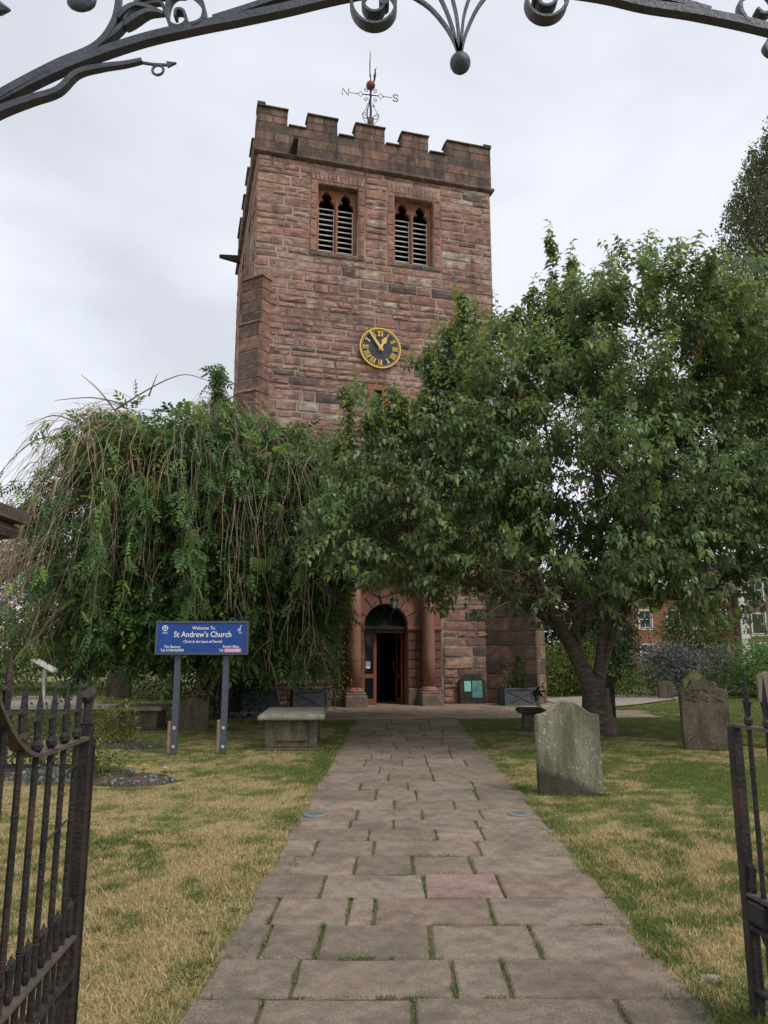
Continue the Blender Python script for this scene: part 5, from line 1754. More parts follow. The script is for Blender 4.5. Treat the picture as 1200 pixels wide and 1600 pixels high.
limbs = [[CH, CH + (0, 0, .35), CH + (-.03, 0, .7)],
         [CH + (-.03, 0, .7), CH + (-.26, -.06, 1.2), CH + (-.6, -.2, 1.85), CH + (-1.4, -.6, 2.4), CH + (-2.4, -1.0, 2.85), CH + (-3.4, -1.3, 3.6)],
         [CH + (-.03, 0, .7), CH + (.10, .0, 1.5), CH + (.12, -.1, 2.6), CH + (.15, -.3, 4.0), CH + (.1, -.4, 5.6), CH + (-.1, -.5, 7.6)],
         [CH + (-.03, 0, .7), CH + (.16, .14, 1.3), CH + (.55, .3, 2.1), CH + (1.4, .3, 3.0), CH + (2.6, .1, 3.9), CH + (3.6, -.1, 5.0)],
         [CH + (-.26, -.06, 1.2), CH + (-.32, .1, 2.2), CH + (-.7, .3, 3.4), CH + (-1.3, .1, 5.2), CH + (-1.9, -.2, 7.0)],
         [CH + (.12, -.1, 2.6), CH + (.7, -.9, 3.2), CH + (1.1, -1.8, 3.6), CH + (1.0, -2.6, 4.2)],
         [CH + (.16, .14, 1.3), CH + (.4, .3, 2.6), CH + (1.3, .4, 4.6), CH + (1.7, .1, 6.6), CH + (1.9, -.2, 8.0)],
         [CH + (-.6, -.2, 1.85), CH + (-1.2, -1.3, 2.6), CH + (-1.6, -2.4, 3.0), CH + (-2.6, -2.7, 3.3)]]
pos, par, tips = grow_skeleton(limbs, tg, .38, 0, .05, 3)
# tall upright water shoots at the top of the crown
shoots_up = [((1.6, 13.4, 6.8), (1.5, 13.3, 8.6)), ((3.4, 13.7, 7.7), (3.32, 13.6, 10.2)), ((3.0, 13.7, 7.6), (2.85, 13.6, 8.9)), ((3.6, 13.7, 7.8), (3.75, 13.6, 9.6)), ((4.3, 13.7, 7.9), (4.25, 13.6, 9.2)), ((4.7, 13.7, 7.9), (4.75, 13.6, 9.1)), ((5.35, 13.6, 8.0), (5.22, 13.5, 9.75)), ((5.6, 13.6, 8.0), (5.8, 13.5, 9.2)), ((6.3, 13.7, 8.0), (6.45, 13.6, 9.3)), ((-.6, 12.9, 4.8), (-.68, 12.8, 6.7)), ((-.2, 12.9, 5.1), (-.15, 12.8, 6.2)), ((.15, 12.9, 5.3), (.1, 12.8, 6.5)), ((.8, 13.2, 6.0), (.85, 13.1, 7.6)), ((1.1, 13.2, 6.2), (1.2, 13.1, 8.0)),
             ((5.3, 13.6, 8.0), (5.3, 13.5, 8.9)), ((7.2, 13.9, 7.7), (7.5, 13.8, 8.6)), ((1.4, 13.5, 6.2), (1.25, 13.4, 7.3)), ((-.25, 12.7, 4.6), (-.35, 12.6, 5.9)), ((-.75, 12.7, 4.3), (-.8, 12.6, 5.3)), ((.3, 12.9, 5.2), (.35, 12.8, 6.2)), ((2.6, 13.8, 7.3), (2.7, 13.7, 8.4))]
b = MB()
loc_pos = pos - CH
rad = skeleton_mesh(b, loc_pos, par, .0095, 2.05, rmax=.26, rmin_draw=.0)
b.build('trunk', M_BARK_CHERRY, cherry, True)
# flared foot of the trunk
b = MB(); n = 22
vs, fs = [], []
for (z, r_) in ((-.06, .44), (.05, .37), (.18, .315), (.35, .28), (.6, .262), (.86, .255)):
    for k in range(n):
        a = 2 * math.pi * k / n
        rr = r_ * (1 + .10 * math.sin(a * 5 + 1) * (1.2 - z) + .05 * math.sin(a * 3 + z * 3))
        vs.append((rr * math.cos(a) - .03 * max(0, z), rr * math.sin(a), z))
for i in range(5):
    for k in range(n):
        fs.append((i * n + k, i * n + (k + 1) % n, (i + 1) * n + (k + 1) % n, (i + 1) * n + k))
b.add(vs, fs); b.build('root_flare', M_BARK_CHERRY, cherry, True)

# leafy shoots
def mnoise_v(A):
    return np.array([mnoise.noise(Vector(a)) for a in A])
Ps, Ds, Us, Ls, Ws, Cs = [], [], [], [], [], []
tb = MB(); tb.cur = (.16, .12, .085)
DEEP = [(0.142, 0.214, 0.078), (0.162, 0.240, 0.084), (0.116, 0.184, 0.076), (0.192, 0.268, 0.086), (0.158, 0.222, 0.116)]
LIME = [(0.31, 0.38, 0.075), (0.37, 0.41, 0.085), (0.24, 0.33, 0.07), (0.42, 0.36, 0.09)]
def shoot(p0, d0, ln, nleaf, g, grav=.25, lime=0.0, lsize=1.0, twig=True, sparse_tip=True):
    pts = [p0]
    d = d0.copy()
    seg = 5
    for k in range(seg):
        d = d + np.array((0, 0, -grav / seg)) + g.normal(size=3) * .05
        d /= np.linalg.norm(d)
        pts.append(pts[-1] + d * ln / seg)
    pts = np.array(pts)
    if twig: tb.tube([tuple(q - CH) for q in pts], [.0055, .005, .0045, .004, .003, .002], 3, caps=False)
    t = np.linspace(.08, 1.0, nleaf) + g.uniform(-.02, .02, nleaf)
    t = np.clip(t, 0, 1)
    idx = np.minimum((t * seg).astype(int), seg - 1)
    fr = t * seg - idx
    P = pts[idx] * (1 - fr[:, None]) + pts[idx + 1] * fr[:, None]
    T = norm(pts[idx + 1] - pts[idx])
    ang = np.arange(nleaf) * 2.4 + g.uniform(0, 6)
    ref = np.tile(np.array((0.3, 0.2, 1.0)), (nleaf, 1))
    A = norm(np.cross(T, ref)); B = np.cross(T, A)
    out = A * np.cos(ang)[:, None] + B * np.sin(ang)[:, None]
    D = out * .85 + T * .35 + np.array((0, 0, -.42)) + g.normal(size=(nleaf, 3)) * .15
    L = g.uniform(.10, .20, nleaf) * lsize * (1 - .3 * t)
    U = np.tile(np.array((0, 0, 1.0)), (nleaf, 1)) + g.normal(size=(nleaf, 3)) * .25
    C = mixcol(DEEP, nleaf, g) * g.uniform(.78, 1.32)
    if lime > 0:
        Lm = mixcol(LIME, nleaf, g)
        w = np.clip((t - (1 - lime)) / max(lime, .01), 0, 1)[:, None] * g.uniform(.5, 1, (nleaf, 1))
        C = C * (1 - w) + Lm * w
    Ps.append(P); Ds.append(D); Us.append(U); Ls.append(L); Ws.append(L * g.uniform(.46, .58, nleaf)); Cs.append(C)
cen = np.array((3.6, 14.2, 4.8))
for i, t in enumerate(tg):
    outw = (t - cen) / np.array((4.5, 3.6, 3.2))
    o = outw / np.linalg.norm(outw)
    top = max(0, o[2])
    near = t[1] < 14.8
    nsh = 5 if near else 4
    for k in range(nsh):
        d0 = o * .8 + np.array((0, 0, .35 + .5 * top)) + g_c.normal(size=3) * .55
        d0 /= np.linalg.norm(d0)
        lime = 0.0
        if top > .15 and g_c.random() < .85: lime = g_c.uniform(.3, .95) * min(1, top * 1.9)
        elif g_c.random() < .15: lime = .35
        shoot(t + g_c.normal(size=3) * .12, d0, g_c.uniform(.3, .62), int(g_c.integers(11, 17)), g_c, g_c.uniform(.2, .9), lime, 1.0, near and k < 2)
for (p0, p1) in shoots_up:
    p0, p1 = np.array(p0), np.array(p1)
    d = p1 - p0; ln = np.linalg.norm(d)
    shoot(p0, d / ln, ln, int(ln * 34), g_c, .02, .45, 1.15)
    for k in range(int(ln * 13)):
        u = g_c.uniform(0, .8)
        q = p0 + d * u
        dd = d / ln * .8 + g_c.normal(size=3) * .5
        shoot(q, dd / np.linalg.norm(dd), g_c.uniform(.25, .55) * (1.15 - u), 12, g_c, .35, .5, 1.05)
# low drooping sprays in front of the door and along the crown's lower edge
for k in range(95):
    u = g_c.random()
    x = -1.0 + 9.5 * u
    yv = 11.4 + g_c.uniform(-.4, 2.4)
    z = 3.2 - 1.0 * math.sin(min(1, u * 1.8) * math.pi * .5) + g_c.uniform(-.25, .7)
    d0 = np.array((g_c.uniform(-.9, .5), g_c.uniform(-.6, .1), g_c.uniform(-.2, .25))); d0 /= np.linalg.norm(d0)
    shoot(np.array((x, yv, max(2.0, z))), d0, g_c.uniform(.45, .95), 15, g_c, .8, .1, 1.05)
# a few clusters of dead orange leaves
for (x, yv, z) in ((3.05, 11.0, 4.0), (4.6, 12.0, 3.55), (5.15, 11.5, 6.5), (2.3, 12.0, 5.9)):
    n = 12
    Ps.append(np.array((x, yv, z)) + g_c.normal(size=(n, 3)) * .07); Ds.append(g_c.normal(size=(n, 3)) * .5 + (0, 0, -1)); Us.append(rand_unit(n, g_c)); Ls.append(g_c.uniform(.07, .11, n)); Ws.append(g_c.uniform(.03, .05, n)); Cs.append(mixcol([(.32, .09, .035), (.25, .08, .03)], n, g_c))
P, D, U, L, W, C = (np.concatenate(a) for a in (Ps, Ds, Us, Ls, Ws, Cs))
low = (P[:, 2] < 2.62) & (P[:, 0] < .75)
low |= (P[:, 2] < 2.2) & (P[:, 0] < 1.3)
low |= (P[:, 2] < 2.85) & (P[:, 0] > 1.2) & (P[:, 0] < 4.2) & (mnoise_v(P * 1.3) < -.02)
low |= (P[:, 2] < 2.95) & (P[:, 0] >= 4.2) & (mnoise_v(P * 1.3) < -.34)
P, D, U, L, W, C = (a[~low] for a in (P, D, U, L, W, C))
# the 300 leaves that show largest become leaves of their own
depth = P[:, 1] * math.cos(PITCH) + (P[:, 2] - CAM_H) * math.sin(PITCH)
infr = np.abs(P[:, 0] / depth) < .5
score = np.where(infr, L / depth, 0)
big = np.argsort(-score)[:300]
keep = np.ones(len(P), bool); keep[big] = False
v, t, c = leaf_arrays(P[keep] - CH, D[keep], U[keep], L[keep], W[keep], C[keep])
crown = np_mesh('crown', v, t, c, M_LEAF, cherry)
crown['kind'] = 'stuff'
tb.build('twigs', M_TWIG, crown)
unit = []
for k, colr in enumerate(((.135, .208, .076), (.162, .24, .084), (.28, .35, .085))):
    vv, tt, cc = leaf_arrays(np.zeros((1, 3)), np.array([[1., 0, 0]]), np.array([[0, 0, 1.]]), np.array([1.]), np.array([.52]), np.array([colr]))
    o = np_mesh('leaf', vv, tt, cc, M_LEAF, crown)
    unit.append(o.data)
    bpy.data.objects.remove(o)
for i in big:
    d = Vector(D[i]).normalized(); s = d.cross(Vector(U[i])).normalized(); nrm = s.cross(d)
    k = 2 if C[i][0] > .16 else int(i) % 2
    o = link('leaf', unit[k], crown)
    m = Matrix((d, -s, nrm)).transposed().to_4x4()
    o.matrix_local = Matrix.Translation(Vector(P[i] - CH)) @ m @ Matrix.Scale(float(L[i]), 4)
print('cherry leaves', len(P))

# ------------------------------------------------------------------ weeping ash
WA = np.array((-4.05, 18.3, 0.0))
ash = thing('weeping_ash_tree', 'weeping ash with trailing bare twigs and leaf curtains left of the tower door', 'tree', tuple(WA))
g_a = np.random.default_rng(9)
def ash_top(x, y):
    """Height of the drooping dome above a spot."""
    a = 7.05 - (x + 5.7) ** 2 * (1.0 if x < -5.7 else .55) - ((y - 17.0) / 2.5) ** 2 * 1.3
    c = 7.5 - (x + 3.9) ** 2 * .8 - ((y - 17.4) / 2.3) ** 2 * 1.3
    e = 6.6 - (x + 2.4) ** 2 * (.45 if x < -2.4 else .65) - ((y - 17.2) / 2.4) ** 2 * 1.3
    return max(a, c, e) + .75 * mnoise.noise(Vector((x * .85, y * .85, 3.3))) + .4 * mnoise.noise(Vector((x * 2.1, y * 2.1, 7.7)))
tg = []
while len(tg) < 330:
    x, yv = g_a.uniform(-7.3, -.75), g_a.uniform(14.5, 20.0)
    if ((x + 4.9) / 4.1) ** 2 + ((yv - 17.3) / 2.7) ** 2 > 1: continue
    z = ash_top(x, yv)
    if z < 3.2: continue
    if x < -6.2 and g_a.random() < .55: continue
    tg.append((x, yv, z + g_a.uniform(-.35, .1)))
tg = np.array(tg)
limbs = [[WA, WA + (.05, 0, 1.5), WA + (.0, -.1, 3.2), WA + (-.1, -.3, 4.6), WA + (.1, -.5, 6.2), WA + (.05, -.6, 7.5)],
         [WA + (-.1, -.2, 4.0), WA + (-.8, -.5, 5.3), WA + (-1.5, -.8, 6.3), WA + (-2.2, -1.0, 6.85), WA + (-3.1, -1.1, 6.4)],
         [WA + (.0, -.1, 3.4), WA + (.7, -.5, 4.8), WA + (1.3, -.8, 5.9), WA + (2.0, -.9, 6.2), WA + (2.7, -.9, 5.7)],
         [WA + (-.05, -.1, 3.4), WA + (-.3, -1.2, 5.0), WA + (-.6, -2.2, 5.7), WA + (-.8, -3.0, 5.3)],
         [WA + (-.8, -.5, 5.3), WA + (-1.8, -1.6, 6.0), WA + (-2.5, -2.4, 5.9)], [WA + (.7, -.5, 4.8), WA + (1.1, -1.6, 5.6), WA + (1.3, -2.4, 5.4)]]
pos, par, tips = grow_skeleton(limbs, tg, .42, -1.0, .06, 8)
b = MB(); skeleton_mesh(b, pos - WA, par, .007, 2.4, rmax=.30)
b.build('trunk', M_BARK_ASH, ash, True)
tw = MB()
TWC = [(.37, .275, .175), (.30, .22, .14), (.44, .34, .22), (.24, .18, .125), (.34, .28, .19)]
LP, LD, LU, LL, LC = [], [], [], [], []
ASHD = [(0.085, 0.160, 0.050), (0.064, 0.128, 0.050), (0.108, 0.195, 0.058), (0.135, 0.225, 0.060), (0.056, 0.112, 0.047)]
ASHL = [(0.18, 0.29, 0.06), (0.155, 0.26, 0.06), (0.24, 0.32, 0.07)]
def strand(p0, out, length, leafy, drift, g, rad=.006, n=9, jig=.07):
    pts = [p0]
    d = np.array((out[0], out[1], .25)); d /= np.linalg.norm(d)
    seg = length / n
    for k in range(n):
        d = d * .62 + np.array((out[0] * drift, out[1] * drift, -1.0)) * .38 + g.normal(size=3) * jig
        d /= np.linalg.norm(d)
        q = pts[-1] + d * seg
        if q[2] < .55 or (q[0] > -.95 and q[2] < 3.5) or (-6.6 < q[0] < -3.4 and q[2] < 1.15) or (q[0] >= -3.4 and q[2] < 1.05): break
        pts.append(q)
    if len(pts) < 3: return pts
    tw.cur = tuple(np.array(TWC[g.integers(len(TWC))]) * g.uniform(.8, 1.2))
    m = len(pts)
    tw.tube([tuple(q - WA) for q in pts], [rad * (1 - .7 * i / (m - 1)) for i in range(m)], 4 if rad > .008 else 3, caps=False)
    if leafy < 5 and length > .9:                    # side twiglets
        for k in range(int(g.integers(2, 6))):
            i = int(g.integers(1, m - 1)); q = pts[i]
            dd = (pts[i + 1] - pts[i]) / seg + g.normal(size=3) * .55
            q1 = q + dd / np.linalg.norm(dd) * g.uniform(.15, .4); q2 = q1 + (dd + np.array((0, 0, -.9))) * g.uniform(.08, .25)
            tw.tube([tuple(q - WA), tuple(q1 - WA), tuple(q2 - WA)], [rad * .6, rad * .45, rad * .25], 3, caps=False)
    if leafy > 0:
        P = np.array(pts)
        nl = int(length * leafy)
        t = g.uniform(.12, 1, nl) * (m - 1.001)
        cl_ = np.array([mnoise.noise(Vector(P[int(q)] * .95)) + .35 * mnoise.noise(Vector(P[int(q)] * 2.6)) for q in t])
        skirt = np.array([P[int(q)][0] < -6.9 and P[int(q)][2] < 4.6 for q in t])
        door = np.array([P[int(q)][0] > -1.15 and P[int(q)][2] < 3.6 for q in t])
        t = t[(cl_ > -.02 + g.uniform(-.10, .10, nl) + .30 * skirt) & ~door]; nl = len(t)
        if nl == 0: return pts
        i = t.astype(int); f = (t - i)[:, None]
        Q = P[i] * (1 - f) + P[i + 1] * f
        T = norm(P[i + 1] - P[i])
        h = g.normal(size=(nl, 3)); h[:, 2] *= .3
        D = norm(h) * .8 + T * .5 + np.array((0, 0, -.25))
        LP.append(Q); LD.append(D); LU.append(np.tile((0, 0, 1.), (nl, 1)) + g.normal(size=(nl, 3)) * .35)
        LL.append(g.uniform(.19, .33, nl))
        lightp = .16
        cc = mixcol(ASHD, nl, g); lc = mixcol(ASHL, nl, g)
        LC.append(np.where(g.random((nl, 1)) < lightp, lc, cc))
    return pts
def radial(x, y):
    o = np.array((x + 4.6, (y - 17.6) * 1.2)); l = np.linalg.norm(o)
    return o / max(l, .2)
for t in tg:
    o = radial(t[0], t[1])
    front = t[1] < 18.2
    left = t[0] < -5.9
    for k in range(3 if front else 1):
        o2 = o + g_a.normal(size=2) * .45; o2 /= np.linalg.norm(o2)
        bare = g_a.random() < (.6 if left else .18)
        ln = g_a.uniform(1.4, max(1.8, t[2] - .7))
        p = np.array(t) + g_a.normal(size=3) * .15
        if bare:
            strand(p, o2 * .7, ln * .9, 0 if g_a.random() < .6 else 4, .40 if left else .30, g_a, g_a.uniform(.005, .010), 10, .13)
        else:
            strand(p, o2 * .8, ln, g_a.uniform(4, 8), .26 if left else .18, g_a, .006)
# leaf curtains that start lower, inside the dome
for k in range(560):
    x, yv = g_a.uniform(-7.0, -1.2), g_a.uniform(15.6, 20.0)
    if x < -5.9 and g_a.random() < .5: continue
    if ((x + 4.6) / 3.9) ** 2 + ((yv - 17.3) / 2.5) ** 2 > 1: continue
    zt = ash_top(x, yv)
    z = g_a.uniform(1.6, max(2.0, zt - .2))
    o2 = radial(x, yv) + g_a.normal(size=2) * .5
    strand(np.array((x, yv, z)), o2 / np.linalg.norm(o2), g_a.uniform(.8, 2.2), g_a.uniform(11, 17), .12, g_a, .005, 7)
# bushy sprays of leaves, gathered in clumps over the outside of the dome
def clump(c, out, n, size, g, light):
    P = c + g.normal(size=(n, 3)) * size * np.array((1, 1, .8))
    D = norm(P - c) * .9 + np.array((out[0], out[1], 0)) * .7 + g.normal(size=(n, 3)) * .35 + np.array((0, 0, -.12))
    LP.append(P); LD.append(D); LU.append(np.tile((0, 0, 1.), (n, 1)) + g.normal(size=(n, 3)) * .35); LL.append(g.uniform(.26, .44, n))
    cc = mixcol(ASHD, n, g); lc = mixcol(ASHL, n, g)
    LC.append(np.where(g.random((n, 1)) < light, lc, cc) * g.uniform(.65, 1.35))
nc_ = 0
while nc_ < 900:
    x, yv = g_a.uniform(-7.4, -1.0), g_a.uniform(14.6, 19.0)
    zt = ash_top(x, yv)
    if zt < 2.2 or zt > 7.55: continue
    if x < -5.7 and g_a.random() < .45 + .4 * min(1, (-5.7 - x)): continue
    u = g_a.random() ** .7
    z = zt - .1 - u * (zt - 1.3)
    if z < 1.75 and x < -3.9: continue
    if z < 1.55 + .5 * (x > -2.6): continue
    edge = ((x + 4.6) / 3.8) ** 2 + ((yv - 17.2) / 2.5) ** 2
    if edge > 1.05 or (edge < .35 and zt - z > 1.2): continue
    if x < -6.4 and z < 4.2 and g_a.random() < .7: continue
    if x > -1.5 and z < 3.4: continue
    if mnoise.noise(Vector((x * .9, yv * .9, z * .9 + 5))) + .4 * mnoise.noise(Vector((x * 2.2, yv * 2.2, z * 2.2))) < .03: continue
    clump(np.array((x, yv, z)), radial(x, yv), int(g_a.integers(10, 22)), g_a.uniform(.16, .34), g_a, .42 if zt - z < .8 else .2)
    nc_ += 1
# trailing bare twig bundles: left skirt, centre and by the door
for (cx, cy, cz, ox, oy, n, ln, dr) in ((-6.2, 15.6, 6.2, -.6, -.3, 30, 2.4, .45), (-6.8, 16.0, 5.0, -.7, -.2, 44, 2.9, .5), (-7.5, 16.0, 3.8, -.7, -.3, 46, 2.3, .75), (-8.3, 16.0, 3.0, -.8, -.3, 40, 1.7, .8), (-6.2, 15.2, 6.2, .45, -.4, 50, 2.8, .45), (-5.9, 15.1, 5.0, .1, -.4, 30, 2.8, .25), (-5.2, 15.2, 5.4, .3, -.3, 26, 3.6, .12),
                                    (-4.2, 15.1, 4.8, .2, -.2, 22, 3.3, .08), (-2.9, 15.4, 5.5, -.35, -.3, 54, 2.4, .35), (-2.2, 15.5, 5.3, .3, -.3, 24, 2.6, .2), (-1.75, 15.4, 4.3, .2, -.3, 18, 3.0, .1), (-2.6, 15.2, 3.2, -.1, -.2, 12, 2.2, .15), (-1.7, 15.2, 2.9, .0, -.2, 12, 1.9, .25),
                                    (-7.2, 15.6, 4.3, -.8, -.4, 40, 2.9, .8), (-8.0, 15.4, 3.3, -.8, -.4, 40, 2.2, .7), (-8.4, 15.6, 2.9, -.7, -.5, 36, 2.0, .6), (-6.8, 15.0, 3.6, -.7, -.4, 30, 2.4, .7), (-6.2, 14.8, 2.6, -.7, -.3, 20, 1.7, .8)):
    for k in range(n):
        p = np.array((cx, cy, cz)) + g_a.normal(size=3) * (.42, .35, .3)
        o2 = np.array((ox, oy)) + g_a.normal(size=2) * .35
        strand(p, o2 / max(np.linalg.norm(o2), .3), ln * g_a.uniform(.55, 1.1), 0 if g_a.random() < .85 else 5, dr * g_a.uniform(.6, 1.3), g_a, g_a.uniform(.006, .012), 10, .035 + .025 * ln)
# dead branch standing out over the top and one thick hanging branch by the door
for pts in ([(-6.2, 16.3, 7.0), (-5.6, 16.2, 7.35), (-5.0, 16.1, 7.65), (-4.5, 16.0, 7.75), (-4.0, 16.0, 7.6)], [(-6.1, 16.2, 6.9), (-6.5, 16.1, 7.4), (-6.9, 16.0, 7.75)], [(-5.9, 16.2, 7.1), (-6.6, 16.0, 7.2), (-7.4, 15.9, 7.1)], [(-5.4, 16.2, 7.3), (-5.2, 16.1, 7.8)], [(-3.9, 16.6, 7.9), (-3.5, 16.5, 7.7), (-3.3, 16.5, 7.3)],
            [(-7.0, 16.0, 6.3), (-7.7, 15.9, 6.2), (-8.2, 15.8, 5.7), (-8.6, 15.7, 5.0)], [(-6.9, 16.0, 6.6), (-7.4, 15.9, 6.75), (-8.0, 15.9, 6.5)]):
    tw.cur = (.17, .135, .10)
    tw.tube([tuple(np.array(q) - WA) for q in smooth_pts(pts, 4)], [.022 - .016 * i / (4 * (len(pts) - 1)) for i in range(4 * (len(pts) - 1) + 1)], 5)
for pts in ([(-1.55, 15.5, 4.4), (-1.5, 15.3, 3.6), (-1.6, 15.2, 2.9), (-1.8, 15.1, 2.3), (-1.9, 15.1, 1.8), (-1.75, 15.1, 1.3)], [(-1.55, 15.25, 3.3), (-1.25, 15.2, 3.0), (-1.1, 15.2, 2.5), (-1.2, 15.2, 2.1)], [(-2.4, 15.2, 4.0), (-2.5, 15.1, 3.1), (-2.8, 15.1, 2.4)], [(-4.6, 15.0, 5.2), (-4.7, 14.9, 4.2), (-4.9, 14.8, 3.5), (-5.6, 14.7, 3.0)]):
    tw.cur = (.36, .28, .18)
    tw.tube([tuple(np.array(q) - WA) for q in smooth_pts(pts, 5)], [.026 - .017 * i / (5 * (len(pts) - 1)) for i in range(5 * (len(pts) - 1) + 1)], 6)
# the small leafy leader standing up at the top
for k in range(70):
    u = g_a.random()
    p = np.array((-3.95 + g_a.normal() * .22 * (1.2 - u), 16.4 + g_a.normal() * .2, 6.6 + 1.55 * u))
    o2 = g_a.normal(size=2); o2 /= np.linalg.norm(o2)
    strand(p, o2, g_a.uniform(.3, .6) * (1.3 - u), 34, .3, g_a, .005, 4)
LP, LD, LU, LL, LC = (np.concatenate(a) for a in (LP, LD, LU, LL, LC))
def pinnate(P, D, U, L, C, pairs=4, g=nrng):
    """Compound leaves: leaflets in pairs along a rachis plus one at the tip."""
    D = norm(D); S = norm(np.cross(D, U)); Nn = np.cross(S, D)
    oP, oD, oU, oL, oC = [], [], [], [], []
    for k in range(pairs):
        u = .22 + .68 * k / (pairs - 1)
        for s in (-1, 1):
            oP.append(P + D * (L * u)[:, None] - Nn * (L * .35 * u * u)[:, None]); oD.append(S * s * .85 + D * .5 - Nn * .25 + g.normal(size=P.shape) * .08); oU.append(Nn); oL.append(L * .46 * (1 - .25 * abs(u - .5))); oC.append(C)
    oP.append(P + D * L[:, None] - Nn * (L * .35)[:, None]); oD.append(D - Nn * .5); oU.append(Nn); oL.append(L * .40); oC.append(C)
    return [np.concatenate(a) for a in (oP, oD, oU, oL, oC)]
p5 = pinnate(LP - WA, LD, LU, LL, LC)
v, t, c = leaf_arrays(p5[0], p5[1], p5[2], p5[3], p5[3] * .46, p5[4], .1, .12)
acrown = np_mesh('crown', v, t, c, M_ASHLEAF, ash); acrown['kind'] = 'stuff'
tag(tw.build('hanging_twigs', M_TWIG, ash), kind='stuff')
print('ash leaves', len(LP))

# ------------------------------------------------------------------ shrubs, far trees, plants
def shrub(name, label, cat, loc, els, n, lsize, pal, asp=.5, group=None, stems=5, g=None, clump=.22, per=14, shell=.55, trunk=None, leafm=None, up=.35):
    """Leaves gathered in clumps spread through one or more ellipsoids (centres relative to loc)."""
    g = g or np.random.default_rng(abs(int(loc[0] * 131 + loc[1] * 17)) + 3)
    o = thing(name, label, cat, loc, 0, group)
    nc = max(3, n // per)
    C = []
    for _ in range(nc):
        e = els[g.integers(len(els))]
        d = g.normal(size=3); d /= np.linalg.norm(d)
        r = (shell ** 3 + (1 - shell ** 3) * g.random()) ** (1 / 3) * g.uniform(.82, 1.12)
        C.append(np.array(e[:3]) + d * r * np.array(e[3:]))
    C = np.array(C)
    C = C[C[:, 2] > .05]
    P = np.repeat(C, per, axis=0) + g.normal(size=(len(C) * per, 3)) * clump
    P[:, 2] = np.maximum(P[:, 2], .03)
    N = len(P)
    base = np.array(els[0][:3])
    D = norm(P - base) + g.normal(size=(N, 3)) * .6 + np.array((0, 0, -.15))
    U = np.tile((0, 0, 1.), (N, 1)) * (up * 2) + g.normal(size=(N, 3)) * .5
    L = g.uniform(.7, 1.25, N) * lsize
    tone = np.repeat(g.uniform(.75, 1.2, (len(C), 1)), per, axis=0)
    col = mixcol(pal, N, g) * tone
    v, t, c = leaf_arrays(P, D, U, L, L * asp, col)
    f = np_mesh('crown' if trunk else 'foliage', v, t, c, leafm or M_ASHLEAF, o); f['kind'] = 'stuff'
    b = MB(); b.cur = (.14, .11, .08)
    if trunk:
        H, r0 = trunk
        tpos, tpar, _ = grow_skeleton([[(0, 0, 0), (0.05, 0, H * .4), (0, .05, H)]], C[g.choice(len(C), min(len(C), 60), replace=False)], max(.5, H / 10), 0, .08, 2)
        skeleton_mesh(b, tpos, tpar, .02, 2.3, rmax=r0)
        b.build('trunk', M_BARK_ASH, o, True)
    else:
        for k in range(stems):
            e = C[g.integers(len(C))]
            b.tube([(e[0] * .1, e[1] * .1, 0), (e[0] * .4, e[1] * .4, e[2] * .55), tuple(e)], [.012, .009, .004], 4)
        b.build('stems', M_TWIG, o)
    return o
GRN = [(0.075, 0.14, 0.03), (0.055, 0.115, 0.028), (0.10, 0.17, 0.035)]
DKG = [(0.025, 0.05, 0.018), (0.032, 0.062, 0.02), (0.02, 0.042, 0.018)]
YEL = [(0.24, 0.25, 0.04), (0.19, 0.22, 0.04), (0.15, 0.19, 0.04), (0.28, 0.26, 0.05)]
# planters' plants
shrub('strappy_plant', 'bright strappy plant spilling over the leftmost planter', 'plant', (PLP[0][0], PLP[0][1], .42), [(0, 0, .25, .42, .22, .3)], 260, .34, [(0.12, .24, .04), (.08, .18, .035)], .09, clump=.08)
shrub('planter_shrub', 'dark leafy shrub in the planter nearest the left door column', 'shrub', (PLP[1][0], PLP[1][1], .42), [(0, 0, .55, .6, .35, .6), (.5, -.1, .75, .4, .3, .4)], 1500, .085, DKG + [(0.05, .09, .025)])
shrub('planter_shrub', 'dark fern-like shrub behind the leftmost planter', 'shrub', (PLP[0][0] - .1, PLP[0][1] + .35, .1), [(0, 0, 1.0, .65, .4, .7)], 1300, .09, DKG + [(0.045, .085, .025)])
shrub('yellow_shrub', 'yellow-leaved shrub beside the left door column', 'shrub', (-1.35, 21.15, 0), [(0, 0, 1.35, .28, .25, .40), (.05, .1, .7, .2, .2, .6)], 420, .085, [(0.38, .34, .05), (.26, .28, .05), (.1, .15, .035)])
ct = np.array((PLP[2][0], PLP[2][1], .43))
o = thing('cone_topiary', 'clipped spiral cone topiary in the right planter', 'topiary', tuple(ct)); gt = np.random.default_rng(2)
zz = gt.random(2600) ** 1.3; an = gt.uniform(0, 2 * math.pi, 2600); rr = .30 * (1 - zz) ** .8 * (1 + .16 * np.sin(zz * 30 + an)) * gt.uniform(.75, 1.05, 2600)
P = np.stack([.08 + rr * np.cos(an), rr * np.sin(an), .08 + zz * .88], 1); N = len(P)
v, t, c = leaf_arrays(P, np.stack([np.cos(an), np.sin(an), np.full(N, .3)], 1) + gt.normal(size=(N, 3)) * .4, np.tile((0, 0, 1.), (N, 1)), gt.uniform(.03, .05, N), gt.uniform(.018, .028, N), mixcol([(0.07, .13, .03), (.11, .18, .04), (.04, .085, .02)], N, gt))
f = np_mesh('foliage', v, t, c, M_ASHLEAF, o); f['kind'] = 'stuff'
b = MB(); b.tube([(.08, 0, 0), (.08, 0, .8)], [.02, .006], 6); b.build('stem', M_BARK_ASH, o)
shrub('variegated_shrub', 'small cream-edged shrub left of the cone topiary', 'shrub', (PLP[2][0] - .28, PLP[2][1] - .02, .42), [(0, 0, .22, .19, .16, .26)], 420, .055, [(0.34, .34, .12), (.09, .15, .035), (.06, .11, .03)], clump=.06)
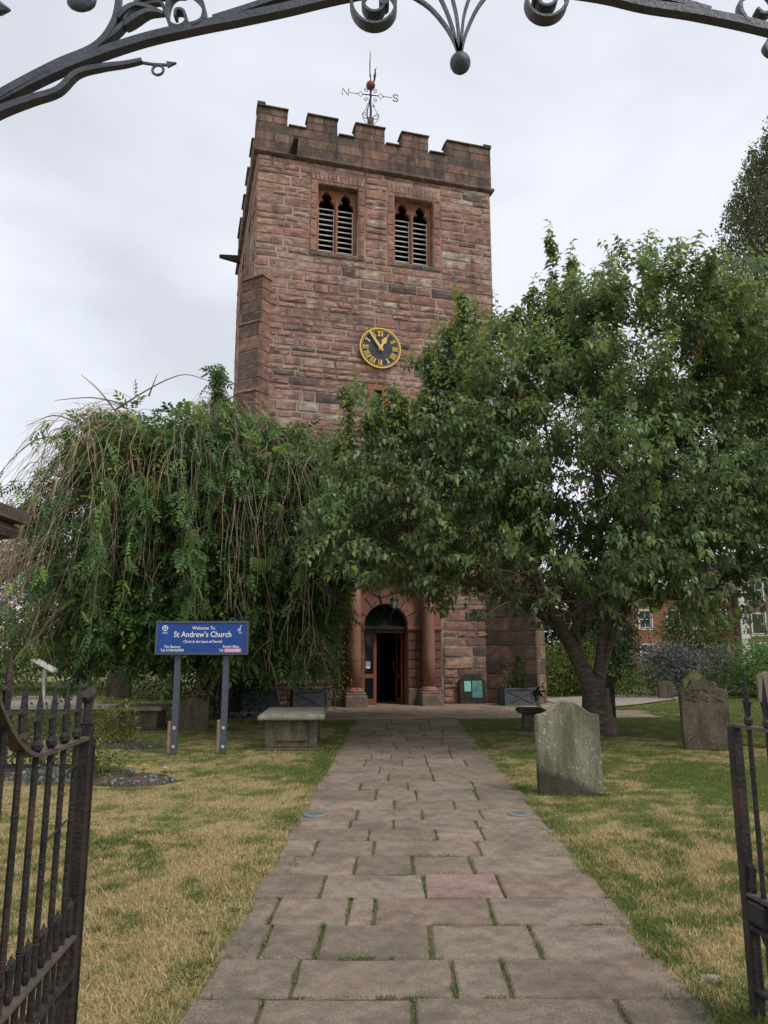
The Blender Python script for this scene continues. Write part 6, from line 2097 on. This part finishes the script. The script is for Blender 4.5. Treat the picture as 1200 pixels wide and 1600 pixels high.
# ivy on the dark pedestal
o = shrub('ivy', 'dark ivy stem climbing over the small stone pedestal', 'ivy', (3.12, 15.32, 0), [(0, 0, .45, .10, .08, .45)], 150, .075, DKG, .8, clump=.04)
# right-hand background
shrub('yellow_green_shrub', 'yellow-green rounded shrub right of the tower buttress', 'shrub', (6.6, 27.0, 0), [(0, 0, .8, 1.2, .9, .95)], 4600, .12, YEL + GRN)
shrub('dark_laurel', 'dark laurel bush behind the cherry trunk', 'shrub', (8.0, 27.8, 0), [(0, 0, 1.0, 1.2, .9, 1.25)], 4200, .14, DKG + GRN[:1])
shrub('purple_beech_tree', 'dark purple-leaved tree behind the tower corner', 'tree', (8.4, 33, 0), [(0, 0, 3.0, 2.0, 1.8, 2.4)], 9000, .19, [(0.045, .028, .035), (.06, .036, .04), (.035, .026, .028)], trunk=(2.4, .16), clump=.3)
shrub('lilac_bush', 'grey-lilac flowering bush in front of the brick house', 'shrub', (9.9, 26.4, 0), [(0, 0, .8, 1.15, 1.0, .85), (.3, 0, 1.2, .8, .7, .4)], 6000, .11, [(0.32, .26, .32), (.09, .14, .06), (.07, .11, .05), (.24, .20, .24)])
shrub('lilac_bush', 'smaller greyish lilac bush left of the bright green bush', 'shrub', (12.1, 27.2, 0), [(0, 0, .75, .95, .9, .8)], 4200, .11, [(0.28, .22, .24), (.10, .15, .06), (.08, .12, .05)])
shrub('bright_bush', 'bright green rounded bush near the brick house corner', 'shrub', (12.9, 25.6, 0), [(0, 0, .85, .95, .85, .95)], 5200, .11, [(0.16, .27, .05), (.12, .22, .05), (.21, .32, .07)])
shrub('low_hedge', 'low yellowish planting at the foot of the lilac bush', 'shrub', (8.2, 25.4, 0), [(0, 0, .3, 1.1, .4, .4)], 1300, .08, YEL + GRN)
shrub('low_hedge', 'green low planting right of the lilac bush', 'shrub', (11.2, 25.3, 0), [(0, 0, .25, .9, .35, .33)], 1000, .08, GRN)
shrub('laurel_bush', 'broad dull green bush at the right edge behind the graves', 'shrub', (15.2, 26.0, 0), [(0, 0, .8, 1.4, .9, .9)], 2600, .13, [(0.09, .13, .035), (.12, .15, .045)])
shrub('small_tree', 'yellow-green small tree in front of the brick house', 'tree', (16.7, 40, 0), [(0, 0, 2.6, 1.7, 1.6, 1.7)], 4200, .20, [(0.11, .16, .035), (.085, .13, .03), (.15, .17, .04)], trunk=(2.2, .1), clump=.3)
shrub('small_tree', 'dark small tree between the tower and the brick house', 'tree', (11.2, 38, 0), [(0, 0, 2.4, 1.6, 1.6, 1.9)], 5000, .20, [(0.05, .075, .03), (.04, .06, .028), (.07, .085, .04)], trunk=(2.2, .1), clump=.3)
# tall weeping birch at the upper right
g_b = np.random.default_rng(31)
bi = thing('birch_tree', 'tall grey-green weeping birch rising at the right edge', 'tree', (20.2, 31.0, 0))
cl = []
for k in range(950):
    u = g_b.random() ** .8
    z = 8 + 18.5 * u
    rm = 5.6 * (1 - ((u - .35) / .75) ** 2 * .8) if u > .35 else 5.6
    a = g_b.uniform(0, 2 * math.pi); r = rm * math.sqrt(g_b.uniform(.18, 1))
    if r * math.cos(a) < 3: cl.append((r * math.cos(a), r * math.sin(a), z))
cl = np.array(cl)
tpos, tpar, _ = grow_skeleton([[(0, 0, 0), (.2, 0, 6), (0, .2, 12), (.1, 0, 18), (0, 0, 25)]], cl[:260], .9, 0, .12, 4)
b = MB(); b.cur = (.2, .19, .17); skeleton_mesh(b, tpos, tpar, .014, 2.3, rmax=.32); b.build('trunk', M_BARK_ASH, bi, True)
P = []
for q in cl:
    n = 130; dn = g_b.random(n) * g_b.uniform(1.2, 2.6); w_ = .10 + .16 * dn[:, None]
    P.append(q + np.concatenate([g_b.normal(size=(n, 2)) * w_, -dn[:, None]], 1))
P = np.concatenate(P); N = len(P)
v, t, c = leaf_arrays(P, g_b.normal(size=(N, 3)) * .6 + (0, 0, -1), rand_unit(N, g_b), g_b.uniform(.11, .18, N), g_b.uniform(.07, .11, N), mixcol([(0.12, .14, .065), (.14, .165, .07), (.10, .115, .065), (.18, .20, .07)], N, g_b))
f = np_mesh('crown', v, t, c, M_ASHLEAF, bi); f['kind'] = 'stuff'
# left-hand background
shrub('yellow_hedge_tree', 'large yellow-green tree behind the gate pier at the far left', 'tree', (-16.0, 31, 0), [(0, 0, 3.6, 4.2, 3.0, 3.2), (3.6, 0, 2.8, 3.0, 2.2, 2.5)], 16000, .20, YEL + GRN[:1], trunk=(3, .3), clump=.35)
shrub('yew_tree', 'dark yew with a massive trunk behind the information lectern', 'tree', (-10.3, 26.5, 0), [(0, 0, 4.2, 2.6, 2.2, 2.2)], 6500, .13, DKG + GRN[:1], trunk=(3.4, .42), clump=.3)
shrub('green_shrub', 'rounded green shrub beyond the low table tomb', 'shrub', (-6.9, 25.2, 0), [(0, 0, 1.2, 2.0, .9, 1.3)], 3600, .11, GRN + DKG)
shrub('green_shrub', 'mixed green shrub at the far left edge below the trailing twigs', 'shrub', (-13.0, 24.0, 0), [(0, 0, 1.4, 2.2, 1.1, 1.4)], 3600, .11, GRN + YEL[2:3] + DKG)
shrub('hedge', 'long dark hedge closing the far left of the churchyard', 'hedge', (-13, 36, 0), [(-6, 0, 1.2, 5, 1.2, 1.6), (1, 0, 1.2, 5, 1.2, 1.5), (7, 0, 1.4, 4, 1.2, 1.6)], 6500, .16, DKG + GRN, clump=.3)
shrub('hedge', 'dark hedge running behind the right lawn', 'hedge', (19, 36, 0), [(-6, 0, .5, 5, 1.0, .6), (1, 0, .5, 5, 1.0, .7), (7, 0, .6, 5, 1.0, .8)], 5000, .17, DKG + GRN, clump=.3)
# small ivy-dark growth at the weeping tree's foot
shrub('undergrowth', 'dark leafy growth around the foot of the weeping tree', 'shrub', (-3.75, 18.1, 0), [(0, 0, .9, .7, .6, .95), (-.1, 0, 1.8, .9, .7, .9)], 3000, .10, DKG)

# ------------------------------------------------------------------ flower beds behind the left gate
def bed(name, label, cx, cy, rx, ry, seed):
    r = random.Random(seed)
    n = 26
    t = thing(name, label, 'flower bed', (cx, cy, 0))
    b = MB()
    ring = [(rx * (1 + .08 * math.sin(k * 1.7)) * math.cos(2 * math.pi * k / n), ry * (1 + .08 * math.cos(k * 2.3)) * math.sin(2 * math.pi * k / n)) for k in range(n)]
    vs = [(x, y, -.02) for x, y in ring] + [(x * .75, y * .75, .06) for x, y in ring] + [(0, 0, .085)]
    fs = [(k, (k + 1) % n, n + (k + 1) % n, n + k) for k in range(n)] + [(n + k, n + (k + 1) % n, 2 * n) for k in range(n)]
    b.add(vs, fs); b.build('soil', M_SOIL, t, True)
    b = MB()
    for k in range(110):
        a = r.uniform(0, 2 * math.pi); rr = math.sqrt(r.uniform(.2, 1.0))
        s = r.uniform(.014, .034); v = r.uniform(.5, 1.3); b.cur = (.17 * v, .17 * v, .165 * v)
        x, y = rx * rr * math.cos(a), ry * rr * math.sin(a); z = .075 * (1 - rr * rr * .8)
        ph = r.uniform(0, 3)
        b.lathe([(s * .7, z - .02), (s, z + s * .2), (s * .7, z + s * .6), (s * .1, z + s * .75)], 0, 0, 6, xf=lambda p, x=x, y=y, ph=ph: (x + p[0] * math.cos(ph) - p[1] * .6 * math.sin(ph), y + p[0] * math.sin(ph) + p[1] * .6 * math.cos(ph), p[2]))
    tag(b.build('pebbles', mat('grey_pebble', attr=True, rough=.9), t), kind='stuff')
    return t
b1 = bed('flower_bed', 'small pebbled flower bed with yellow and violet pansies behind the left gate', -3.1, 9.55, .55, .33, 1)
b2 = bed('flower_bed', 'longer shrub bed seen through the bars of the left gate', -4.75, 10.1, 1.5, .62, 2)
b3 = bed('flower_bed', 'narrow bare bed further back between the gate and the table tomb', -4.6, 12.9, 1.05, .35, 3)
def pansy(label, loc, colr):
    o = thing('pansy', label, 'flower', loc, rng.uniform(0, 3), 'pansies in the pebbled bed')
    b = MB()
    for k in range(5):
        a = 2 * math.pi * k / 5
        b.add([(0, 0, .09), (.035 * math.cos(a - .5), .035 * math.sin(a - .5) - .01, .10), (.045 * math.cos(a), .045 * math.sin(a) - .015, .105), (.035 * math.cos(a + .5), .035 * math.sin(a + .5) - .01, .10)], [(0, 1, 2, 3)])
    b.cur = colr
    b.build('petals', M_ASHLEAF, o, tint=colr)
    b = MB(); b.tube([(0, 0, 0), (.005, 0, .09)], .003, 4); b.build('stem', M_ASHLEAF, o, tint=(.08, .15, .03))
    b = MB()
    for k in range(7):
        a = k * 2.4
        b.add([(0, 0, .02), (.04 * math.cos(a - .3), .04 * math.sin(a - .3), .05), (.075 * math.cos(a), .075 * math.sin(a), .04), (.04 * math.cos(a + .3), .04 * math.sin(a + .3), .05)], [(0, 1, 2, 3)])
    b.build('leaves', M_ASHLEAF, o, tint=(.07, .13, .03))
pansy('yellow pansy at the left of the pebbled flower bed', (-3.18, 9.62, .07), (.75, .55, .05))
pansy('upper yellow pansy in the middle of the pebbled flower bed', (-3.02, 9.72, .07), (.78, .58, .06))
pansy('violet pansy at the front of the pebbled flower bed', (-3.08, 9.46, .07), (.20, .17, .60))
pansy('white pansy at the right of the pebbled flower bed', (-2.72, 9.6, .06), (.75, .75, .72))
shrub('low_shrub', 'yellowing low shrub at the end of the pebbled flower bed', 'shrub', (-3.55, 9.75, 0), [(0, 0, .2, .28, .2, .22)], 700, .05, YEL[2:] + GRN, clump=.07)
shrub('low_shrub', 'reddish-green low shrub in the bed behind the gate bars', 'shrub', (-4.35, 10.1, 0), [(0, 0, .35, .6, .35, .38)], 1600, .06, GRN + [(0.14, .075, .04), (.1, .09, .035)], clump=.09)
shrub('low_shrub', 'green low shrub at the left end of the bed behind the gate', 'shrub', (-5.35, 10.2, 0), [(0, 0, .35, .55, .35, .38)], 1500, .06, GRN + DKG, clump=.09)
shrub('low_shrub', 'yellow-green bush standing past the broken gate finial', 'shrub', (-4.55, 12.9, 0), [(0, 0, .33, .35, .3, .36)], 1100, .06, YEL[1:] + [(0.13, .1, .04)], clump=.08)
shrub('silver_plant', 'silvery ground plant along the front of the gate bed', 'plant', (-3.95, 9.4, 0), [(0, 0, .06, .42, .14, .1)], 420, .07, [(0.25, .29, .26), (.18, .23, .19)], clump=.05)

# ------------------------------------------------------------------ brick houses behind the right lawn
def house(label, x0, x1, y0, depth, h, m, wins, quoins=False, parapet_m=None, roof=True):
    o = thing('brick_house', label, 'house', ((x0 + x1) / 2, y0, 0))
    W = x1 - x0
    b = MB()
    hs = [(wx - ww / 2, wx + ww / 2, wz, wz + wh) for (wx, wz, ww, wh) in wins]
    ss = sorted({-W / 2, W / 2, *[q[0] for q in hs], *[q[1] for q in hs]}); zs = sorted({0, h, *[q[2] for q in hs], *[q[3] for q in hs]})
    for i in range(len(ss) - 1):
        for j in range(len(zs) - 1):
            cx, cz = (ss[i] + ss[i + 1]) / 2, (zs[j] + zs[j + 1]) / 2
            if any(q[0] < cx < q[1] and q[2] < cz < q[3] for q in hs): continue
            b.add([(ss[i], 0, zs[j]), (ss[i + 1], 0, zs[j]), (ss[i + 1], 0, zs[j + 1]), (ss[i], 0, zs[j + 1])], [(0, 1, 2, 3)])
    for (a, c, e, g) in hs: b.add([(a, 0, e), (c, 0, e), (c, 0, g), (a, 0, g), (a, .2, e), (c, .2, e), (c, .2, g), (a, .2, g)], [(0, 1, 5, 4), (1, 2, 6, 5), (2, 3, 7, 6), (3, 0, 4, 7)])
    b.add([(-W / 2, 0, 0), (-W / 2, depth, 0), (-W / 2, depth, h), (-W / 2, 0, h)], [(0, 1, 2, 3)]); b.add([(W / 2, 0, 0), (W / 2, depth, 0), (W / 2, depth, h), (W / 2, 0, h)], [(0, 1, 2, 3)]); b.add([(-W / 2, depth, 0), (W / 2, depth, 0), (W / 2, depth, h), (-W / 2, depth, h)], [(0, 1, 2, 3)])
    b.build('wall', m, o)
    b = MB(); b.box(-W / 2 - .15, W / 2 + .15, -.25, .1, h - .25, h + .05); b.build('cornice', parapet_m or M_DRESSED, o)
    b = MB()
    b.add([(-W / 2 - .1, -.2, h + .05), (W / 2 + .1, -.2, h + .05), (W / 2 + .1, depth + .2, h + .05), (-W / 2 - .1, depth + .2, h + .05), (-W / 2 - .1, depth / 2, h + 1.6), (W / 2 + .1, depth / 2, h + 1.6)], [(0, 1, 5, 4), (2, 3, 4, 5), (0, 4, 3), (1, 2, 5), (0, 1, 2, 3)])
    b.build('roof', M_ROOFSLATE, o)
    for (a, c, e, g) in hs:
        f = MB(); fw = .09
        for q in ((a - .12, a, e - .1, g + .12), (c, c + .12, e - .1, g + .12), (a + .001, c - .001, g, g + .12), (a - .2, c + .2, e - .2, e - .1)): f.box(q[0], q[1], -.05, .06, q[2], q[3])
        w = f.build('window', M_WHITEPAINT, o)
        f = MB()
        m_ = (a + c) / 2
        for q in ((a, a + fw, e, g), (c - fw, c, e, g), (a + fw, c - fw, e, e + fw), (a + fw, c - fw, g - fw, g), (a + fw, c - fw, (e + g) / 2 - .05, (e + g) / 2 + .05), (m_ - .025, m_ + .025, e + fw, g - fw)): f.box(q[0], q[1], .10, .15, q[2], q[3])
        f.build('sash', M_WHITEPAINT, w)
        f = MB(); f.box(a, c, .16, .18, e, g); f.build('pane', M_GLASS, w)
    if quoins:
        k = 0; z = 0
        while z < h - .6:
            w_ = .75 if k % 2 else .5
            f = MB(); f.box(-W / 2 - .03, -W / 2 + w_, -.06, .1, z + .02, z + .48, ch=.02); f.build('quoin', M_WHITEPAINT, o)
            z += .5; k += 1
    return o
house('red brick house with white sash windows seen behind the cherry tree', 20.5, 33.7, 72, 9, 6.6, M_BRICK, [(dx, z, 1.15, hh) for dx in (-4.6, -1.9, .8, 3.1, 5.3) for (z, hh) in ((.5, 1.5), (3.6, 1.65))])
house('brown brick house with white quoins and tall sash windows at the right edge', 33.9, 50.0, 71, 10, 9.6, M_BROWNBRICK, [(-6.35 + dx, z, 1.25, hh) for dx in (0, 3.2, 6.4, 9.6) for (z, hh) in ((.1, 2.0), (3.0, 1.9), (6.3, 1.7))], True)

# ------------------------------------------------------------------ grass
def grass_points(n, xr, yr, g, dens=None):
    x = g.uniform(*xr, n); y = g.uniform(*yr, n)
    ok = ~in_paved(x, y)
    ok &= np.abs(x) / np.maximum(y, .5) < .60
    ok &= ~(((x + 3.1) / .6) ** 2 + ((y - 9.55) / .4) ** 2 < 1) & ~(((x + 4.75) / 1.45) ** 2 + ((y - 10.1) / .6) ** 2 < 1)
    ok &= ~(np.hypot(x - 4.15, y - 14.85) < g.uniform(.3, .85, n))
    if dens is not None: ok &= g.random(n) < dens(x, y)
    return x[ok], y[ok]
def blades(x, y, g, lmin, lmax, wid, lie=.5, three=True):
    n = len(x)
    d = dryness(x, y)
    isdry = g.random(n) < np.clip((d - .18) / .62, .03, .97)
    z = (fbm(x, y, .8) - .5) * .05
    a = g.uniform(0, 2 * math.pi, n)
    L = g.uniform(lmin, lmax, n) * np.where(isdry, 1.0, .95)
    lean = np.where(isdry, g.uniform(.55, 1.45, n), g.uniform(.15, 1.0, n))
    dx, dy, dz = np.cos(a) * np.sin(lean), np.sin(a) * np.sin(lean), np.cos(lean)
    sx, sy = -np.sin(a), np.cos(a)
    w = wid * g.uniform(.7, 1.3, n)
    b0 = np.stack([x, y, z - .004], 1)
    S = np.stack([sx, sy, np.zeros(n)], 1) * w[:, None]
    Dv = np.stack([dx, dy, dz], 1)
    bend = np.stack([np.cos(a), np.sin(a), -np.full(n, .35)], 1) * g.uniform(.05, .35, n)[:, None]
    m = b0 + Dv * (L * .55)[:, None]
    t = b0 + Dv * L[:, None] + bend * L[:, None]
    t[:, 2] = np.maximum(t[:, 2], z + .003)
    dry = mixcol([(0.53, 0.415, 0.20), (0.45, 0.335, 0.15), (0.62, 0.50, 0.27), (0.38, 0.28, 0.12)], n, g)
    grn = mixcol([(0.10, 0.155, 0.035), (0.135, 0.19, 0.045), (0.085, 0.125, 0.03), (0.17, 0.20, 0.06)], n, g)
    c = np.where(isdry[:, None], dry, grn)
    if three:
        v = np.stack([b0 - S, b0 + S, m + S * .8, m - S * .8, t], 1).reshape(-1, 3)
        tri = (np.arange(n) * 5)[:, None, None] + np.array([[0, 1, 2], [0, 2, 3], [3, 2, 4]])[None]
        return v, tri.reshape(-1, 3), np.repeat(c, 5, 0)
    v = np.stack([b0 - S, b0 + S, t], 1).reshape(-1, 3)
    tri = (np.arange(n) * 3)[:, None] + np.array([[0, 1, 2]])
    return v, tri, np.repeat(c, 3, 0)
g_g = np.random.default_rng(17)
sets = []
x, y = grass_points(400000, (-4.6, 4.6), (2.6, 7.0), g_g); sets.append(blades(x, y, g_g, .022, .065, .0018))
x, y = grass_points(260000, (-6, 6.6), (7.0, 11.5), g_g); sets.append(blades(x, y, g_g, .02, .048, .0024, three=False))
x, y = grass_points(280000, (-11, 12), (11.5, 21), g_g); sets.append(blades(x, y, g_g, .022, .052, .0042, three=False))
x, y = grass_points(110000, (-17, 17), (21, 32), g_g); sets.append(blades(x, y, g_g, .03, .07, .008, three=False))
# greener tufts: scattered over the lawn and along the path edges
tx, ty = [], []
for k in range(520):
    s = g_g.choice([-1, 1]); yv = 2.8 + 14 * g_g.random() ** 1.6
    if g_g.random() < .55:
        cx = (path_l(yv) if s < 0 else path_r(yv)) + s * abs(g_g.normal()) * .10
    else:
        cx = (path_l(yv) if s < 0 else path_r(yv)) + s * g_g.uniform(.1, 3.2)
    n = int(g_g.integers(25, 80)); r_ = g_g.uniform(.025, .085)
    tx.append(cx + g_g.normal(size=n) * r_ * 1.4); ty.append(yv + g_g.normal(size=n) * r_)
for (fx, fy, hw_, k_) in ((2.09, 8.66, .40, 26), (5.23, 12.38, .42, 20), (-3.25, 11.85, .12, 6), (-2.49, 11.85, .12, 6), (-1.52, 12.2, .5, 18), (-5.02, 15.35, .5, 14), (4.15, 14.5, .5, 16)):
    for k in range(k_):
        n = 40; cx = fx + g_g.uniform(-hw_, hw_)
        tx.append(cx + g_g.normal(size=n) * .03); ty.append(fy + g_g.uniform(-.05, .03) + g_g.normal(size=n) * .02)
tx, ty = np.concatenate(tx), np.concatenate(ty)
_dry = dryness
dryness = lambda x, y: np.full(np.shape(x), .22)
sets.append(blades(tx, ty, g_g, .025, .06, .0018))
# moss and grass in the joints between the flags
jx, jy = [], []
rj = random.Random(12)
for (x0, y0, x1, y1, ri) in joints:
    if ri < 2 or ri > 16: continue
    horiz = abs(y1 - y0) < 1e-6
    L_ = math.hypot(x1 - x0, y1 - y0)
    k = 0
    u = 0
    while u < 1:
        seg = rj.uniform(.05, .22) / max(L_, .2)
        if rj.random() < (.22 if horiz else .62):
            n = int(rj.uniform(300, 620) * seg * L_ * (1 if ri < 8 else .6))
            uu = g_g.uniform(u, min(1, u + seg), n)
            jx.append(x0 + (x1 - x0) * uu + g_g.normal(size=n) * (.004 if horiz else .013)); jy.append(y0 + (y1 - y0) * uu + g_g.normal(size=n) * (.009 if horiz else .004))
        u += seg
jx, jy = np.concatenate(jx), np.concatenate(jy)
sets.append(blades(jx, jy, g_g, .012, .032, .0017))
dryness = _dry
# low broad-leaved weeds and clover among the grass
wp, wd_, wl, wc = [], [], [], []
for k in range(900):
    s = g_g.choice([-1, 1]); yv = 2.9 + 9 * g_g.random() ** 1.4
    cx = (path_l(yv) if s < 0 else path_r(yv)) + s * g_g.uniform(.02, 3.0) ** 1.2
    n = int(g_g.integers(4, 9)); a = g_g.uniform(0, 6.28, n)
    wp.append(np.stack([cx + g_g.normal(size=n) * .015, yv + g_g.normal(size=n) * .015, np.full(n, .018 + (float(fbm(np.array([cx]), np.array([yv]), .8)[0]) - .5) * .05)], 1))
    wd_.append(np.stack([np.cos(a), np.sin(a), g_g.uniform(.1, .6, n)], 1)); wl.append(g_g.uniform(.016, .040, n)); wc.append(mixcol([(.10, .17, .04), (.14, .20, .06), (.08, .13, .035), (.20, .20, .08)], n, g_g))
wp, wd_, wl, wc = (np.concatenate(a) for a in (wp, wd_, wl, wc))
sets.append(leaf_arrays(wp, wd_, np.tile((0, 0, 1.), (len(wp), 1)), wl, wl * .6, wc))
off = 0; V, T, C = [], [], []
for (v, t, c) in sets:
    V.append(v); T.append(t + off); C.append(c); off += len(v)
gr_o = np_mesh('grass', np.concatenate(V), np.concatenate(T), np.concatenate(C), M_GRASS)
tag(gr_o, 'short dry straw-coloured and green grass of the lawn', 'grass', kind='stuff')
# pale fallen leaves on the lawn: small and few
b = MB(); r_ = random.Random(6)
vs_ = []
for k in range(70):
    s = r_.choice([-1, 1]); yv = r_.uniform(4, 15)
    x = (path_l(yv) if s < 0 else path_r(yv)) + s * r_.uniform(.1, 3.5)
    a = r_.uniform(0, 6.28); L_ = r_.uniform(.02, .045)
    v_ = r_.uniform(.7, 1.2); b.cur = (.42 * v_, .33 * v_, .17 * v_)
    z = .03
    b.add([(x, yv, z), (x + L_ * math.cos(a) - L_ * .3 * math.sin(a), yv + L_ * math.sin(a) + L_ * .3 * math.cos(a), z + .008), (x + 2 * L_ * math.cos(a), yv + 2 * L_ * math.sin(a), z), (x + L_ * math.cos(a) + L_ * .3 * math.sin(a), yv + L_ * math.sin(a) - L_ * .3 * math.cos(a), z + .004)], [(0, 1, 2, 3)])
tag(b.build('fallen_leaves', M_ASHLEAF), 'scattered small pale fallen leaves on the lawn', 'leaves', kind='stuff')
